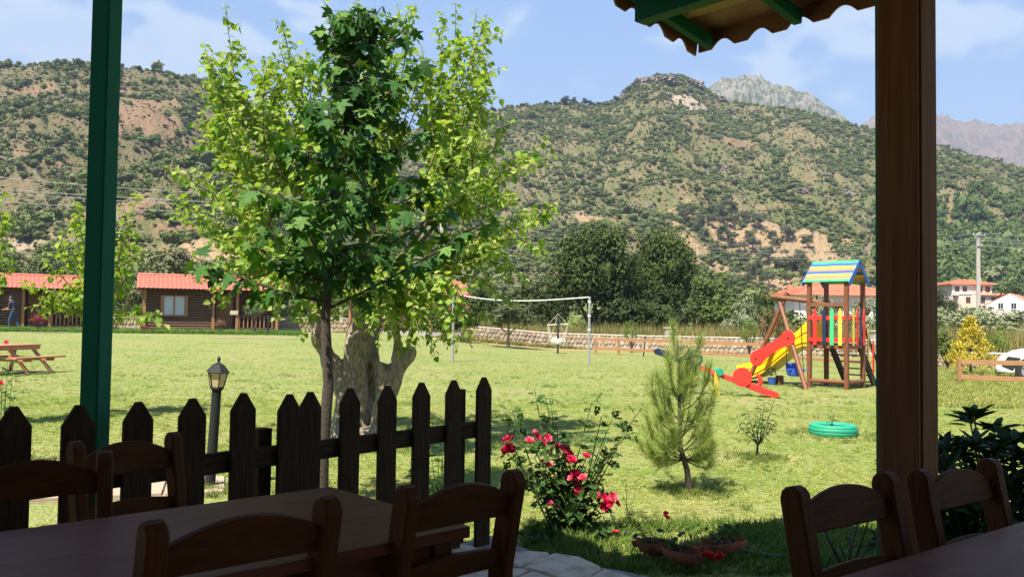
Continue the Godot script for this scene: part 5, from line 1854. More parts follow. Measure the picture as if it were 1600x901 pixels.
func make_grass() -> void:
	var xs := []
	var cols := []
	for z in [[4.3, 9.0, 520.0, 0.03, 0.06], [9.0, 16.0, 200.0, 0.04, 0.07], [16.0, 44.0, 60.0, 0.05, 0.075]]:
		var w: float = 0.66 * z[1] + 3.0
		var n := int((z[1] - z[0]) * 2.0 * w * z[2])
		for i in n:
			var d := rnd(z[0], z[1])
			var x := rnd(-w, w)
			if z[0] > 15.0 and rng.randf() < pow((d - 16.0) / 28.0, 0.6):
				continue
			if absf(x) > 0.66 * d + 3.0 or in_bed(x, -d):
				continue
			var k := lawn_color(x, d)
			var s := rnd(z[3], z[4])
			var g := rnd(0.78, 1.25)
			if rng.randf() < 0.1:
				k = k.lerp(Color(0.44, 0.36, 0.17), 0.7)
			if rng.randf() < 0.02:
				s *= 1.8
			xs.append(Transform3D(Basis(Vector3.UP, rnd(0, TAU)) * Basis.from_scale(Vector3(s * 1.5, s * rnd(0.35, 0.7), s * 1.5)), Vector3(x, lawn_h(x, d), -d)))
			cols.append(Color(k.r * g * 1.15, k.g * g * 1.2, k.b * g * 1.15))
	scatter(self, "lawn_grass", LEAF.grass, M.grass, xs, cols)
	# longer unmown tufts in the shade by the planters and round the stems
	xs = []
	cols = []
	for i in 2600:
		var p := on(rnd(820, 1380), rnd(822, 900), 0.0)
		if in_bed(p.x, p.z) or (p.distance_to(on(1070, 868, 0.0)) < 0.62 and rng.randf() < 0.8):
			continue
		xs.append(Transform3D(Basis(Vector3.UP, rnd(0, TAU)) * Basis.from_scale(Vector3(0.1, rnd(0.05, 0.12), 0.1)), Vector3(p.x, 0, p.z)))
		cols.append(jit(Color(0.14, 0.22, 0.05), 0.25))
	for i in 900:
		var c: Array = [[890, 6.2], [1080, 7.7], [1183, 9.7], [330, 7.5], [508, 6.7], [557, 10.2], [1302, 11.8]][i % 7]
		var f := foot(c[0], c[1])
		var an := rnd(0, TAU)
		var rr := (0.42 if i % 7 == 5 or i % 7 == 6 else 0.0) + rnd(0.0, 0.35)
		xs.append(Transform3D(Basis(Vector3.UP, rnd(0, TAU)) * Basis.from_scale(Vector3(0.08, rnd(0.035, 0.09), 0.08)), f + Vector3(cos(an), 0, sin(an)) * rr))
		cols.append(jit(Color(0.16, 0.21, 0.055), 0.25))
	for i in 260:
		var d0 := rnd(6.5, 26.0)
		var x0 := rnd(-0.6, 0.62) * d0
		if in_bed(x0, -d0):
			continue
		for j in rng.randi_range(3, 14):
			var p := Vector3(x0 + rng.randfn() * 0.12, 0, -d0 + rng.randfn() * 0.12)
			xs.append(Transform3D(Basis(Vector3.UP, rnd(0, TAU)) * Basis.from_scale(Vector3(0.07, rnd(0.035, 0.085), 0.07)), p))
			cols.append(jit(Color(0.16, 0.235, 0.06), 0.3))
	scatter(self, "tall_grass", LEAF.grass, M.grass, xs, cols)

func in_bed(x: float, z: float) -> bool:
	# on the terrace or the path
	var a := Vector2(-2.0, -3.42)
	var b := Vector2(-0.12, -5.62)
	var c := Vector2(2.9, -3.3)
	var p := Vector2(x, z)
	var left := (b - a).cross(p - a)
	var right := (c - b).cross(p - b)
	if left > -0.04 and right > -0.3:
		return true
	var pa := on(-60, 792)
	var pc := on(352, 772)
	var d := Vector2(pc.x - pa.x, pc.z - pa.z).normalized()
	var q := p - Vector2(pc.x, pc.z)
	var s := q.cross(d)
	return q.dot(d) < 0.02 and absf(s + (-0.375 if s > 0.0 else 0.375)) < 0.4


# ---------------------------------------------------------------- the playground
func make_play_tower() -> void:
	var c := foot(1307, 21.0)
	var o := thing("play_tower", "wooden play tower with striped gable roof, yellow slide and swing frame", "play tower", c)
	var R := 0.65
	var P := [Vector3(-R, 0, 0), Vector3(0, 0, R), Vector3(R, 0, 0), Vector3(0, 0, -R)]      # left, near, right, far corner
	var deck := 1.06
	var eave := 2.55
	for p in P:
		var mb := MB.new()
		mb.box(Transform3D(Basis(Vector3.UP, PI / 4), p + Vector3(0, eave / 2 - 0.05, 0)), Vector3(0.1, eave + 0.1, 0.1), 0.012)
		part(o, "post", mb.mesh(), M.play_wood)
	# deck
	var dk := MB.new()
	for i in 6:
		var t := (i + 0.5) / 6.0
		var a: Vector3 = (P[0] as Vector3).lerp(P[1], t)
		var b: Vector3 = (P[3] as Vector3).lerp(P[2], t)
		var m := MB.new()
		m.bar(a + Vector3(0, deck, 0), b + Vector3(0, deck, 0), 0.145, 0.03)
		part(o, "deck_board", m.mesh(), M.log_x)
	for e in [[0, 1], [1, 2], [2, 3], [3, 0]]:
		var m := MB.new()
		m.bar(P[e[0]] + Vector3(0, deck - 0.06, 0), P[e[1]] + Vector3(0, deck - 0.06, 0), 0.05, 0.09)
		part(o, "deck_beam", m.mesh(), M.play_wood)
	for e in [[0, 1], [1, 2]]:
		var m := MB.new()
		m.tube([P[e[0]] + Vector3(0, 0.17, 0), P[e[1]] + Vector3(0, 0.17, 0)], [0.05, 0.05], 10)
		part(o, "ground_log", m.mesh(), M.play_wood)
	# railings of coloured pickets
	for sd in [[0, 1, ["p_red", "p_navy", "p_green", "p_yellow"], [0.25, 0.5, 0.71, 0.93]], [1, 2, ["p_yellow", "p_red", "p_navy", "p_red"], [0.3, 0.52, 0.73, 0.95]]]:
		var a: Vector3 = P[sd[0]]
		var b: Vector3 = P[sd[1]]
		var dirv := (b - a).normalized()
		var outw := Vector3(-dirv.z, 0, dirv.x)
		var l := a.distance_to(b)
		for y in [deck + 0.1, deck + 0.62]:
			var m := MB.new()
			m.bar(a + Vector3(0, y, 0) + outw * 0.055, b + Vector3(0, y, 0) + outw * 0.055, 0.022, 0.095)
			part(o, "railing", m.mesh(), M.p_red)
		for i in 4:
			var m := MB.new()
			var w := 0.095
			var h := 0.88
			m.prism(PackedVector2Array([Vector2(-w / 2, 0), Vector2(w / 2, 0), Vector2(w / 2, h - 0.09), Vector2(0.012, h), Vector2(-0.012, h), Vector2(-w / 2, h - 0.09)]), 0.02, Transform3D(Basis(dirv, Vector3.UP, outw), a + dirv * l * (sd[3][i] - 0.06) + outw * 0.08 + Vector3(0, deck - 0.03, 0)), 0.004)
			part(o, "coloured_picket", m.mesh(), M[sd[2][i]])
	# cross beam that carries the swing
	var m2 := MB.new()
	m2.bar(P[0] + Vector3(0, 2.0, 0), P[1] + Vector3(0, 2.0, 0), 0.08, 0.09)
	part(o, "cross_beam", m2.mesh(), M.log_x)
	# roof: eight planks on each slope, ridge parallel to the near left side
	var rdir := ((P[1] as Vector3) - (P[0] as Vector3)).normalized()
	var rout := Vector3(-rdir.z, 0, rdir.x)
	var half := R / sqrt(2.0) + 0.1
	var ridge_h := 3.06
	var e0 := eave - 0.02
	var n := 8
	var colr := ["p_green", "p_blue", "p_yellow", "p_salmon", "p_blue", "p_yellow", "p_salmon", "p_green"]
	for s in [1.0, -1.0]:
		var top := Vector3(0, ridge_h, 0)
		var bot: Vector3 = rout * (half * s) + Vector3(0, e0, 0)
		var down := (bot - top).normalized()
		var nn := down.cross(rdir).normalized()
		if nn.y < 0:
			nn = -nn
		for i in n:
			var m := MB.new()
			var q := top.lerp(bot, (i + 0.5) / n)
			m.box(Transform3D(Basis(rdir, nn, rdir.cross(nn)), q + nn * (0.012 + 0.004 * (i % 2))), Vector3(1.14, 0.02, top.distance_to(bot) / n - 0.004), 0.004)
			part(o, "roof_plank", m.mesh(), M[colr[i]])
		for g in [1.0, -1.0]:
			var m := MB.new()
			m.bar(top + rdir * g * 0.58 - nn * 0.03, bot + rdir * g * 0.58 - nn * 0.03 + down * 0.05, 0.024, 0.12, nn)
			part(o, "barge_board", m.mesh(), M.p_blue)
	var rt := MB.new()
	rt.bar(rdir * 0.5 + Vector3(0, ridge_h - 0.08, 0), -rdir * 0.5 + Vector3(0, ridge_h - 0.08, 0), 0.05, 0.09)
	part(o, "ridge_beam", rt.mesh(), M.log_x)
	# slide from the far left side
	var so: Vector3 = ((P[0] as Vector3) + (P[3] as Vector3)) / 2
	var sdir := Vector3(-0.707, 0, -0.707)
	var sw := Vector3(0.707, 0, -0.707)
	var prof := []
	for i in 25:
		var t := i / 24.0
		var u := t * 2.05
		var y := 0.0
		if t < 0.12:
			y = deck + 0.05
		elif t < 0.8:
			var k := (t - 0.12) / 0.68
			y = lerpf(deck + 0.05, 0.24, k) + 0.05 * sin(k * TAU * 1.0)
		else:
			y = lerpf(0.24, 0.16, smoothstep(0.8, 1.0, t))
		prof.append(so + sdir * u + Vector3(0, y, 0))
	var sl := MB.new()
	var sec := [[-0.27, 0.2], [-0.27, 0.03], [-0.23, 0.2], [-0.22, 0.02], [-0.08, 0.0], [0.08, 0.0], [0.22, 0.02], [0.23, 0.2], [0.27, 0.2], [0.27, -0.04], [0.24, -0.07], [-0.24, -0.07], [-0.27, -0.04]]
	sec = [[-0.28, 0.19], [-0.235, 0.19], [-0.22, 0.03], [-0.08, 0.0], [0.08, 0.0], [0.22, 0.03], [0.235, 0.19], [0.28, 0.19], [0.285, 0.09], [0.262, 0.075], [0.285, 0.05], [0.285, -0.02], [0.262, -0.035], [0.27, -0.07], [-0.27, -0.07], [-0.262, -0.035], [-0.285, -0.02], [-0.285, 0.05], [-0.262, 0.075], [-0.285, 0.09]]
	for j in sec.size():
		sec[j] = [sec[j][0] * 1.25, sec[j][1] * (1.5 if sec[j][1] > 0.0 else 1.6)]
	for i in 24:
		for j in sec.size():
			var j2 := (j + 1) % sec.size()
			var hi0 := 1.0 + (1.3 if i < 3 else 0.0)
			var f := func(k: int, jj: int) -> Vector3:
				var lift := 1.0 + 0.9 * (1.0 - smoothstep(0.0, 5.0, float(k)))
				var yy: float = sec[jj][1]
				return prof[k] + sw * sec[jj][0] + Vector3(0, yy * (lift if yy > 0.0 else 1.0), 0)
			var a0: Vector3 = f.call(i, j)
			var b0: Vector3 = f.call(i, j2)
			var b1: Vector3 = f.call(i + 1, j2)
			var a1: Vector3 = f.call(i + 1, j)
			var cc: Vector3 = prof[i] + Vector3(0, 0.25, 0)
			sl.quad(a0, b0, b1, a1, (a0 - (prof[i] as Vector3)) if j > 6 else (cc - a0))
	part(o, "slide", sl.mesh(), M.slide)
	# swing frame: a leaning pair of logs, a beam back to the tower, a red brace between the logs
	var f1 := at(1166, 590, 21.9) - c
	var f2 := at(1261, 611, 20.2) - c
	f1.y = -0.05
	f2.y = -0.05
	var t1 := at(1231, 457, 21.3) - c
	var t2 := at(1217, 466, 21.45) - c
	for q in [[f1, t1], [f2, t2]]:
		var m := MB.new()
		m.tube([q[0], ((q[0] as Vector3) + q[1]) * 0.5, q[1]], [0.058, 0.056, 0.052], 10)
		part(o, "swing_leg", m.mesh(), M.play_wood)
	var m3 := MB.new()
	var b0 := at(1205, 463, 21.45) - c
	var b1 := at(1297, 474, 20.9) - c
	m3.tube([b0, b1], [0.062, 0.06], 10)
	part(o, "swing_beam", m3.mesh(), M.log_x)
	var q1 := f1.lerp(t1, 0.3)
	var q2 := f2.lerp(t2, 0.56)
	var bx := (q2 - q1).normalized()
	var l := q1.distance_to(q2)
	var bone := PackedVector2Array()
	for k in 9:
		var an := PI / 2 + PI * k / 8.0
		bone.append(Vector2(cos(an) * 0.19, sin(an) * 0.19))
	bone.append(Vector2(l * 0.3, -0.13))
	bone.append(Vector2(l * 0.7, -0.1))
	for k in 9:
		var an := -PI / 2 + PI * k / 8.0
		bone.append(Vector2(l + cos(an) * 0.19, sin(an) * 0.19))
	bone.append(Vector2(l * 0.7, 0.13))
	bone.append(Vector2(l * 0.3, 0.15))
	bone.reverse()
	var by := (Vector3.UP - bx * bx.y).normalized()
	var bz := bx.cross(by)
	m3 = MB.new()
	m3.prism(bone, 0.03, Transform3D(Basis(bx, by, bz), q1 + bz * (0.075 if bz.x > 0 or bz.z > 0 else -0.075)), 0.005)
	var br := part(o, "red_brace", m3.mesh(), M.p_red)
	m3 = MB.new()
	for e in [0.0, l]:
		m3.tube([q1 + bx * e + bz * 0.085 * (1.0 if bz.x > 0 or bz.z > 0 else -1.0), q1 + bx * e + bz * 0.105 * (1.0 if bz.x > 0 or bz.z > 0 else -1.0)], [0.025, 0.022], 8)
	m3.mesh()
	part(br, "bolt", m3.mesh(), M.black)
	# steps at the back, two dark stringers with rungs and a hand rail with pickets
	var out2 := Vector3(0.707, 0, -0.707)
	var along2: Vector3 = ((P[2] as Vector3) - (P[3] as Vector3)).normalized()
	var s0: Vector3 = (P[3] as Vector3) + along2 * 0.1 + Vector3(0, deck, 0)
	var s1: Vector3 = (P[2] as Vector3) - along2 * 0.1 + Vector3(0, deck, 0)
	var run := out2 * 0.95 + Vector3(0, -deck, 0)
	for q in [s0, (s0 + s1) / 2, s1]:
		if q == (s0 + s1) / 2:
			continue
		var m := MB.new()
		m.bar(q, q + run, 0.06, 0.2, Vector3.UP)
		part(o, "step_stringer", m.mesh(), M.bark_dark)
	for i in 6:
		var t := (i + 0.7) / 6.3
		var m := MB.new()
		m.bar(s0 + run * t, s1 + run * t, 0.14, 0.028)
		part(o, "step", m.mesh(), M.log_x)
	var m4 := MB.new()
	m4.bar(s1 + Vector3(0, 0.55, 0) + along2 * 0.08, s1 + run + Vector3(0, 0.55, 0) + along2 * 0.08, 0.04, 0.06)
	part(o, "hand_rail", m4.mesh(), M.bark_dark)
	var kk := 0
	for t in [0.3, 0.62]:
		var m := MB.new()
		m.box(Transform3D(Basis(Vector3.UP, PI / 4), s1 + run * t + Vector3(0, 0.32, 0) + along2 * 0.11), Vector3(0.08, 0.75, 0.02), 0.005)
		part(o, "coloured_picket", m.mesh(), M[["p_yellow", "p_red"][kk]])
		kk += 1
	var m5 := MB.new()
	m5.box(Transform3D(Basis(Vector3.UP, PI / 4), s1 + run + Vector3(0, 0.33, 0) + along2 * 0.1), Vector3(0.08, 0.78, 0.08), 0.01)
	part(o, "rail_post", m5.mesh(), M.play_wood)
	# the hanging seat
	var sp := at(1243, 580, 21.2)
	var s := thing("swing_seat", "blue plastic toddler swing seat hanging by two ropes from the log beam", "swing", sp)
	var mb := MB.new()
	var tub := [Vector2(0.0, -0.12), Vector2(0.13, -0.12), Vector2(0.175, -0.08), Vector2(0.19, 0.06), Vector2(0.175, 0.06), Vector2(0.155, -0.06), Vector2(0.0, -0.09)]
	mb.lathe(tub, 20, Transform3D(Basis.from_scale(Vector3(1.15, 1, 0.9)), Vector3.ZERO))
	part(s, "bucket", mb.mesh(), M.swing_blue)
	mb = MB.new()
	mb.box(Transform3D(Basis(Vector3.RIGHT, -0.2), Vector3(0.0, 0.1, -0.16)), Vector3(0.36, 0.2, 0.03), 0.012)
	part(s, "backrest", mb.mesh(), M.swing_blue)
	mb = MB.new()
	mb.tube([Vector3(-0.21, 0.05, 0.13), Vector3(0.21, 0.05, 0.13)], [0.02, 0.02], 8)
	part(s, "safety_bar", mb.mesh(), M.swing_blue)
	for e in [-1.0, 1.0]:
		mb = MB.new()
		var topp := (c + b0.lerp(b1, 0.36 + 0.13 * e)) - sp
		mb.tube([Vector3(e * 0.2, 0.05, 0), topp], [0.009, 0.009], 6)
		part(s, "rope", mb.mesh(), M.black)
	# small blue pot by the slide
	var pp := foot(1207, 21.6)
	var pot := thing("small_pot", "small blue and brown pot on the grass beside the end of the slide", "pot", pp)
	mb = MB.new()
	mb.lathe([Vector2(0.0, 0.0), Vector2(0.08, 0.0), Vector2(0.11, 0.16), Vector2(0.12, 0.19), Vector2(0.1, 0.19), Vector2(0.09, 0.14), Vector2(0.0, 0.13)], 16, Transform3D())
	part(pot, "pot", mb.mesh(), M.p_blue)
	mb = MB.new()
	mb.box(Transform3D(Basis(Vector3.UP, 0.4), Vector3(0.2, 0.12, -0.05)), Vector3(0.16, 0.24, 0.16), 0.02)
	part(pot, "brown_block", mb.mesh(), M.log_y)
	mb = MB.new()
	part(pot, "twigs", clump_mesh(8, 10, 0.2, Vector3(0, -0.2, 0), 0.3, 55, false), tint_mat(lin(0.12, 0.13, 0.05)), Transform3D(Basis.from_scale(Vector3(0.3, 0.35, 0.3)), Vector3(0, 0.12, 0)))


func make_seesaw() -> void:
	var a := at(1030, 550, 18.6)      # raised blue end
	var b := at(1210, 617, 18.0)      # lowered red end
	var mid := a.lerp(b, 0.5)
	var o := thing("seesaw", "wooden seesaw with a raised blue seat end and a lowered red seat end", "seesaw", Vector3(mid.x, 0, mid.z))
	var off := o.position
	var x := (b - a).normalized()
	var z := x.cross(Vector3.UP).normalized()
	if z.z < 0:
		z = -z
	var y := z.cross(x)
	var fr := Basis(x, y, z)
	var mb := MB.new()
	mb.box(Transform3D(fr, mid - off), Vector3(a.distance_to(b) - 0.15, 0.1, 0.12), 0.008)
	part(o, "plank", mb.mesh(), M.play_salmon if M.has("play_salmon") else skin_mat(M.p_red.albedo_texture, Vector3(1, 1, 1), 0.6))
	# animal-shaped handle boards: a round body with a curling trunk
	for e in [[b, -1.0, M.p_red, 0.0], [a, 1.0, M.p_sea, 0.0]]:
		var end: Vector3 = e[0] - off
		var inward: float = e[1]
		var disc := PackedVector2Array()
		for k in 20:
			var an := TAU * k / 20.0
			disc.append(Vector2(cos(an) * 0.2, sin(an) * 0.2))
		for s in [-1.0, 1.0]:
			mb = MB.new()
			mb.prism(disc, 0.02, Transform3D(fr, end + x * inward * 0.72 + y * 0.12 + z * s * 0.09), 0.004)
			part(o, "handle_board", mb.mesh(), e[2])
			mb = MB.new()
			var curl := []
			for k in 9:
				var an := -1.9 + k * 0.45
				curl.append(end + x * (inward * 0.72 - inward * 0.27 - inward * cos(an) * 0.11) + y * (0.14 + sin(an) * 0.12) + z * s * 0.09)
			mb.tube(curl, taper(0.045, 0.04, 8), 8)
			part(o, "curled_trunk", mb.mesh(), e[2])
		mb = MB.new()
		mb.prism(PackedVector2Array([Vector2(-0.3, -0.06), Vector2(0.28, -0.06), Vector2(0.34, 0.0), Vector2(0.28, 0.07), Vector2(-0.3, 0.07)]), 0.3, Transform3D(Basis(x * -inward, y, z), end + x * inward * 0.22), 0.008)
		part(o, "seat", mb.mesh(), e[2])
	# pivot: a green drum on yellow and green side plates
	var g := Vector3(mid.x, 0, mid.z) - off
	for s in [-1.0, 1.0]:
		mb = MB.new()
		mb.prism(PackedVector2Array([Vector2(-0.07, 0), Vector2(0.07, 0), Vector2(0.05, 0.5), Vector2(-0.05, 0.5)]), 0.03, Transform3D(Basis(Vector3.UP, 0.3), g + Vector3(0, 0, s * 0.12)), 0.005)
		part(o, "pivot_plate", mb.mesh(), M.p_yellow)
	mb = MB.new()
	mb.tube([g + Vector3(0.05, 0.5, -0.2), g + Vector3(0.05, 0.5, 0.2)], [0.075, 0.075], 16)
	part(o, "pivot_drum", mb.mesh(), M.tyre_green)


func rail_fence(label: String, posts: Array, heights: Array, called := "rail_fence") -> void:
	# posts: ground points; rails between each pair at the given heights
	var o := thing(called, label, "fence", posts[0], 0.0, "low wooden rail fences round the lawn")
	for p in posts:
		var mb := MB.new()
		mb.box(Transform3D(Basis(), p - posts[0] + Vector3(0, heights[-1] * 0.5, 0)), Vector3(0.1, heights[-1] + 0.2, 0.1), 0.01)
		part(o, "post", mb.mesh(), M.rail)
	for i in posts.size() - 1:
		for h in heights:
			var mb := MB.new()
			var a: Vector3 = posts[i] - posts[0] + Vector3(0, h, 0.06)
			var b: Vector3 = posts[i + 1] - posts[0] + Vector3(0, h + rnd(-0.02, 0.02), 0.06)
			mb.bar(a, b, 0.03, 0.12)
			part(o, "rail", mb.mesh(), M.rail)


func make_lawn_things() -> void:
	# picnic table, seen from its end at the left edge
	var b := foot(25, 22.4)
	var o := thing("picnic_table", "brown wooden picnic table with attached benches on the left lawn", "picnic table", b, 1.42)
	var sc := 1350.0 / 21.3
	for i in 5:
		var mb := MB.new()
		mb.box(Transform3D(Basis(), Vector3(-0.36, 0.72, -0.35 + i * 0.155)), Vector3(1.75, 0.045, 0.148), 0.006)
		part(o, "top_board", mb.mesh(), M.picnic)
	var mb2 := MB.new()
	mb2.box(Transform3D(Basis(), Vector3(-0.36, 0.66, 0.3)), Vector3(1.72, 0.1, 0.05), 0.006)
	part(o, "apron", mb2.mesh(), M.picnic)
	for s in [-1.0, 1.0]:
		for i in 2:
			var mb := MB.new()
			mb.box(Transform3D(Basis(), Vector3(-0.1, 0.42, s * (0.62 + i * 0.15))), Vector3(1.85, 0.045, 0.14), 0.006)
			part(o, "bench_board", mb.mesh(), M.picnic)
	for x in [-0.55, 0.3]:
		for s in [-1.0, 1.0]:
			var mb := MB.new()
			mb.bar(Vector3(x + 0.3, -0.02, s * 0.62), Vector3(x - 0.02, 0.7, s * 0.22), 0.05, 0.1, Vector3.RIGHT)
			part(o, "leg", mb.mesh(), M.picnic)
		var mb3 := MB.new()
		mb3.bar(Vector3(x + 0.14, 0.37, -0.78), Vector3(x + 0.14, 0.37, 0.78), 0.05, 0.1)
		part(o, "bench_support", mb3.mesh(), M.picnic)
	# volleyball net posts and the sagging top band
	var v0 := foot(708, 30.0)
	var v1 := foot(921, 31.0)
	o = thing("volleyball_net", "two grey steel posts with a sagging white cord between them", "volleyball net", v0)
	var tops := []
	for p in [v0, v1]:
		var mb := MB.new()
		mb.tube([p - v0, p - v0 + Vector3(0, 2.42, 0)], [0.045, 0.045], 10)
		part(o, "post", mb.mesh(), M.galv)
		tops.append(p - v0 + Vector3(0, 2.4, 0))
	for k in 3:
		var mb := MB.new()
		mb.tube([v1 - v0 + Vector3(0, 1.2 + k * 0.5, 0), v1 - v0 + Vector3(0, 1.26 + k * 0.5, 0)], [0.06, 0.06], 8)
		part(o, "clamp", mb.mesh(), M.cord)
	var mb4 := MB.new()
	var cp := []
	for i in 21:
		var t := i / 20.0
		cp.append((tops[0] as Vector3).lerp(tops[1], t) + Vector3(0, -0.22 * sin(PI * pow(t, 0.75)), 0))
	mb4.tube(cp, taper(0.022, 0.022, 20), 6)
	part(o, "top_cord", mb4.mesh(), M.cord)
	# hammock chair on a black pole
	b = foot(872, 40.5)
	o = thing("hammock_chair", "white rope hammock chair hanging on a black pole before the stone wall", "hammock chair", b)
	var mb5 := MB.new()
	mb5.tube([Vector3(0, 0, 0.05), Vector3(0, 1.8, 0.05)], [0.045, 0.045], 8)
	part(o, "pole", mb5.mesh(), M.black)
	mb5 = MB.new()
	mb5.tube([Vector3(-0.5, 1.32, -0.08), Vector3(0.5, 1.38, -0.08)], [0.025, 0.025], 8)
	part(o, "spreader_bar", mb5.mesh(), M.rope)
	mb5 = MB.new()
	for s in [-1.0, 1.0]:
		mb5.tube([Vector3(0, 1.85, 0), Vector3(s * 0.48, 1.34, -0.08)], [0.009, 0.009], 5)
		for i in 5:
			mb5.tube([Vector3(s * 0.46, 1.34, -0.08), Vector3(s * (0.45 - i * 0.09), 0.55 - 0.08 * i, -0.2 + 0.1 * (i % 3))], [0.01, 0.01], 4)
		mb5.tube([Vector3(0, 1.85, 0), Vector3(s * 0.15, 1.3, -0.1), Vector3(s * 0.3, 0.8, -0.12)], [0.01, 0.01, 0.01], 4)
	part(o, "ropes", mb5.mesh(), M.rope)
	mb5 = MB.new()
	mb5.blob(Vector3(0, 0.55, -0.12), Vector3(0.3, 0.24, 0.25), 0.25, fbm_small, 8, 12)
	part(o, "canvas_seat", mb5.mesh(), M.rope)
	# fences
	rail_fence("low wooden rail fence before the stone wall, behind the seesaw", [foot(931, 41.0), foot(967, 40.0), foot(1052, 37.0), foot(1190, 34.0), foot(1290, 31.0), foot(1390, 28.5)], [0.28, 0.72])
	rail_fence("low brown rail fence at the right edge, in front of the white car", [foot(1500, 22.7), foot(1640, 21.6), foot(1760, 20.6)], [0.2, 0.6])
	o = thing("iron_stake", "thin dark iron stake leaning by the rail fence", "stake", foot(1006, 39.0))
	mb5 = MB.new()
	mb5.tube([Vector3(0, 0, 0), Vector3(0.08, 0.9, 0)], [0.03, 0.03], 6)
	part(o, "stake", mb5.mesh(), M.black)


func make_car() -> void:
	# only its left end shows past the right edge: bonnet, headlight corner and a wheel
	var b := foot(1556, 24.5)
	var o := thing("parked_car", "white car behind the rail fence, cut off by the right edge", "car", b, -0.5)
	var side := PackedVector2Array()
	for q in [[0.0, 0.34], [0.04, 0.24], [0.3, 0.2], [3.9, 0.22], [4.05, 0.4], [4.05, 0.8], [3.95, 0.95], [3.3, 1.02], [2.75, 1.42], [1.7, 1.45], [1.05, 0.98], [0.72, 0.9], [0.42, 0.83], [0.16, 0.68], [0.02, 0.52]]:
		side.append(Vector2(q[0], q[1]))
	var mb := MB.new()
	mb.prism(side, 1.66, Transform3D(Basis(), Vector3(0, 0, -0.83)), 0.06)
	part(o, "body", mb.mesh(), M.car_white)
	mb = MB.new()
	mb.prism(PackedVector2Array([Vector2(1.12, 1.0), Vector2(3.2, 1.02), Vector2(2.72, 1.38), Vector2(1.72, 1.4)]), 1.672, Transform3D(Basis(), Vector3(0, 0, -0.83)), 0.02)
	part(o, "window", mb.mesh(), M.glass_dark)
	mb = MB.new()
	mb.prism(PackedVector2Array([Vector2(0.14, 0.42), Vector2(0.42, 0.3), Vector2(0.62, 0.66), Vector2(0.3, 0.7)]), 1.69, Transform3D(Basis(), Vector3(0, 0, -0.83)), 0.01)
	part(o, "headlight", mb.mesh(), M.glass_dark)
	mb = MB.new()
	mb.box(Transform3D(Basis(), Vector3(0.12, 0.28, -0.83)), Vector3(0.24, 0.16, 1.5), 0.03)
	part(o, "bumper_grille", mb.mesh(), M.black)
	for x in [0.82, 3.3]:
		for z in [-0.06, -1.6]:
			mb = MB.new()
			var tr := Transform3D(Basis(Vector3.RIGHT, PI / 2), Vector3(x, 0.31, z - 0.09))
			mb.lathe([Vector2(0.2, 0.0), Vector2(0.3, 0.0), Vector2(0.315, 0.03), Vector2(0.315, 0.17), Vector2(0.3, 0.2), Vector2(0.2, 0.2)], 28, tr)
			var wh := part(o, "wheel", mb.mesh(), M.rubber)
			mb = MB.new()
			mb.lathe([Vector2(0.205, 0.195), Vector2(0.19, 0.17), Vector2(0.05, 0.18), Vector2(0.0, 0.185)], 20, tr)
			for k in 5:
				var an := TAU * k / 5
				mb.box(tr * Transform3D(Basis(Vector3.UP, an), Vector3(cos(an), 0, -sin(an)) * 0.11 + Vector3(0, 0.19, 0)), Vector3(0.2, 0.02, 0.04), 0.006)
			part(wh, "rim", mb.mesh(), M.alloy)
			mb = MB.new()
			mb.lathe([Vector2(0.36, 0.186), Vector2(0.36, 0.2), Vector2(0.31, 0.2)], 28, tr)
			part(o, "wheel_arch", mb.mesh(), M.black)


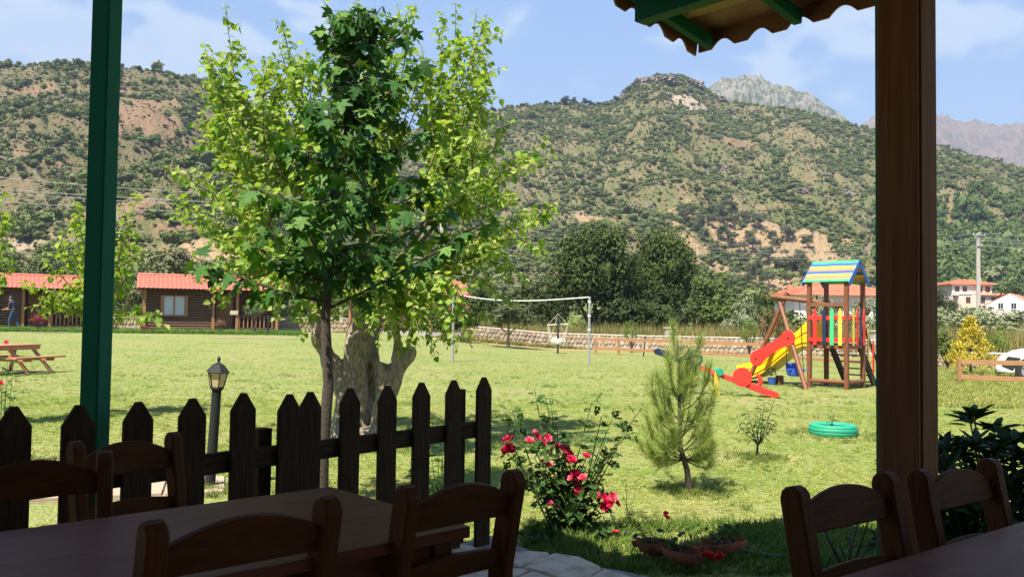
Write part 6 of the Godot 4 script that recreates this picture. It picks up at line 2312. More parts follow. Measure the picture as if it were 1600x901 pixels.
func make_person() -> void:
	var b := foot(19, 46.5)
	var sk := Color(0.36, 0.2, 0.13)
	var jean := Color(0.03, 0.06, 0.14)
	var shirt := Color(0.03, 0.035, 0.055)
	var o := thing("person", "person in dark top and blue jeans pushing a mower, facing left", "person", b)
	var mb := MB.new()
	var V := func(x: float, y: float, z: float) -> Vector3: return Vector3(x, y, z)
	var bones := [
		[V.call(0.02, 0.93, 0), V.call(0.0, 1.12, 0), 0.15, 0.135, jean], [V.call(0.0, 1.12, 0), V.call(-0.07, 1.4, 0), 0.14, 0.165, shirt],
		[V.call(-0.07, 1.42, -0.14), V.call(-0.07, 1.42, 0.14), 0.075, 0.075, shirt], [V.call(-0.09, 1.46, 0), V.call(-0.12, 1.57, 0), 0.06, 0.055, sk],
		[V.call(-0.14, 1.62, 0), V.call(-0.14, 1.7, 0), 0.085, 0.095, sk], [V.call(-0.22, 1.63, 0), V.call(-0.245, 1.615, 0), 0.025, 0.018, sk],
		[V.call(0.02, 0.92, 0.09), V.call(-0.12, 0.5, 0.1), 0.1, 0.07, jean], [V.call(-0.12, 0.5, 0.1), V.call(-0.1, 0.1, 0.1), 0.07, 0.048, jean],
		[V.call(0.02, 0.92, -0.09), V.call(0.1, 0.52, -0.1), 0.1, 0.07, jean], [V.call(0.1, 0.52, -0.1), V.call(0.3, 0.16, -0.1), 0.07, 0.048, jean],
		[V.call(-0.08, 0.05, 0.1), V.call(-0.28, 0.04, 0.1), 0.05, 0.04, Color(0.03, 0.03, 0.03)], [V.call(0.33, 0.14, -0.1), V.call(0.2, 0.05, -0.1), 0.05, 0.04, Color(0.03, 0.03, 0.03)],
		[V.call(-0.08, 1.4, 0.18), V.call(-0.1, 1.16, 0.23), 0.058, 0.048, shirt], [V.call(-0.1, 1.16, 0.23), V.call(-0.38, 1.07, 0.18), 0.045, 0.035, sk],
		[V.call(-0.08, 1.4, -0.18), V.call(-0.1, 1.16, -0.23), 0.058, 0.048, shirt], [V.call(-0.1, 1.16, -0.23), V.call(-0.38, 1.07, -0.18), 0.045, 0.035, sk]]
	skin(mb, bones, 0.024, 0.05)
	var hb := []
	for s in [-1.0, 1.0]:
		var h := Vector3(-0.42, 1.06, 0.18 * s)
		hb.append([h + Vector3(0.04, 0.01, 0), h + Vector3(-0.02, 0, 0), 0.03, 0.032, sk])
		for k in 4:
			var f0 := h + Vector3(-0.045, 0.012, (k - 1.5) * 0.021)
			hb.append([f0, f0 + Vector3(-0.035, -0.008, 0), 0.0095, 0.009, sk])
			hb.append([f0 + Vector3(-0.035, -0.008, 0), f0 + Vector3(-0.03 + 0.004 * absf(k - 1.5), -0.04, 0), 0.009, 0.008, sk])
		hb.append([h + Vector3(0.0, 0.0, -s * 0.03), h + Vector3(-0.05, -0.025, -s * 0.035), 0.011, 0.009, sk])
	var h2 := MB.new()
	skin(mb, hb, 0.008, 0.01)
	var bd := part(o, "body", mb.mesh(), M.person)
	mb = MB.new()
	mb.lathe([Vector2(0.112, 1.69), Vector2(0.11, 1.74), Vector2(0.075, 1.8), Vector2(0.0, 1.81)], 16, Transform3D(Basis(), Vector3(-0.14, 0, 0)))
	mb.prism(PackedVector2Array([Vector2(0.0, -0.08), Vector2(-0.12, -0.06), Vector2(-0.15, 0.0), Vector2(-0.12, 0.06), Vector2(0.0, 0.08)]), 0.012, Transform3D(Basis(Vector3.RIGHT, -PI / 2), Vector3(-0.2, 1.7, 0)))
	part(o, "cap", mb.mesh(), M.p_navy)
	mb = MB.new()
	mb.box(Transform3D(Basis(), Vector3(0.12, 1.02, 0.14)), Vector3(0.16, 0.2, 0.08), 0.03)
	part(o, "waist_bag", mb.mesh(), M.black)
	# the mower in front of the person, mostly outside the picture
	var mo := thing("lawn_mower", "dark push mower at the left edge, held by the person", "mower", b + Vector3(-1.0, 0, 0))
	mb = MB.new()
	mb.box(Transform3D(Basis(), Vector3(0, 0.2, 0)), Vector3(0.6, 0.16, 0.42), 0.04)
	part(mo, "deck", mb.mesh(), M.black)
	mb = MB.new()
	mb.box(Transform3D(Basis(), Vector3(-0.02, 0.36, 0)), Vector3(0.26, 0.16, 0.24), 0.04)
	part(mo, "engine", mb.mesh(), M.p_navy)
	for x in [-0.26, 0.26]:
		for z in [-0.24, 0.24]:
			mb = MB.new()
			mb.tube([Vector3(x, 0.1, z - 0.02), Vector3(x, 0.1, z + 0.02)], [0.1, 0.1], 16)
			part(mo, "wheel", mb.mesh(), M.rubber)
	for s in [-1.0, 1.0]:
		mb = MB.new()
		mb.tube([Vector3(0.24, 0.26, s * 0.18), Vector3(0.54, 1.045, s * 0.18)], [0.013, 0.013], 8)
		part(mo, "handle", mb.mesh(), M.black)
	mb = MB.new()
	mb.tube([Vector3(0.54, 1.045, -0.26), Vector3(0.54, 1.045, 0.26)], [0.014, 0.014], 8)
	part(mo, "cross_handle", mb.mesh(), M.black)


# ---------------------------------------------------------------- buildings and walls
func tile_slope(mb: MB, a: Vector3, b: Vector3, down: Vector3, pitch: float, amp: float, rows: int) -> void:
	# wavy tiles on a slope from ridge a-b down by "down", in stepped rows
	var x := (b - a).normalized()
	var l := a.distance_to(b)
	var nn := x.cross(down).normalized()
	if nn.y < 0:
		nn = -nn
	var n := int(l / pitch) * 4
	for r in rows:
		for i in n:
			var u0 := l * i / n
			var u1 := l * (i + 1) / n
			var w0 := amp * absf(sin(PI * i / 4.0))
			var w1 := amp * absf(sin(PI * (i + 1) / 4.0))
			var d0 := down * (float(r) / rows)
			var d1 := down * (float(r + 1) / rows)
			var lift := nn * amp * 0.5
			mb.quad(a + x * u0 + d0 + nn * w0, a + x * u1 + d0 + nn * w1, a + x * u1 + d1 + nn * w1 + lift, a + x * u0 + d1 + nn * w0 + lift, nn)
			mb.quad(a + x * u0 + d1 + nn * w0 + lift, a + x * u1 + d1 + nn * w1 + lift, a + x * u1 + d1 + nn * (w1 - amp * 0.4), a + x * u0 + d1 + nn * (w0 - amp * 0.4), down)

func make_cabin(label: String, base: Vector3, w: float, porch: float, turn := 0.0) -> Node3D:
	# front towards +z; x from 0 (left corner) to w; the porch takes the right part
	var o := thing("log_cabin", label, "cabin", base, turn, "log cabins at the far side of the lawn")
	var hh := 2.3
	var dp := 4.2
	var wall_w := w - porch
	var mb := MB.new()
	mb.box(Transform3D(Basis(), Vector3(w / 2, 0.0, -dp / 2)), Vector3(w + 0.1, 0.3, dp + 0.1), 0.01)
	part(o, "plinth", mb.mesh(), M.concrete)
	mb = MB.new()
	mb.box(Transform3D(Basis(), Vector3(wall_w / 2, hh / 2 + 0.1, -dp / 2)), Vector3(wall_w - 0.04, hh, dp), 0.0)
	mb.box(Transform3D(Basis(), Vector3(wall_w + porch / 2, hh / 2 + 0.1, -dp / 2 - 0.85)), Vector3(porch - 0.02, hh, dp - 1.7), 0.0)
	part(o, "wall", mb.mesh(), M.cabin)
	# half-round logs
	mb = MB.new()
	for i in 16:
		var y := 0.22 + i * 0.143
		if y > hh:
			break
		mb.tube([Vector3(0.02, y, 0.0), Vector3(wall_w - 0.02, y, 0.0)], [0.075, 0.075], 8)
		mb.tube([Vector3(wall_w, y, -1.7), Vector3(w - 0.02, y, -1.7)], [0.075, 0.075], 8)
		mb.tube([Vector3(0.0, y, 0.0), Vector3(0.0, y, -dp)], [0.075, 0.075], 8)
	var lg := part(o, "log_siding", mb.mesh(), M.cabin)
	lg.set_meta("kind", "stuff")
	for x in [0.05, wall_w - 0.02, wall_w + porch * 0.36, w - 0.06]:
		mb = MB.new()
		mb.box(Transform3D(Basis(), Vector3(x, hh / 2 + 0.1, 0.07)), Vector3(0.15, hh, 0.13), 0.01)
		part(o, "corner_post", mb.mesh(), M.cabin_light if x > 0.1 or true else M.cabin)
	# window: frame, two panes behind curtains
	var wx := wall_w * 0.43
	mb = MB.new()
	for q in [[-0.6, 0, 0.16, 1.12], [0.6, 0, 0.16, 1.12], [0, 0.0, 0.07, 1.0]]:
		mb.box(Transform3D(Basis(), Vector3(wx + q[0], 1.4 + q[1], 0.12)), Vector3(q[2], q[3], 0.07), 0.008)
	for y in [-0.52, 0.52]:
		mb.box(Transform3D(Basis(), Vector3(wx, 1.4 + y, 0.118)), Vector3(1.2, 0.08, 0.06), 0.008)
	var fr := part(o, "window", mb.mesh(), M.cabin_light)
	for s in [-1.0, 1.0]:
		mb = MB.new()
		mb.box(Transform3D(Basis(), Vector3(wx + s * 0.27, 1.4, 0.09)), Vector3(0.48, 0.97, 0.02), 0.0)
		part(fr, "pane", mb.mesh(), M.curtain)
	# door and window on the porch
	mb = MB.new()
	mb.box(Transform3D(Basis(), Vector3(wall_w + porch * 0.2, 1.1, -1.6)), Vector3(0.9, 1.95, 0.08), 0.01)
	for y in [0.55, 1.1, 1.65]:
		mb.box(Transform3D(Basis(), Vector3(wall_w + porch * 0.2, y, -1.55)), Vector3(0.7, 0.36, 0.04), 0.01)
	part(o, "door", mb.mesh(), M.cabin_light)
	mb = MB.new()
	mb.box(Transform3D(Basis(), Vector3(wall_w + porch * 0.68, 1.45, -1.6)), Vector3(0.95, 0.95, 0.06), 0.0)
	var pw := part(o, "window", mb.mesh(), M.cabin_light)
	mb = MB.new()
	mb.box(Transform3D(Basis(), Vector3(wall_w + porch * 0.68, 1.45, -1.565)), Vector3(0.8, 0.8, 0.02), 0.0)
	part(pw, "pane", mb.mesh(), M.glass_dark)
	# porch railing
	var r0 := wall_w + porch * 0.36
	for y in [0.22, 0.9]:
		mb = MB.new()
		mb.box(Transform3D(Basis(), Vector3((r0 + w) / 2, y, 0.07)), Vector3(w - r0, 0.07, 0.05), 0.006)
		part(o, "railing", mb.mesh(), M.cabin)
	var nb := int((w - r0) / 0.2)
	for i in nb:
		mb = MB.new()
		mb.box(Transform3D(Basis(), Vector3(r0 + (i + 0.6) * (w - r0) / nb, 0.55, 0.07)), Vector3(0.06, 0.62, 0.035), 0.004)
		part(o, "baluster", mb.mesh(), M.cabin_light)
	# roof: low gable with wavy red sheet, ridge along x
	var rise := 0.68
	var eo := 0.62
	var a := Vector3(-0.35, hh + 0.1 + rise, -dp / 2)
	var b := Vector3(w + 0.35, hh + 0.1 + rise, -dp / 2)
	mb = MB.new()
	tile_slope(mb, a, b, Vector3(0, -rise - 0.12, dp / 2 + eo), 0.22, 0.035, 8)
	tile_slope(mb, a, b, Vector3(0, -rise - 0.12, -dp / 2 - eo), 0.22, 0.035, 8)
	var rf := part(o, "roof", mb.mesh(), M.cabin_roof)
	mb = MB.new()
	mb.tube([a + Vector3(0, 0.03, 0), b + Vector3(0, 0.03, 0)], [0.09, 0.09], 10)
	part(rf, "ridge_cap", mb.mesh(), M.cabin_roof)
	mb = MB.new()
	for s in [1.0, -1.0]:
		mb.quad(a + Vector3(0.1, -0.05, 0), b + Vector3(-0.1, -0.05, 0), b + Vector3(-0.1, -rise - 0.17, s * (dp / 2 + eo - 0.05)), a + Vector3(0.1, -rise - 0.17, s * (dp / 2 + eo - 0.05)), Vector3.DOWN)
	part(rf, "soffit", mb.mesh(), M.cabin)
	for x in [0.0, w]:
		mb = MB.new()
		mb.flat(Vector3(x, hh + 0.08, 0), Vector3(x, hh + 0.08, -dp), Vector3(x, hh + rise + 0.06, -dp / 2), Vector3(-1 if x == 0.0 else 1, 0, 0))
		part(o, "gable", mb.mesh(), M.cabin)
	return o

func make_cabins() -> void:
	var b := foot(223, 45.5)
	make_cabin("brown log cabin with red sheet roof and one curtained window, middle left", b, 6.9, 3.4, 0.4)
	b = foot(-75, 46.5)
	make_cabin("brown log cabin at the left edge, behind the walking person", b, 6.9, 3.6, 0.55)
	b = foot(545, 50.0)
	make_cabin("log cabin half hidden behind the big mulberry, with pink flowers beside it", b, 6.6, 3.0, 0.14)
	# small sign on the porch rail
	var sg := thing("porch_sign", "small pale board on the porch rail of the middle cabin", "sign", foot(365, 45.2) + Vector3(0, 0.95, 0.0))
	var mb := MB.new()
	mb.box(Transform3D(Basis(Vector3.RIGHT, -0.25), Vector3(0, 0.12, 0)), Vector3(0.42, 0.22, 0.03), 0.006)
	part(sg, "board", mb.mesh(), M.sign)
	mb = MB.new()
	mb.box(Transform3D(Basis(), Vector3(0, 0.0, -0.02)), Vector3(0.3, 0.06, 0.06), 0.006)
	part(sg, "stand", mb.mesh(), M.cabin_light)
	# paved strip before the cabins
	for q in [[[30, 521], [215, 519], "pale"], [[330, 528], [470, 530], "pale"]]:
		var a := drop(q[0][0], q[0][1])
		var e := drop(q[1][0], q[1][1])
		var st := MB.new()
		var n := 14
		for i in n:
			var p0 := a.lerp(e, float(i) / n)
			var p1 := a.lerp(e, float(i + 1) / n)
			p0.y = lawn_h(p0.x, -p0.z) + 0.02
			p1.y = lawn_h(p1.x, -p1.z) + 0.02
			var p2 := p1 + Vector3(0, 0, -0.5)
			var p3 := p0 + Vector3(0, 0, -0.5)
			p2.y = lawn_h(p2.x, -p2.z) + 0.02
			p3.y = lawn_h(p3.x, -p3.z) + 0.02
			st.quad(p0, p1, p2, p3)
		structure("path", st.mesh(), M.path)
	# bollard light by the cabin
	var bl := thing("bollard_light", "short black bollard at the right corner of the middle cabin's porch", "bollard", foot(419, 43.5))
	mb = MB.new()
	mb.lathe([Vector2(0.05, 0), Vector2(0.05, 0.75), Vector2(0.08, 0.78), Vector2(0.08, 0.9), Vector2(0.0, 0.94)], 12, Transform3D())
	part(bl, "post", mb.mesh(), M.black)


func stone_wall(label: String, pts: Array, h: float, stones: int) -> void:
	var o := thing("stone_wall", label, "wall", pts[0], 0.0, "low stone walls round the lawn")
	var total := 0.0
	for i in pts.size() - 1:
		total += (pts[i] as Vector3).distance_to(pts[i + 1])
	var variants := []
	for k in 8:
		var mb := MB.new()
		var poly := PackedVector2Array()
		var n := 6 + k % 3
		for j in n:
			var an := TAU * j / n + rnd(-0.25, 0.25)
			poly.append(Vector2(cos(an), sin(an)) * rnd(0.42, 0.54))
		mb.prism(poly, 0.3, Transform3D(), 0.07)
		variants.append(mb.mesh())
	var core := MB.new()
	var cap := MB.new()
	var made := 0
	for i in pts.size() - 1:
		var a: Vector3 = pts[i] - pts[0]
		var b: Vector3 = pts[i + 1] - pts[0]
		var d := b - a
		var l := Vector2(d.x, d.z).length()
		var dirv := Vector3(d.x, 0, d.z).normalized()
		var nrm := Vector3(-dirv.z, 0, dirv.x)
		if nrm.z < 0:
			nrm = -nrm
		core.bar(a + Vector3(0, h / 2 - 0.15, 0), b + Vector3(0, h / 2 - 0.15, 0), 0.36, h + 0.3, Vector3.UP, 0.0)
		cap.bar(a + Vector3(0, h + 0.03, 0), b + Vector3(0, h + 0.03, 0), 0.46, 0.07, Vector3.UP, 0.02)
		var share := int(stones * l / total)
		var rows := 3
		var per := int(ceil(float(share) / rows))
		for r in rows:
			for j in per:
				var u := (j + 0.5 + 0.5 * (r % 2) + rnd(-0.12, 0.12)) / per
				if u > 1.0:
					continue
				var p := a.lerp(b, u) + Vector3(0, h * (r + 0.5 + rnd(-0.08, 0.08)) / rows, 0) + nrm * 0.17
				var sx := l / per * rnd(0.9, 1.2)
				var sy := h / rows * rnd(0.88, 1.05)
				part(o, "stone", variants[rng.randi() % 8], M.stones[rng.randi() % 5], Transform3D(Basis(dirv * sx, Vector3.UP * sy, nrm * rnd(0.35, 0.55)), p))
	part(o, "core", core.mesh(), M.wall_mortar)
	part(o, "coping", cap.mesh(), M.wall_cap)

func make_walls() -> void:
	stone_wall("long low wall of pale stones behind the net and the seesaw", [foot(705, 51.5), foot(860, 49.5), foot(1010, 46.5), foot(1180, 44.0), foot(1400, 41.5)], 0.78, 285)
	stone_wall("low pale stone wall left of the middle cabin", [foot(165, 50.0), foot(222, 50.0)], 0.85, 36)
	stone_wall("low pale stone wall seen between the middle cabin and the big tree", [foot(425, 50.5), foot(600, 51.0)], 0.8, 60)
	stone_wall("low stone wall behind the white car at the right edge", [foot(1455, 33.0), foot(1700, 32.0)], 0.5, 90)
	for q in [[1047, 45.5, "stone gate pillar with a black lantern on top, behind the rail fence"], [1371, 41.0, "stone gate pillar with a black lantern, seen right of the play tower"]]:
		var o := thing("stone_pillar", q[2], "pillar", foot(q[0], q[1] + 1.0))
		var mb := MB.new()
		mb.box(Transform3D(Basis(), Vector3(0, 0.6, 0)), Vector3(0.5, 1.25, 0.5), 0.02)
		part(o, "pillar", mb.mesh(), M.mortar)
		mb = MB.new()
		mb.box(Transform3D(Basis(), Vector3(0, 1.26, 0)), Vector3(0.6, 0.07, 0.6), 0.015)
		part(o, "cap", mb.mesh(), M.wall_cap)
		mb = MB.new()
		mb.lathe([Vector2(0.05, 1.29), Vector2(0.03, 1.38), Vector2(0.07, 1.42), Vector2(0.1, 1.6), Vector2(0.13, 1.61), Vector2(0.03, 1.72), Vector2(0.0, 1.75)], 6, Transform3D(), false)
		part(o, "lantern", mb.mesh(), M.lamp_metal)


func window_at(o: Node3D, p: Vector3, w: float, h: float, frame: Material, pane: Material) -> void:
	var mb := MB.new()
	for s in [-1.0, 1.0]:
		mb.box(Transform3D(Basis(), p + Vector3(s * w / 2, 0, 0.03)), Vector3(w * 0.1, h, 0.08), 0.005)
		mb.box(Transform3D(Basis(), p + Vector3(0, s * h / 2, 0.028)), Vector3(w * 1.1, h * 0.08, 0.08), 0.005)
	mb.box(Transform3D(Basis(), p + Vector3(0, 0, 0.026)), Vector3(w * 0.07, h, 0.06), 0.005)
	var f := part(o, "window", mb.mesh(), frame)
	mb = MB.new()
	mb.box(Transform3D(Basis(), p + Vector3(0, 0, 0.01)), Vector3(w * 0.95, h * 0.95, 0.02), 0.0)
	part(f, "pane", mb.mesh(), pane)

func hip_roof(mb: MB, c: Vector3, hw: float, hd: float, rise: float, pitch: float) -> void:
	var r0 := c + Vector3(-maxf(hw - hd, 0.0), rise, 0)
	var r1 := c + Vector3(maxf(hw - hd, 0.0), rise, 0)
	var k := [c + Vector3(-hw, 0, hd), c + Vector3(hw, 0, hd), c + Vector3(hw, 0, -hd), c + Vector3(-hw, 0, -hd)]
	for f in [[k[0], k[1], r1, r0], [k[1], k[2], r1, r1], [k[2], k[3], r0, r1], [k[3], k[0], r0, r0]]:
		# rows of tiles, each a thin step over the next
		var n := 9
		for i in n:
			var t0 := float(i) / n
			var t1 := float(i + 1) / n
			var a: Vector3 = (f[0] as Vector3).lerp(f[3], t0) + Vector3(0, 0.1, 0)
			var b: Vector3 = (f[1] as Vector3).lerp(f[2], t0) + Vector3(0, 0.1, 0)
			var d: Vector3 = (f[1] as Vector3).lerp(f[2], t1)
			var e: Vector3 = (f[0] as Vector3).lerp(f[3], t1)
			mb.quad(a, b, d, e)
			mb.quad(a, b, b - Vector3(0, 0.12, 0), a - Vector3(0, 0.12, 0), a - c)
	for s in [[k[0], r0], [k[1], r1], [k[2], r1], [k[3], r0], [r0, r1]]:
		mb.tube([s[0] + Vector3(0, 0.1, 0), s[1] + Vector3(0, 0.08, 0)], [0.13, 0.13], 6)

func make_houses() -> void:
	# white house with a hipped tile roof behind the play tower
	var d := 108.0
	var s := d / FOC
	var b := foot(1297, d)
	var o := thing("tiled_house", "white house with a wide hipped red tile roof, behind the play tower", "house", b)
	var ey := at(1297, 463, d).y - b.y
	var ry := at(1297, 444, d).y - b.y
	var mb := MB.new()
	mb.box(Transform3D(Basis(), Vector3(0.3, ey / 2 - 0.3, 0)), Vector3(12.0, ey + 0.6, 8.0), 0.0)
	part(o, "wall", mb.mesh(), M.render)
	mb = MB.new()
	hip_roof(mb, Vector3(0, ey, 0), 6.8, 4.9, ry - ey, 0.3)
	var rf := part(o, "roof", mb.mesh(), M.tile_roof)
	mb = MB.new()
	mb.box(Transform3D(Basis(), Vector3(-5.4, ey + 0.8, 1.0)), Vector3(0.4, 1.2, 0.4), 0.02)
	part(rf, "chimney", mb.mesh(), M.tile_roof)
	for x in [-3.6, -0.6, 2.6, 5.0]:
		window_at(o, Vector3(x, ey - 1.5, 4.0), 1.2, 1.2, M.cabin_light, M.glass_dark)
	# cream two-storey house on the slope at right
	d = 230.0
	var p := at(1516, 476, d)
	b = Vector3(p.x, minf(p.y, land_h(p.x, d)) - 0.5, p.z)
	o = thing("cream_house", "cream two-storey house with red tile roofs on the slope at right", "house", b)
	var lift := p.y - b.y
	mb = MB.new()
	mb.box(Transform3D(Basis(), Vector3(-1.5, lift / 2 + 2.6, 0)), Vector3(10.5, lift + 5.2, 8.0), 0.0)
	part(o, "wall", mb.mesh(), M.cream)
	mb = MB.new()
	mb.box(Transform3D(Basis(), Vector3(0.5, lift / 2 + 1.2, 2.0)), Vector3(13.0, lift + 2.6, 8.0), 0.0)
	part(o, "lower_wall", mb.mesh(), M.cream)
	mb = MB.new()
	hip_roof(mb, Vector3(-1.5, lift + 5.2, 0), 6.2, 4.8, 1.3, 0.3)
	rf = part(o, "roof", mb.mesh(), M.tile_roof)
	mb = MB.new()
	mb.box(Transform3D(Basis(), Vector3(2.2, lift + 6.3, 0.5)), Vector3(0.8, 1.6, 0.8), 0.02)
	part(rf, "chimney", mb.mesh(), M.render)
	mb = MB.new()
	mb.quad(Vector3(-1.0, lift + 3.1, 2.0), Vector3(7.6, lift + 3.1, 2.0), Vector3(8.0, lift + 2.5, 6.6), Vector3(-1.2, lift + 2.5, 6.6))
	mb.quad(Vector3(-1.2, lift + 2.5, 6.6), Vector3(8.0, lift + 2.5, 6.6), Vector3(8.0, lift + 2.3, 6.6), Vector3(-1.2, lift + 2.3, 6.6), Vector3.BACK)
	part(o, "porch_roof", mb.mesh(), M.tile_roof)
	mb = MB.new()
	mb.box(Transform3D(Basis(), Vector3(-4.6, lift + 2.7, 5.0)), Vector3(4.2, 0.9, 2.0), 0.02)
	part(o, "balcony", mb.mesh(), M.render)
	for q in [[-5.4, 3.9, 4.0], [-3.4, 3.9, 4.0], [0.6, 4.0, 4.0], [2.6, 4.0, 4.0], [-3.6, 1.1, 6.0], [0.2, 1.1, 6.0], [3.0, 1.1, 6.0], [5.4, 1.1, 6.0]]:
		window_at(o, Vector3(q[0], lift + q[1], q[2]), 1.1, 1.5, M.cabin_light, M.glass_dark)
	# white gabled house at the right edge
	d = 135.0
	p = at(1536, 489, d)
	var gp := at(1578, 459, d)
	b = Vector3(gp.x, minf(p.y, land_h(gp.x, d)) - 0.4, p.z)
	o = thing("white_house", "white gabled house with two small windows at the right edge", "house", b, -0.68)
	lift = p.y - b.y
	var hw := gp.x - p.x
	var pk := gp.y - b.y
	mb = MB.new()
	mb.prism(PackedVector2Array([Vector2(-hw, -0.5), Vector2(hw, -0.5), Vector2(hw, lift + 0.8), Vector2(0, pk), Vector2(-hw, lift + 0.8)]), 9.0, Transform3D(Basis(), Vector3(0, 0, -4.5)))
	part(o, "wall", mb.mesh(), M.render)
	mb = MB.new()
	for sgn in [-1.0, 1.0]:
		var a := Vector3(0, pk + 0.12, -0.3)
		var e := Vector3(0, pk + 0.12, -9.2)
		mb.quad(a, e, e + Vector3(sgn * (hw + 0.3), lift + 0.8 - pk, 0), a + Vector3(sgn * (hw + 0.3), lift + 0.8 - pk, 0))
		mb.quad(a, a + Vector3(sgn * (hw + 0.3), lift + 0.8 - pk, 0), a + Vector3(sgn * (hw + 0.3), lift + 0.68 - pk, 0), a - Vector3(0, 0.12, 0), Vector3.BACK)
	part(o, "roof", mb.mesh(), M.tile_roof)
	for x in [-0.9, 0.9]:
		window_at(o, Vector3(x - 0.3, lift + 1.15, 0.05), 0.75, 1.0, M.render, M.glass_dark)


func make_poles() -> void:
	var tops := []
	for q in [[1530, 106.0, 364, "tall tapered concrete power pole at the right, beside the white house"], [688, 96.0, 318, "concrete power pole behind the crown of the big mulberry"]]:
		var b := foot(q[0], q[1])
		var h := at(q[0], q[2], q[1]).y - b.y
		var o := thing("power_pole", q[3], "power pole", b, 0.0, "concrete power poles in the valley")
		var mb := MB.new()
		mb.box(Transform3D(Basis(), Vector3(0, h / 2, 0)), Vector3(0.42, h, 0.34), 0.05)
		part(o, "shaft", mb.mesh(), M.concrete)
		mb = MB.new()
		mb.box(Transform3D(Basis(), Vector3(0, h - 0.3, 0.25)), Vector3(1.5, 0.12, 0.12), 0.01)
		mb.box(Transform3D(Basis(), Vector3(0, h - 1.6, 0.25)), Vector3(0.9, 0.1, 0.1), 0.01)
		part(o, "cross_arm", mb.mesh(), M.galv)
		for k in 4:
			mb = MB.new()
			mb.lathe([Vector2(0.03, 0), Vector2(0.07, 0.04), Vector2(0.04, 0.1), Vector2(0.07, 0.14), Vector2(0.0, 0.2)], 8, Transform3D(Basis(), Vector3([-0.7, 0.0, 0.7, 0.35][k], h - ([0.24, 0.1, 0.24, 1.54][k]), 0.25)))
			part(o, "insulator", mb.mesh(), M.render)
		tops.append([b, h])
	var span := func(called: String, label: String, a: Vector3, b: Vector3, sag: float, thick: float) -> void:
		var mb := MB.new()
		var pts := []
		for i in 25:
			var t := i / 24.0
			pts.append(a.lerp(b, t) - Vector3(0, 4.0 * sag * t * (1.0 - t), 0))
		mb.tube(pts, taper(thick, thick, 24), 5, false)
		whole(called, mb.mesh(), M.wire, label, "power line", Transform3D(), "power lines across the valley")
	var p0: Vector3 = tops[0][0] + Vector3(0, tops[0][1], 0)
	var p1: Vector3 = tops[1][0] + Vector3(0, tops[1][1], 0)
	var lower := ["topmost", "second", "third", "lowest"]
	var ys := [[274, 0.0], [294, 0.6], [301, 0.9], [316, 1.5]]
	for i in 4:
		var a := at(-200, ys[i][0] - 17, 92.0)
		span.call("power_line", "%s of the four pale wires crossing the hillside at left" % lower[i], a, p1 + Vector3(0, -ys[i][1], 0.25), 0.7, 0.03)
		span.call("power_line", "%s of the wires between the hidden pole and the pole at right" % lower[i], p1 + Vector3(0, -ys[i][1], 0.25), p0 + Vector3(0, -ys[i][1], 0.25), 3.0, 0.014)
		span.call("power_line", "%s of the wires leaving the right pole past the right edge" % lower[i], p0 + Vector3(0, -ys[i][1], 0.25), p0 + Vector3(70, -2.0 - ys[i][1] * 1.6, 10), 1.0, 0.026)


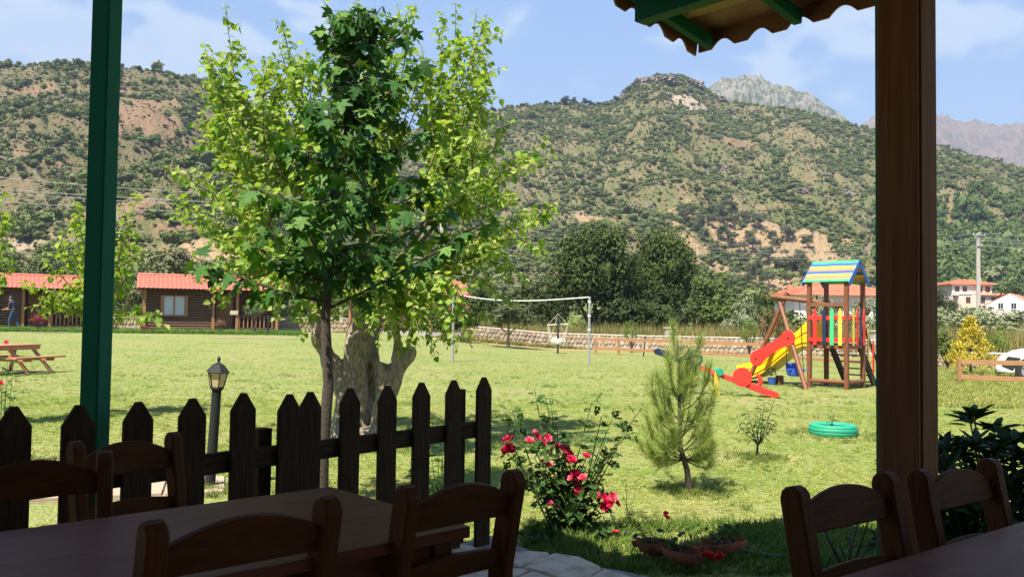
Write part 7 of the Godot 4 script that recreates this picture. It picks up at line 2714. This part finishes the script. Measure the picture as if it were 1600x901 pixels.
# ---------------------------------------------------------------- vegetation of the valley and the hills
func make_valley_plants() -> void:
	# trees and bushes behind the wall, each placed by the foot of its stem
	var dark := lin(0.075, 0.112, 0.032)
	var mid := lin(0.09, 0.14, 0.04)
	var olive := lin(0.19, 0.21, 0.125)
	var silver := lin(0.29, 0.33, 0.2)
	var fresh := lin(0.14, 0.22, 0.05)
	var list := [
		["dark_tree", "largest dark evergreen tree behind the wall, left one of the pair", "broad", 932, 62.0, 342, 158, 0.7, dark],
		["dark_tree", "dark evergreen tree behind the wall, right one of the pair", "broad", 1040, 65.0, 350, 128, 0.7, lin(0.085, 0.125, 0.036)],
		["dark_bush", "dark bushy growth at the foot of the big evergreen, behind the net", "bush", 965, 60.5, 435, 100, 0.2, lin(0.05, 0.075, 0.026)],
		["dark_bush", "dark bush behind the wall, between the net and the big evergreen", "bush", 858, 63.0, 428, 80, 0.2, lin(0.06, 0.09, 0.03)],
		["green_bush", "green bush behind the wall, just right of the left net post", "bush", 750, 64.0, 435, 90, 0.2, mid],
		["green_bush", "dusky green bush behind the small olive tree", "bush", 808, 66.0, 430, 85, 0.2, lin(0.075, 0.105, 0.036)],
		["round_tree", "round mid-green tree right of the two dark evergreens", "bush", 1112, 61.0, 421, 112, 0.3, lin(0.105, 0.155, 0.045)],
		["green_bush", "low dark bush filling the gap under the two evergreens", "bush", 1035, 60.0, 440, 110, 0.1, lin(0.055, 0.085, 0.028)],
		["silver_shrub", "pale silvery shrub left of the swing frame", "bush", 1168, 55.0, 462, 62, 0.1, silver],
		["green_bush", "fresh green bush behind the swing frame's left leg", "bush", 1192, 58.0, 448, 60, 0.1, mid],
		["reddish_shrub", "thin brownish shrub at the wall behind the swing leg", "loose", 1203, 43.5, 476, 44, 0.2, lin(0.2, 0.12, 0.06)],
		["silver_shrub", "silvery olive shrub behind the play tower's deck", "bush", 1283, 55.0, 455, 70, 0.1, silver],
		["silver_shrub", "silvery shrub right of the play tower", "bush", 1345, 52.0, 462, 70, 0.1, silver],
		["green_bush", "yellow-green weed bush before the wall, left of the swing", "loose", 1172, 42.0, 490, 30, 0.1, fresh],
		["olive_tree", "small olive tree leaning before the wall, left of the hammock chair", "olive", 795, 44.0, 468, 105, 0.75, lin(0.14, 0.165, 0.085)],
		["green_shrub", "narrow bright green shrub growing at the wall, right of the net", "loose", 988, 44.0, 494, 26, 0.2, fresh],
		["olive_tree", "grey-green olive tree behind the middle cabin's roof", "olive", 262, 56.0, 372, 130, 0.8, olive],
		["olive_tree", "grey-green tree behind the right end of the middle cabin", "olive", 385, 58.0, 398, 110, 0.8, olive],
		["olive_tree", "dark olive tree behind the left cabin's roof", "olive", 82, 60.0, 384, 95, 0.8, lin(0.12, 0.15, 0.075)],
		["olive_tree", "olive tree between the left cabin and the green post", "olive", 190, 58.0, 420, 80, 0.6, lin(0.13, 0.165, 0.08)],
		["olive_tree", "dark tree behind the left end of the left cabin's roof", "olive", 10, 62.0, 396, 80, 0.8, lin(0.11, 0.14, 0.065)],
		["green_bush", "leafy green bush before the wall, right of the green post", "loose", 178, 44.5, 480, 36, 0.1, fresh],
		["silver_tree", "silvery olive tree right of the column", "olive", 1500, 60.0, 468, 100, 0.5, silver],
		["silver_tree", "silvery olive tree below the white house", "olive", 1575, 64.0, 478, 110, 0.5, silver],
		["silver_tree", "silvery olive tree partly behind the column", "olive", 1448, 58.0, 470, 80, 0.5, silver],
		["green_bush", "green bush left of the yellow conifer", "bush", 1482, 31.0, 512, 56, 0.1, lin(0.13, 0.17, 0.05)],
		["green_bush", "bright green shrub right of the yellow conifer", "loose", 1556, 33.0, 510, 44, 0.1, fresh],
		["dark_tree", "dark tree below the cream house", "bush", 1478, 150.0, 448, 50, 0.5, lin(0.06, 0.085, 0.035)],
		["dark_tree", "dark tree between the cream and white houses", "bush", 1590, 170.0, 436, 60, 0.5, lin(0.07, 0.1, 0.04)],
		["oleander", "dark green bush with pink blossom behind the big mulberry", "bush", 700, 47.0, 455, 95, 0.1, lin(0.07, 0.12, 0.035)],
	]
	for q in list:
		var b := foot(q[3], q[4])
		var top := at(q[3], q[5], q[4]).y
		var w: float = q[6] * q[4] / FOC
		var t := far_tree(q[0], q[1], q[2], b, maxf(top - b.y, 0.5), w * 1.12, q[7], q[8], "", "shrub" if (q[0] as String).contains("bush") or (q[0] as String).contains("shrub") or q[0] == "oleander" else "tree")
		if q[0] == "oleander":
			for i in 26:
				var an := rnd(0, TAU)
				var pp := Vector3(cos(an) * w * rnd(0.3, 0.62), rnd(0.35, 0.95) * (top - b.y), sin(an) * w * rnd(0.3, 0.62))
				part(t, "blossom", LEAF.flower, M.petal_light if i % 3 else M.petal, Transform3D(Basis(Vector3.UP, rnd(0, TAU)) * Basis(Vector3.RIGHT, rnd(0, 1.2)) * Basis.from_scale(Vector3.ONE * rnd(0.14, 0.26)), pp))
	# low shrubs at the cabins
	for q in [[60, 44.0, 488, 26, lin(0.3, 0.06, 0.07), "red-leaved bush before the porch of the left cabin", "loose"], [229, 44.0, 508, 24, lin(0.28, 0.07, 0.07), "low red-leaved bush at the left corner of the middle cabin", "bush"], [343, 44.0, 497, 22, lin(0.24, 0.15, 0.09), "dry brown shrub before the porch of the middle cabin", "loose"], [398, 43.5, 470, 34, lin(0.16, 0.22, 0.08), "small young tree with a pale stem before the middle cabin's porch", "loose"], [260, 44.0, 519, 10, lin(0.2, 0.1, 0.06), "tiny dry shrub right of the low red bush", "loose"]]:
		var b := foot(q[0], q[1])
		var top := at(q[0], q[2], q[1]).y
		far_tree("cabin_shrub", q[5], q[6], b, maxf(top - b.y, 0.3), q[3] * q[1] / FOC * 1.15, 0.1 if q[0] != 398 else 0.75, q[4], "", "shrub" if q[0] != 398 else "tree")
	# golden conifer
	var b := foot(1517, 27.0)
	var o := thing("golden_conifer", "golden yellow conifer behind the right rail fence", "conifer", b)
	var h := at(1517, 500, 27.0).y - b.y
	var tm := MB.new()
	tm.tube([Vector3(0, -0.05, 0), Vector3(0.0, h * 0.8, 0)], [0.05, 0.015], 7)
	part(o, "trunk", tm.mesh(), M.bark_dark)
	var cm := MB.new()
	for i in 130:
		var t := pow(rng.randf(), 1.3)
		var rr := lerpf(0.86, 0.05, t) * rnd(0.5, 1.0)
		var an := rnd(0, TAU)
		var pc := Vector3(cos(an) * rr, 0.3 + t * (h - 0.32), sin(an) * rr)
		var g0 := rnd(0.75, 1.0)
		for k in 26:
			var e := Vector3(rng.randfn(), rng.randfn() + 0.5, rng.randfn()).normalized()
			var p := pc + e * rnd(0.02, 0.15)
			var nn := (Vector3(cos(an), 0.5, sin(an)) + Vector3(rng.randfn(), rng.randfn(), rng.randfn()) * 0.6).normalized()
			var u := nn.cross(e).normalized()
			cm.tint = Color(g0, g0 * rnd(0.86, 1.0), g0 * 0.9)
			cm.leaf_quad(p, Basis(u, (e + Vector3(0, 0.6, 0)).normalized(), nn), 0.05, rnd(0.06, 0.12))
	part(o, "crown", cm.mesh(), tint_mat(lin(0.5, 0.44, 0.06)))
	# tall dry grass along the wall
	var xs := []
	var cols := []
	for i in 14000:
		var px := rnd(690, 1420) if i % 5 else rnd(1440, 1640)
		var d := rnd(0.5, 9.0) + (wall_d(0.0) + 1.5 if px < 1430.0 else 34.0)
		if px < 1430.0:
			d = wall_d((px - 800.0) / FOC * 46.0) + rnd(-1.5, 8.0) * rnd(0.3, 1.0)
		var p := foot(px, d)
		var before := px < 1430.0 and d < wall_d(p.x) + 1.0
		var s := rnd(0.7, 1.6) * (0.22 if before else 1.0)
		xs.append(Transform3D(Basis(Vector3.UP, rnd(0, TAU)) * Basis.from_scale(Vector3(0.5, s, 0.5)), p))
		cols.append(jit(Color(0.33, 0.25, 0.115), 0.25) if rng.randf() < 0.5 else jit(Color(0.16, 0.19, 0.055), 0.3))
	for i in 1500:
		var px := rnd(1445, 1640)
		var p := foot(px, rnd(16.0, 30.0))
		xs.append(Transform3D(Basis(Vector3.UP, rnd(0, TAU)) * Basis.from_scale(Vector3(0.2, rnd(0.06, 0.22), 0.2)), p))
		cols.append(jit(Color(0.3, 0.32, 0.1), 0.3))
	scatter(self, "dry_grass", LEAF.grass, M.grass, xs, cols)
	# brighter grass strip before the cabins
	xs = []
	cols = []
	for i in 2500:
		var p := foot(rnd(-20, 470), rnd(43.2, 45.2))
		xs.append(Transform3D(Basis(Vector3.UP, rnd(0, TAU)) * Basis.from_scale(Vector3(0.3, rnd(0.12, 0.32), 0.3)), p))
		cols.append(jit(Color(0.12, 0.22, 0.045), 0.25))
	scatter(self, "grass_strip", LEAF.grass, M.grass, xs, cols)


func px_in(x: float, d: float) -> bool:
	var px := 800.0 + x / d * FOC
	return px > 5.0 and px < 1595.0 and (px < 1380.0 or px > 1475.0) and (px < 850.0 or px > 1095.0 or d > 210.0)

const ORDINAL := ["first", "second", "third", "fourth", "fifth", "sixth", "seventh", "eighth", "ninth", "tenth", "eleventh", "twelfth", "thirteenth", "fourteenth", "fifteenth", "sixteenth", "seventeenth", "eighteenth", "nineteenth", "twentieth"]

func bare_at(x: float, d: float) -> bool:
	for q in BARE:
		if Vector2((x - q[0].x) / q[1], (d + q[0].z) / (q[1] * q[3])).length() < 0.95:
			return true
	return false

func make_hill_plants() -> void:
	# maquis: the bushes that show largest are objects of their own, the rest one mass
	var all := []
	var r := RandomNumberGenerator.new()
	r.seed = 99
	for i in 110000:
		# even over the slope's area
		var d := sqrt(r.randf_range(64.0 * 64.0, 680.0 * 680.0))
		var x := r.randf_range(-0.72, 0.72) * d
		var px := 800.0 + x / d * FOC
		if px < -60.0 or px > 1660.0:
			continue
		var d1 := along(FAR, px)
		var d0 := along(NEAR, px)
		if d > d1 + 12.0:
			continue
		var right := smoothstep(-120.0, 40.0, x)
		var dens := (fbm_mid.get_noise_2d(x * 0.8 + 300.0, d * 0.8) * 1.3 + fbm_big.get_noise_2d(x * 1.5, d * 1.5) * 0.9) * lerpf(0.6, 0.9, right)
		if dens < lerpf(0.13, -0.06, right) + r.randf_range(-0.5, 0.45):
			continue
		if bare_at(x, d) and r.randf() > 0.1:
			continue
		if d < d0 * 0.8 and r.randf() > 0.12:
			continue
		var s := lerpf(0.8, lerpf(4.0, 3.3, right), pow(r.randf(), 1.5)) * (1.0 + 0.5 * maxf(0.0, dens))
		if r.randf() < 0.04:
			s *= 1.6
		var pine := fbm_big.get_noise_2d(x * 0.7 + 800.0, d * 0.7)
		var k := Color(0.185, 0.23, 0.088)
		if r.randf() < 0.35:
			k = Color(0.25, 0.285, 0.15)
		elif r.randf() < 0.4:
			k = Color(0.16, 0.22, 0.07)
		k = k.lerp(Color(0.18, 0.22, 0.065), 0.5 * right * r.randf())
		var g := r.randf_range(0.75, 1.25)
		var tall := r.randf_range(0.65, 1.0)
		# wooded belt at the foot of the slope at far right
		if px > 1370.0 and d < 430.0 and d > 250.0:
			s *= 1.7
			tall = r.randf_range(1.0, 1.5)
			k = Color(0.13, 0.19, 0.065)
		all.append([x, d, s, tall, Color(k.r * g, k.g * g, k.b * g), r.randf() * TAU, s / d])
	all.sort_custom(func(a, b): return a[6] > b[6])
	var shapes := [crown_mesh("shrub", 0), crown_mesh("shrub", 1), crown_mesh("shrub", 2)]
	var tones := [lin(0.16, 0.2, 0.076), lin(0.22, 0.25, 0.13), lin(0.14, 0.195, 0.06), lin(0.19, 0.235, 0.08)]
	var xs := [[], [], []]
	var cols := [[], [], []]
	var made := 0
	for i in all.size():
		var q: Array = all[i]
		var p := Vector3(q[0], land_h(q[0], q[1]) - q[2] * 0.08, -q[1])
		var t := Transform3D(Basis(Vector3.UP, q[5]) * Basis.from_scale(Vector3(q[2], q[2] * q[3], q[2])), p)
		if made < 160 and px_in(q[0], q[1]):
			var px: float = 800.0 + q[0] / q[1] * FOC
			var py: float = 502.0 + 0.013 * (px - 800.0) - (p.y - eye.y) / q[1] * FOC
			var zone := "left of the green post" if px < 135.0 else ("between post and mulberry" if px < 290.0 else ("behind the mulberry crown" if px < 850.0 else ("behind the evergreens" if px < 1090.0 else ("beside the olive grove" if px < 1250.0 else ("above the play tower" if px < 1380.0 else "right of the column")))))
			var band := "high up the slope" if py < 250.0 else ("halfway up the slope" if py < 330.0 else ("low on the slope" if py < 400.0 else "at the foot of the slope"))
			var k: int = made % 4
			var kind: String = ["dark green", "grey-green", "deep green", "olive green"][k]
			var big := "broad" if q[3] < 0.78 else ("rounded" if q[3] < 0.9 else "upright")
			whole("hill_bush", shapes[made % 3], tint_mat(tones[k]), "%s %s bush %s, %s" % [big, kind, band, zone], "bush", t, "bushes scattered over the hillside")
			made += 1
		else:
			xs[i % 3].append(t)
			cols[i % 3].append(q[4])
	for v in 3:
		scatter(self, "hillside_scrub", shapes[v], M.foliage, xs[v], cols[v])
	# low tussocks and dwarf scrub that roughen the ground between the bushes
	var ts := []
	var tc := []
	for i in 90000:
		var d := sqrt(r.randf_range(70.0 * 70.0, 660.0 * 660.0))
		var x := r.randf_range(-0.68, 0.68) * d
		var px := 800.0 + x / d * FOC
		if px < -40.0 or px > 1640.0 or d > along(FAR, px) + 8.0 or d < along(NEAR, px) * 0.85 or (bare_at(x, d) and r.randf() > 0.25):
			continue
		var s := r.randf_range(0.5, 1.25)
		ts.append(Transform3D(Basis(Vector3.UP, r.randf() * TAU) * Basis.from_scale(Vector3(s * 1.3, s * 0.55, s * 1.3)), Vector3(x, land_h(x, d) - s * 0.08, -d)))
		var g := r.randf_range(0.8, 1.25)
		var k: Color = [Color(0.22, 0.19, 0.095), Color(0.17, 0.185, 0.07), Color(0.2, 0.215, 0.105), Color(0.25, 0.2, 0.11)][r.randi() % 4]
		tc.append(Color(k.r * g, k.g * g, k.b * g))
	scatter(self, "hillside_tussocks", shapes[1], M.foliage, ts, tc)
	# olive grove on the bare terraces above the play tower
	var rows := [[1110, 350], [1128, 345], [1150, 352], [1170, 372], [1180, 390], [1160, 395], [1145, 385], [1130, 372], [1165, 408], [1182, 418], [1196, 405], [1205, 372], [1212, 388], [1232, 372], [1218, 420], [1235, 425], [1190, 432], [1172, 425], [1205, 440], [1228, 440], [1250, 405], [1246, 425], [1150, 425], [1168, 440], [1135, 405], [1105, 372], [1098, 355], [1120, 330], [1140, 330], [1165, 345], [1185, 355], [1265, 380], [1255, 432], [1115, 395], [1075, 345], [1062, 335], [1142, 445]]
	var gz := 0
	for q in rows:
		var p := drop(q[0] + rnd(-3, 3), q[1] + rnd(-3, 3) + 8)
		var w := 26.0 * -p.z / FOC * rnd(0.8, 1.25)
		var row := 0 if q[1] < 375 else (1 if q[1] < 412 else 2)
		var zone: String = ["upper", "middle", "lowest"][row]
		var rank := 0
		for q2 in rows:
			if (0 if q2[1] < 375 else (1 if q2[1] < 412 else 2)) == row and (q2[0] < q[0] or (q2[0] == q[0] and q2[1] < q[1])):
				rank += 1
		far_tree("grove_olive", "grey-green olive tree, %s from the left in the %s rows of the grove" % [ORDINAL[rank], zone], "olive", p, w * 0.95, w, w * 0.12, lin(0.125, 0.145, 0.088), "olive trees of the grove on the slope")
		gz += 1
	# pines along the skyline
	var line := [[140, 96, 9], [205, 101, 8], [228, 104, 7], [262, 112, 7], [745, 172, 8], [765, 168, 9], [850, 163, 9], [878, 157, 14], [893, 158, 10], [910, 157, 11], [920, 158, 9], [960, 153, 10], [972, 146, 10], [1050, 116, 6]]
	for i in line.size():
		var q: Array = line[i]
		var d1 := along(FAR, q[0]) - 4.0
		var p := foot(q[0], d1)
		var w: float = q[2] * d1 / FOC * 1.3
		var where := "%s from the left on the left hill's skyline" % ORDINAL[i] if i < 4 else "%s from the left on the right hill's skyline" % ORDINAL[i - 4]
		far_tree("ridge_tree", "small dark tree, " + where, "bush", p, w * 0.9, w, w * 0.12, lin(0.05, 0.07, 0.03), "trees along the skyline")
	make_rocks()


func rock_mesh(seed_: int) -> ArrayMesh:
	# an angular outcrop of unit size
	var mb := MB.new()
	var nz := noise(1.3, 3, seed_, FastNoiseLite.TYPE_CELLULAR)
	var p := []
	var rings := 14
	var seg := 20
	for i in rings + 1:
		var row := []
		for k in seg:
			var th := PI * i / rings
			var ph := TAU * k / seg
			var d := Vector3(sin(th) * cos(ph), cos(th), sin(th) * sin(ph))
			row.append(d * (0.46 + 0.36 * nz.get_noise_3dv(d * 1.6) + 0.22 * fbm_small.get_noise_3dv(d * 7.0 + Vector3.ONE * seed_)))
		p.append(row)
	for i in rings:
		for k in seg:
			var k2 := (k + 1) % seg
			mb.quad(p[i][k], p[i + 1][k], p[i + 1][k2], p[i][k2], p[i][k] + p[i + 1][k2])
	return mb.mesh()

func make_rocks() -> void:
	var shapes := []
	for i in 5:
		shapes.append(rock_mesh(500 + i))
	for q in [[985, 335, 40, 34, "pale rock outcrop behind the dark evergreens, lower centre of the slope"], [1015, 325, 26, 26, "pale rock outcrop right beside the larger one on the lower slope"], [1131, 268, 15, 22, "pointed pale rock in the middle of the right slope"], [1118, 272, 14, 14, "small rock left of the pointed rock"], [1255, 300, 26, 18, "grey rock outcrop on the right part of the slope"], [1320, 305, 40, 20, "broad grey rock outcrop near the column"], [1280, 310, 20, 18, "grey rock between the two right outcrops"], [1040, 128, 60, 28, "rocky crag forming the rounded summit"], [1000, 135, 40, 30, "rock face at the left shoulder of the summit"], [1085, 135, 46, 22, "rocky ledge at the right shoulder of the summit"], [975, 153, 24, 16, "rock below the left end of the summit"], [1022, 128, 34, 20, "pale rock band just under the summit"], [1125, 152, 30, 14, "rock ridge running down right of the summit"], [1180, 178, 30, 12, "low rocks on the ridge under the far peak"], [1230, 190, 30, 12, "low rocks farther right on the ridge"], [1290, 200, 26, 10, "low rocks on the ridge near the column"], [820, 185, 22, 12, "pale rocks near the skyline right of the mulberry"], [790, 200, 18, 12, "small pale rocks beside the mulberry crown, high on the slope"], [1140, 178, 30, 12, "rock band below the saddle"], [1075, 190, 22, 12, "rock above the red patch of earth"], [275, 350, 22, 12, "brown rock on the lower left hillside"], [255, 365, 18, 10, "small brown rock above the middle cabin"], [60, 128, 20, 8, "pale rocks near the left skyline"], [45, 160, 24, 10, "pale rocks on the upper left hillside"], [190, 140, 20, 10, "pale rocks right of the green post, high on the hill"], [1500, 235, 30, 14, "rocks on the ridge right of the column"], [1560, 252, 26, 12, "rocks on the ridge at the far right"], [1505, 330, 16, 8, "small white rock on the slope at far right"], [1290, 275, 18, 10, "small rocks on the slope right of the centre"], [1050, 270, 24, 16, "rock in the scrub left of the pointed rock"]]:
		var p := drop(q[0], q[1])
		if -p.z > 1000.0:
			p = foot(q[0], along(FAR, q[0]) - 6.0)
		var s: float = -p.z / FOC
		whole("rock_outcrop", shapes[rng.randi() % 5], M.rock, q[4], "rock", Transform3D(Basis(Vector3.UP, rnd(0, TAU)) * Basis.from_scale(Vector3(q[2] * s, q[3] * s * 1.2, q[2] * s)), p), "")


func _ready() -> void:
	rng.seed = 4711
	fbm_big = noise(0.011, 4, 1)
	fbm_mid = noise(0.05, 4, 2)
	fbm_small = noise(0.35, 3, 3)
	make_view()
	make_materials()
	make_land()
	make_terrace()
	make_roof()
	make_fence()
	make_furniture()
	make_leaf_meshes()
	make_big_tree()
	make_maple()
	make_young_mulberry("young mulberry half hidden behind the slim green post", foot(150, 13.0), 3.35, 1.15, 1.3, 26, 150)
	make_young_mulberry("young mulberry at the left edge, only its outer leaves in view", foot(-62, 11.5), 3.1, 1.0, 1.2, 22, 60)
	make_pine()
	make_rose()
	make_laurel()
	make_small_plants()
	make_pots()
	make_lamp()
	make_grass()
	make_play_tower()
	make_seesaw()
	make_lawn_things()
	make_car()
	make_person()
	make_cabins()
	make_walls()
	make_houses()
	make_poles()
	make_valley_plants()
	make_hill_plants()
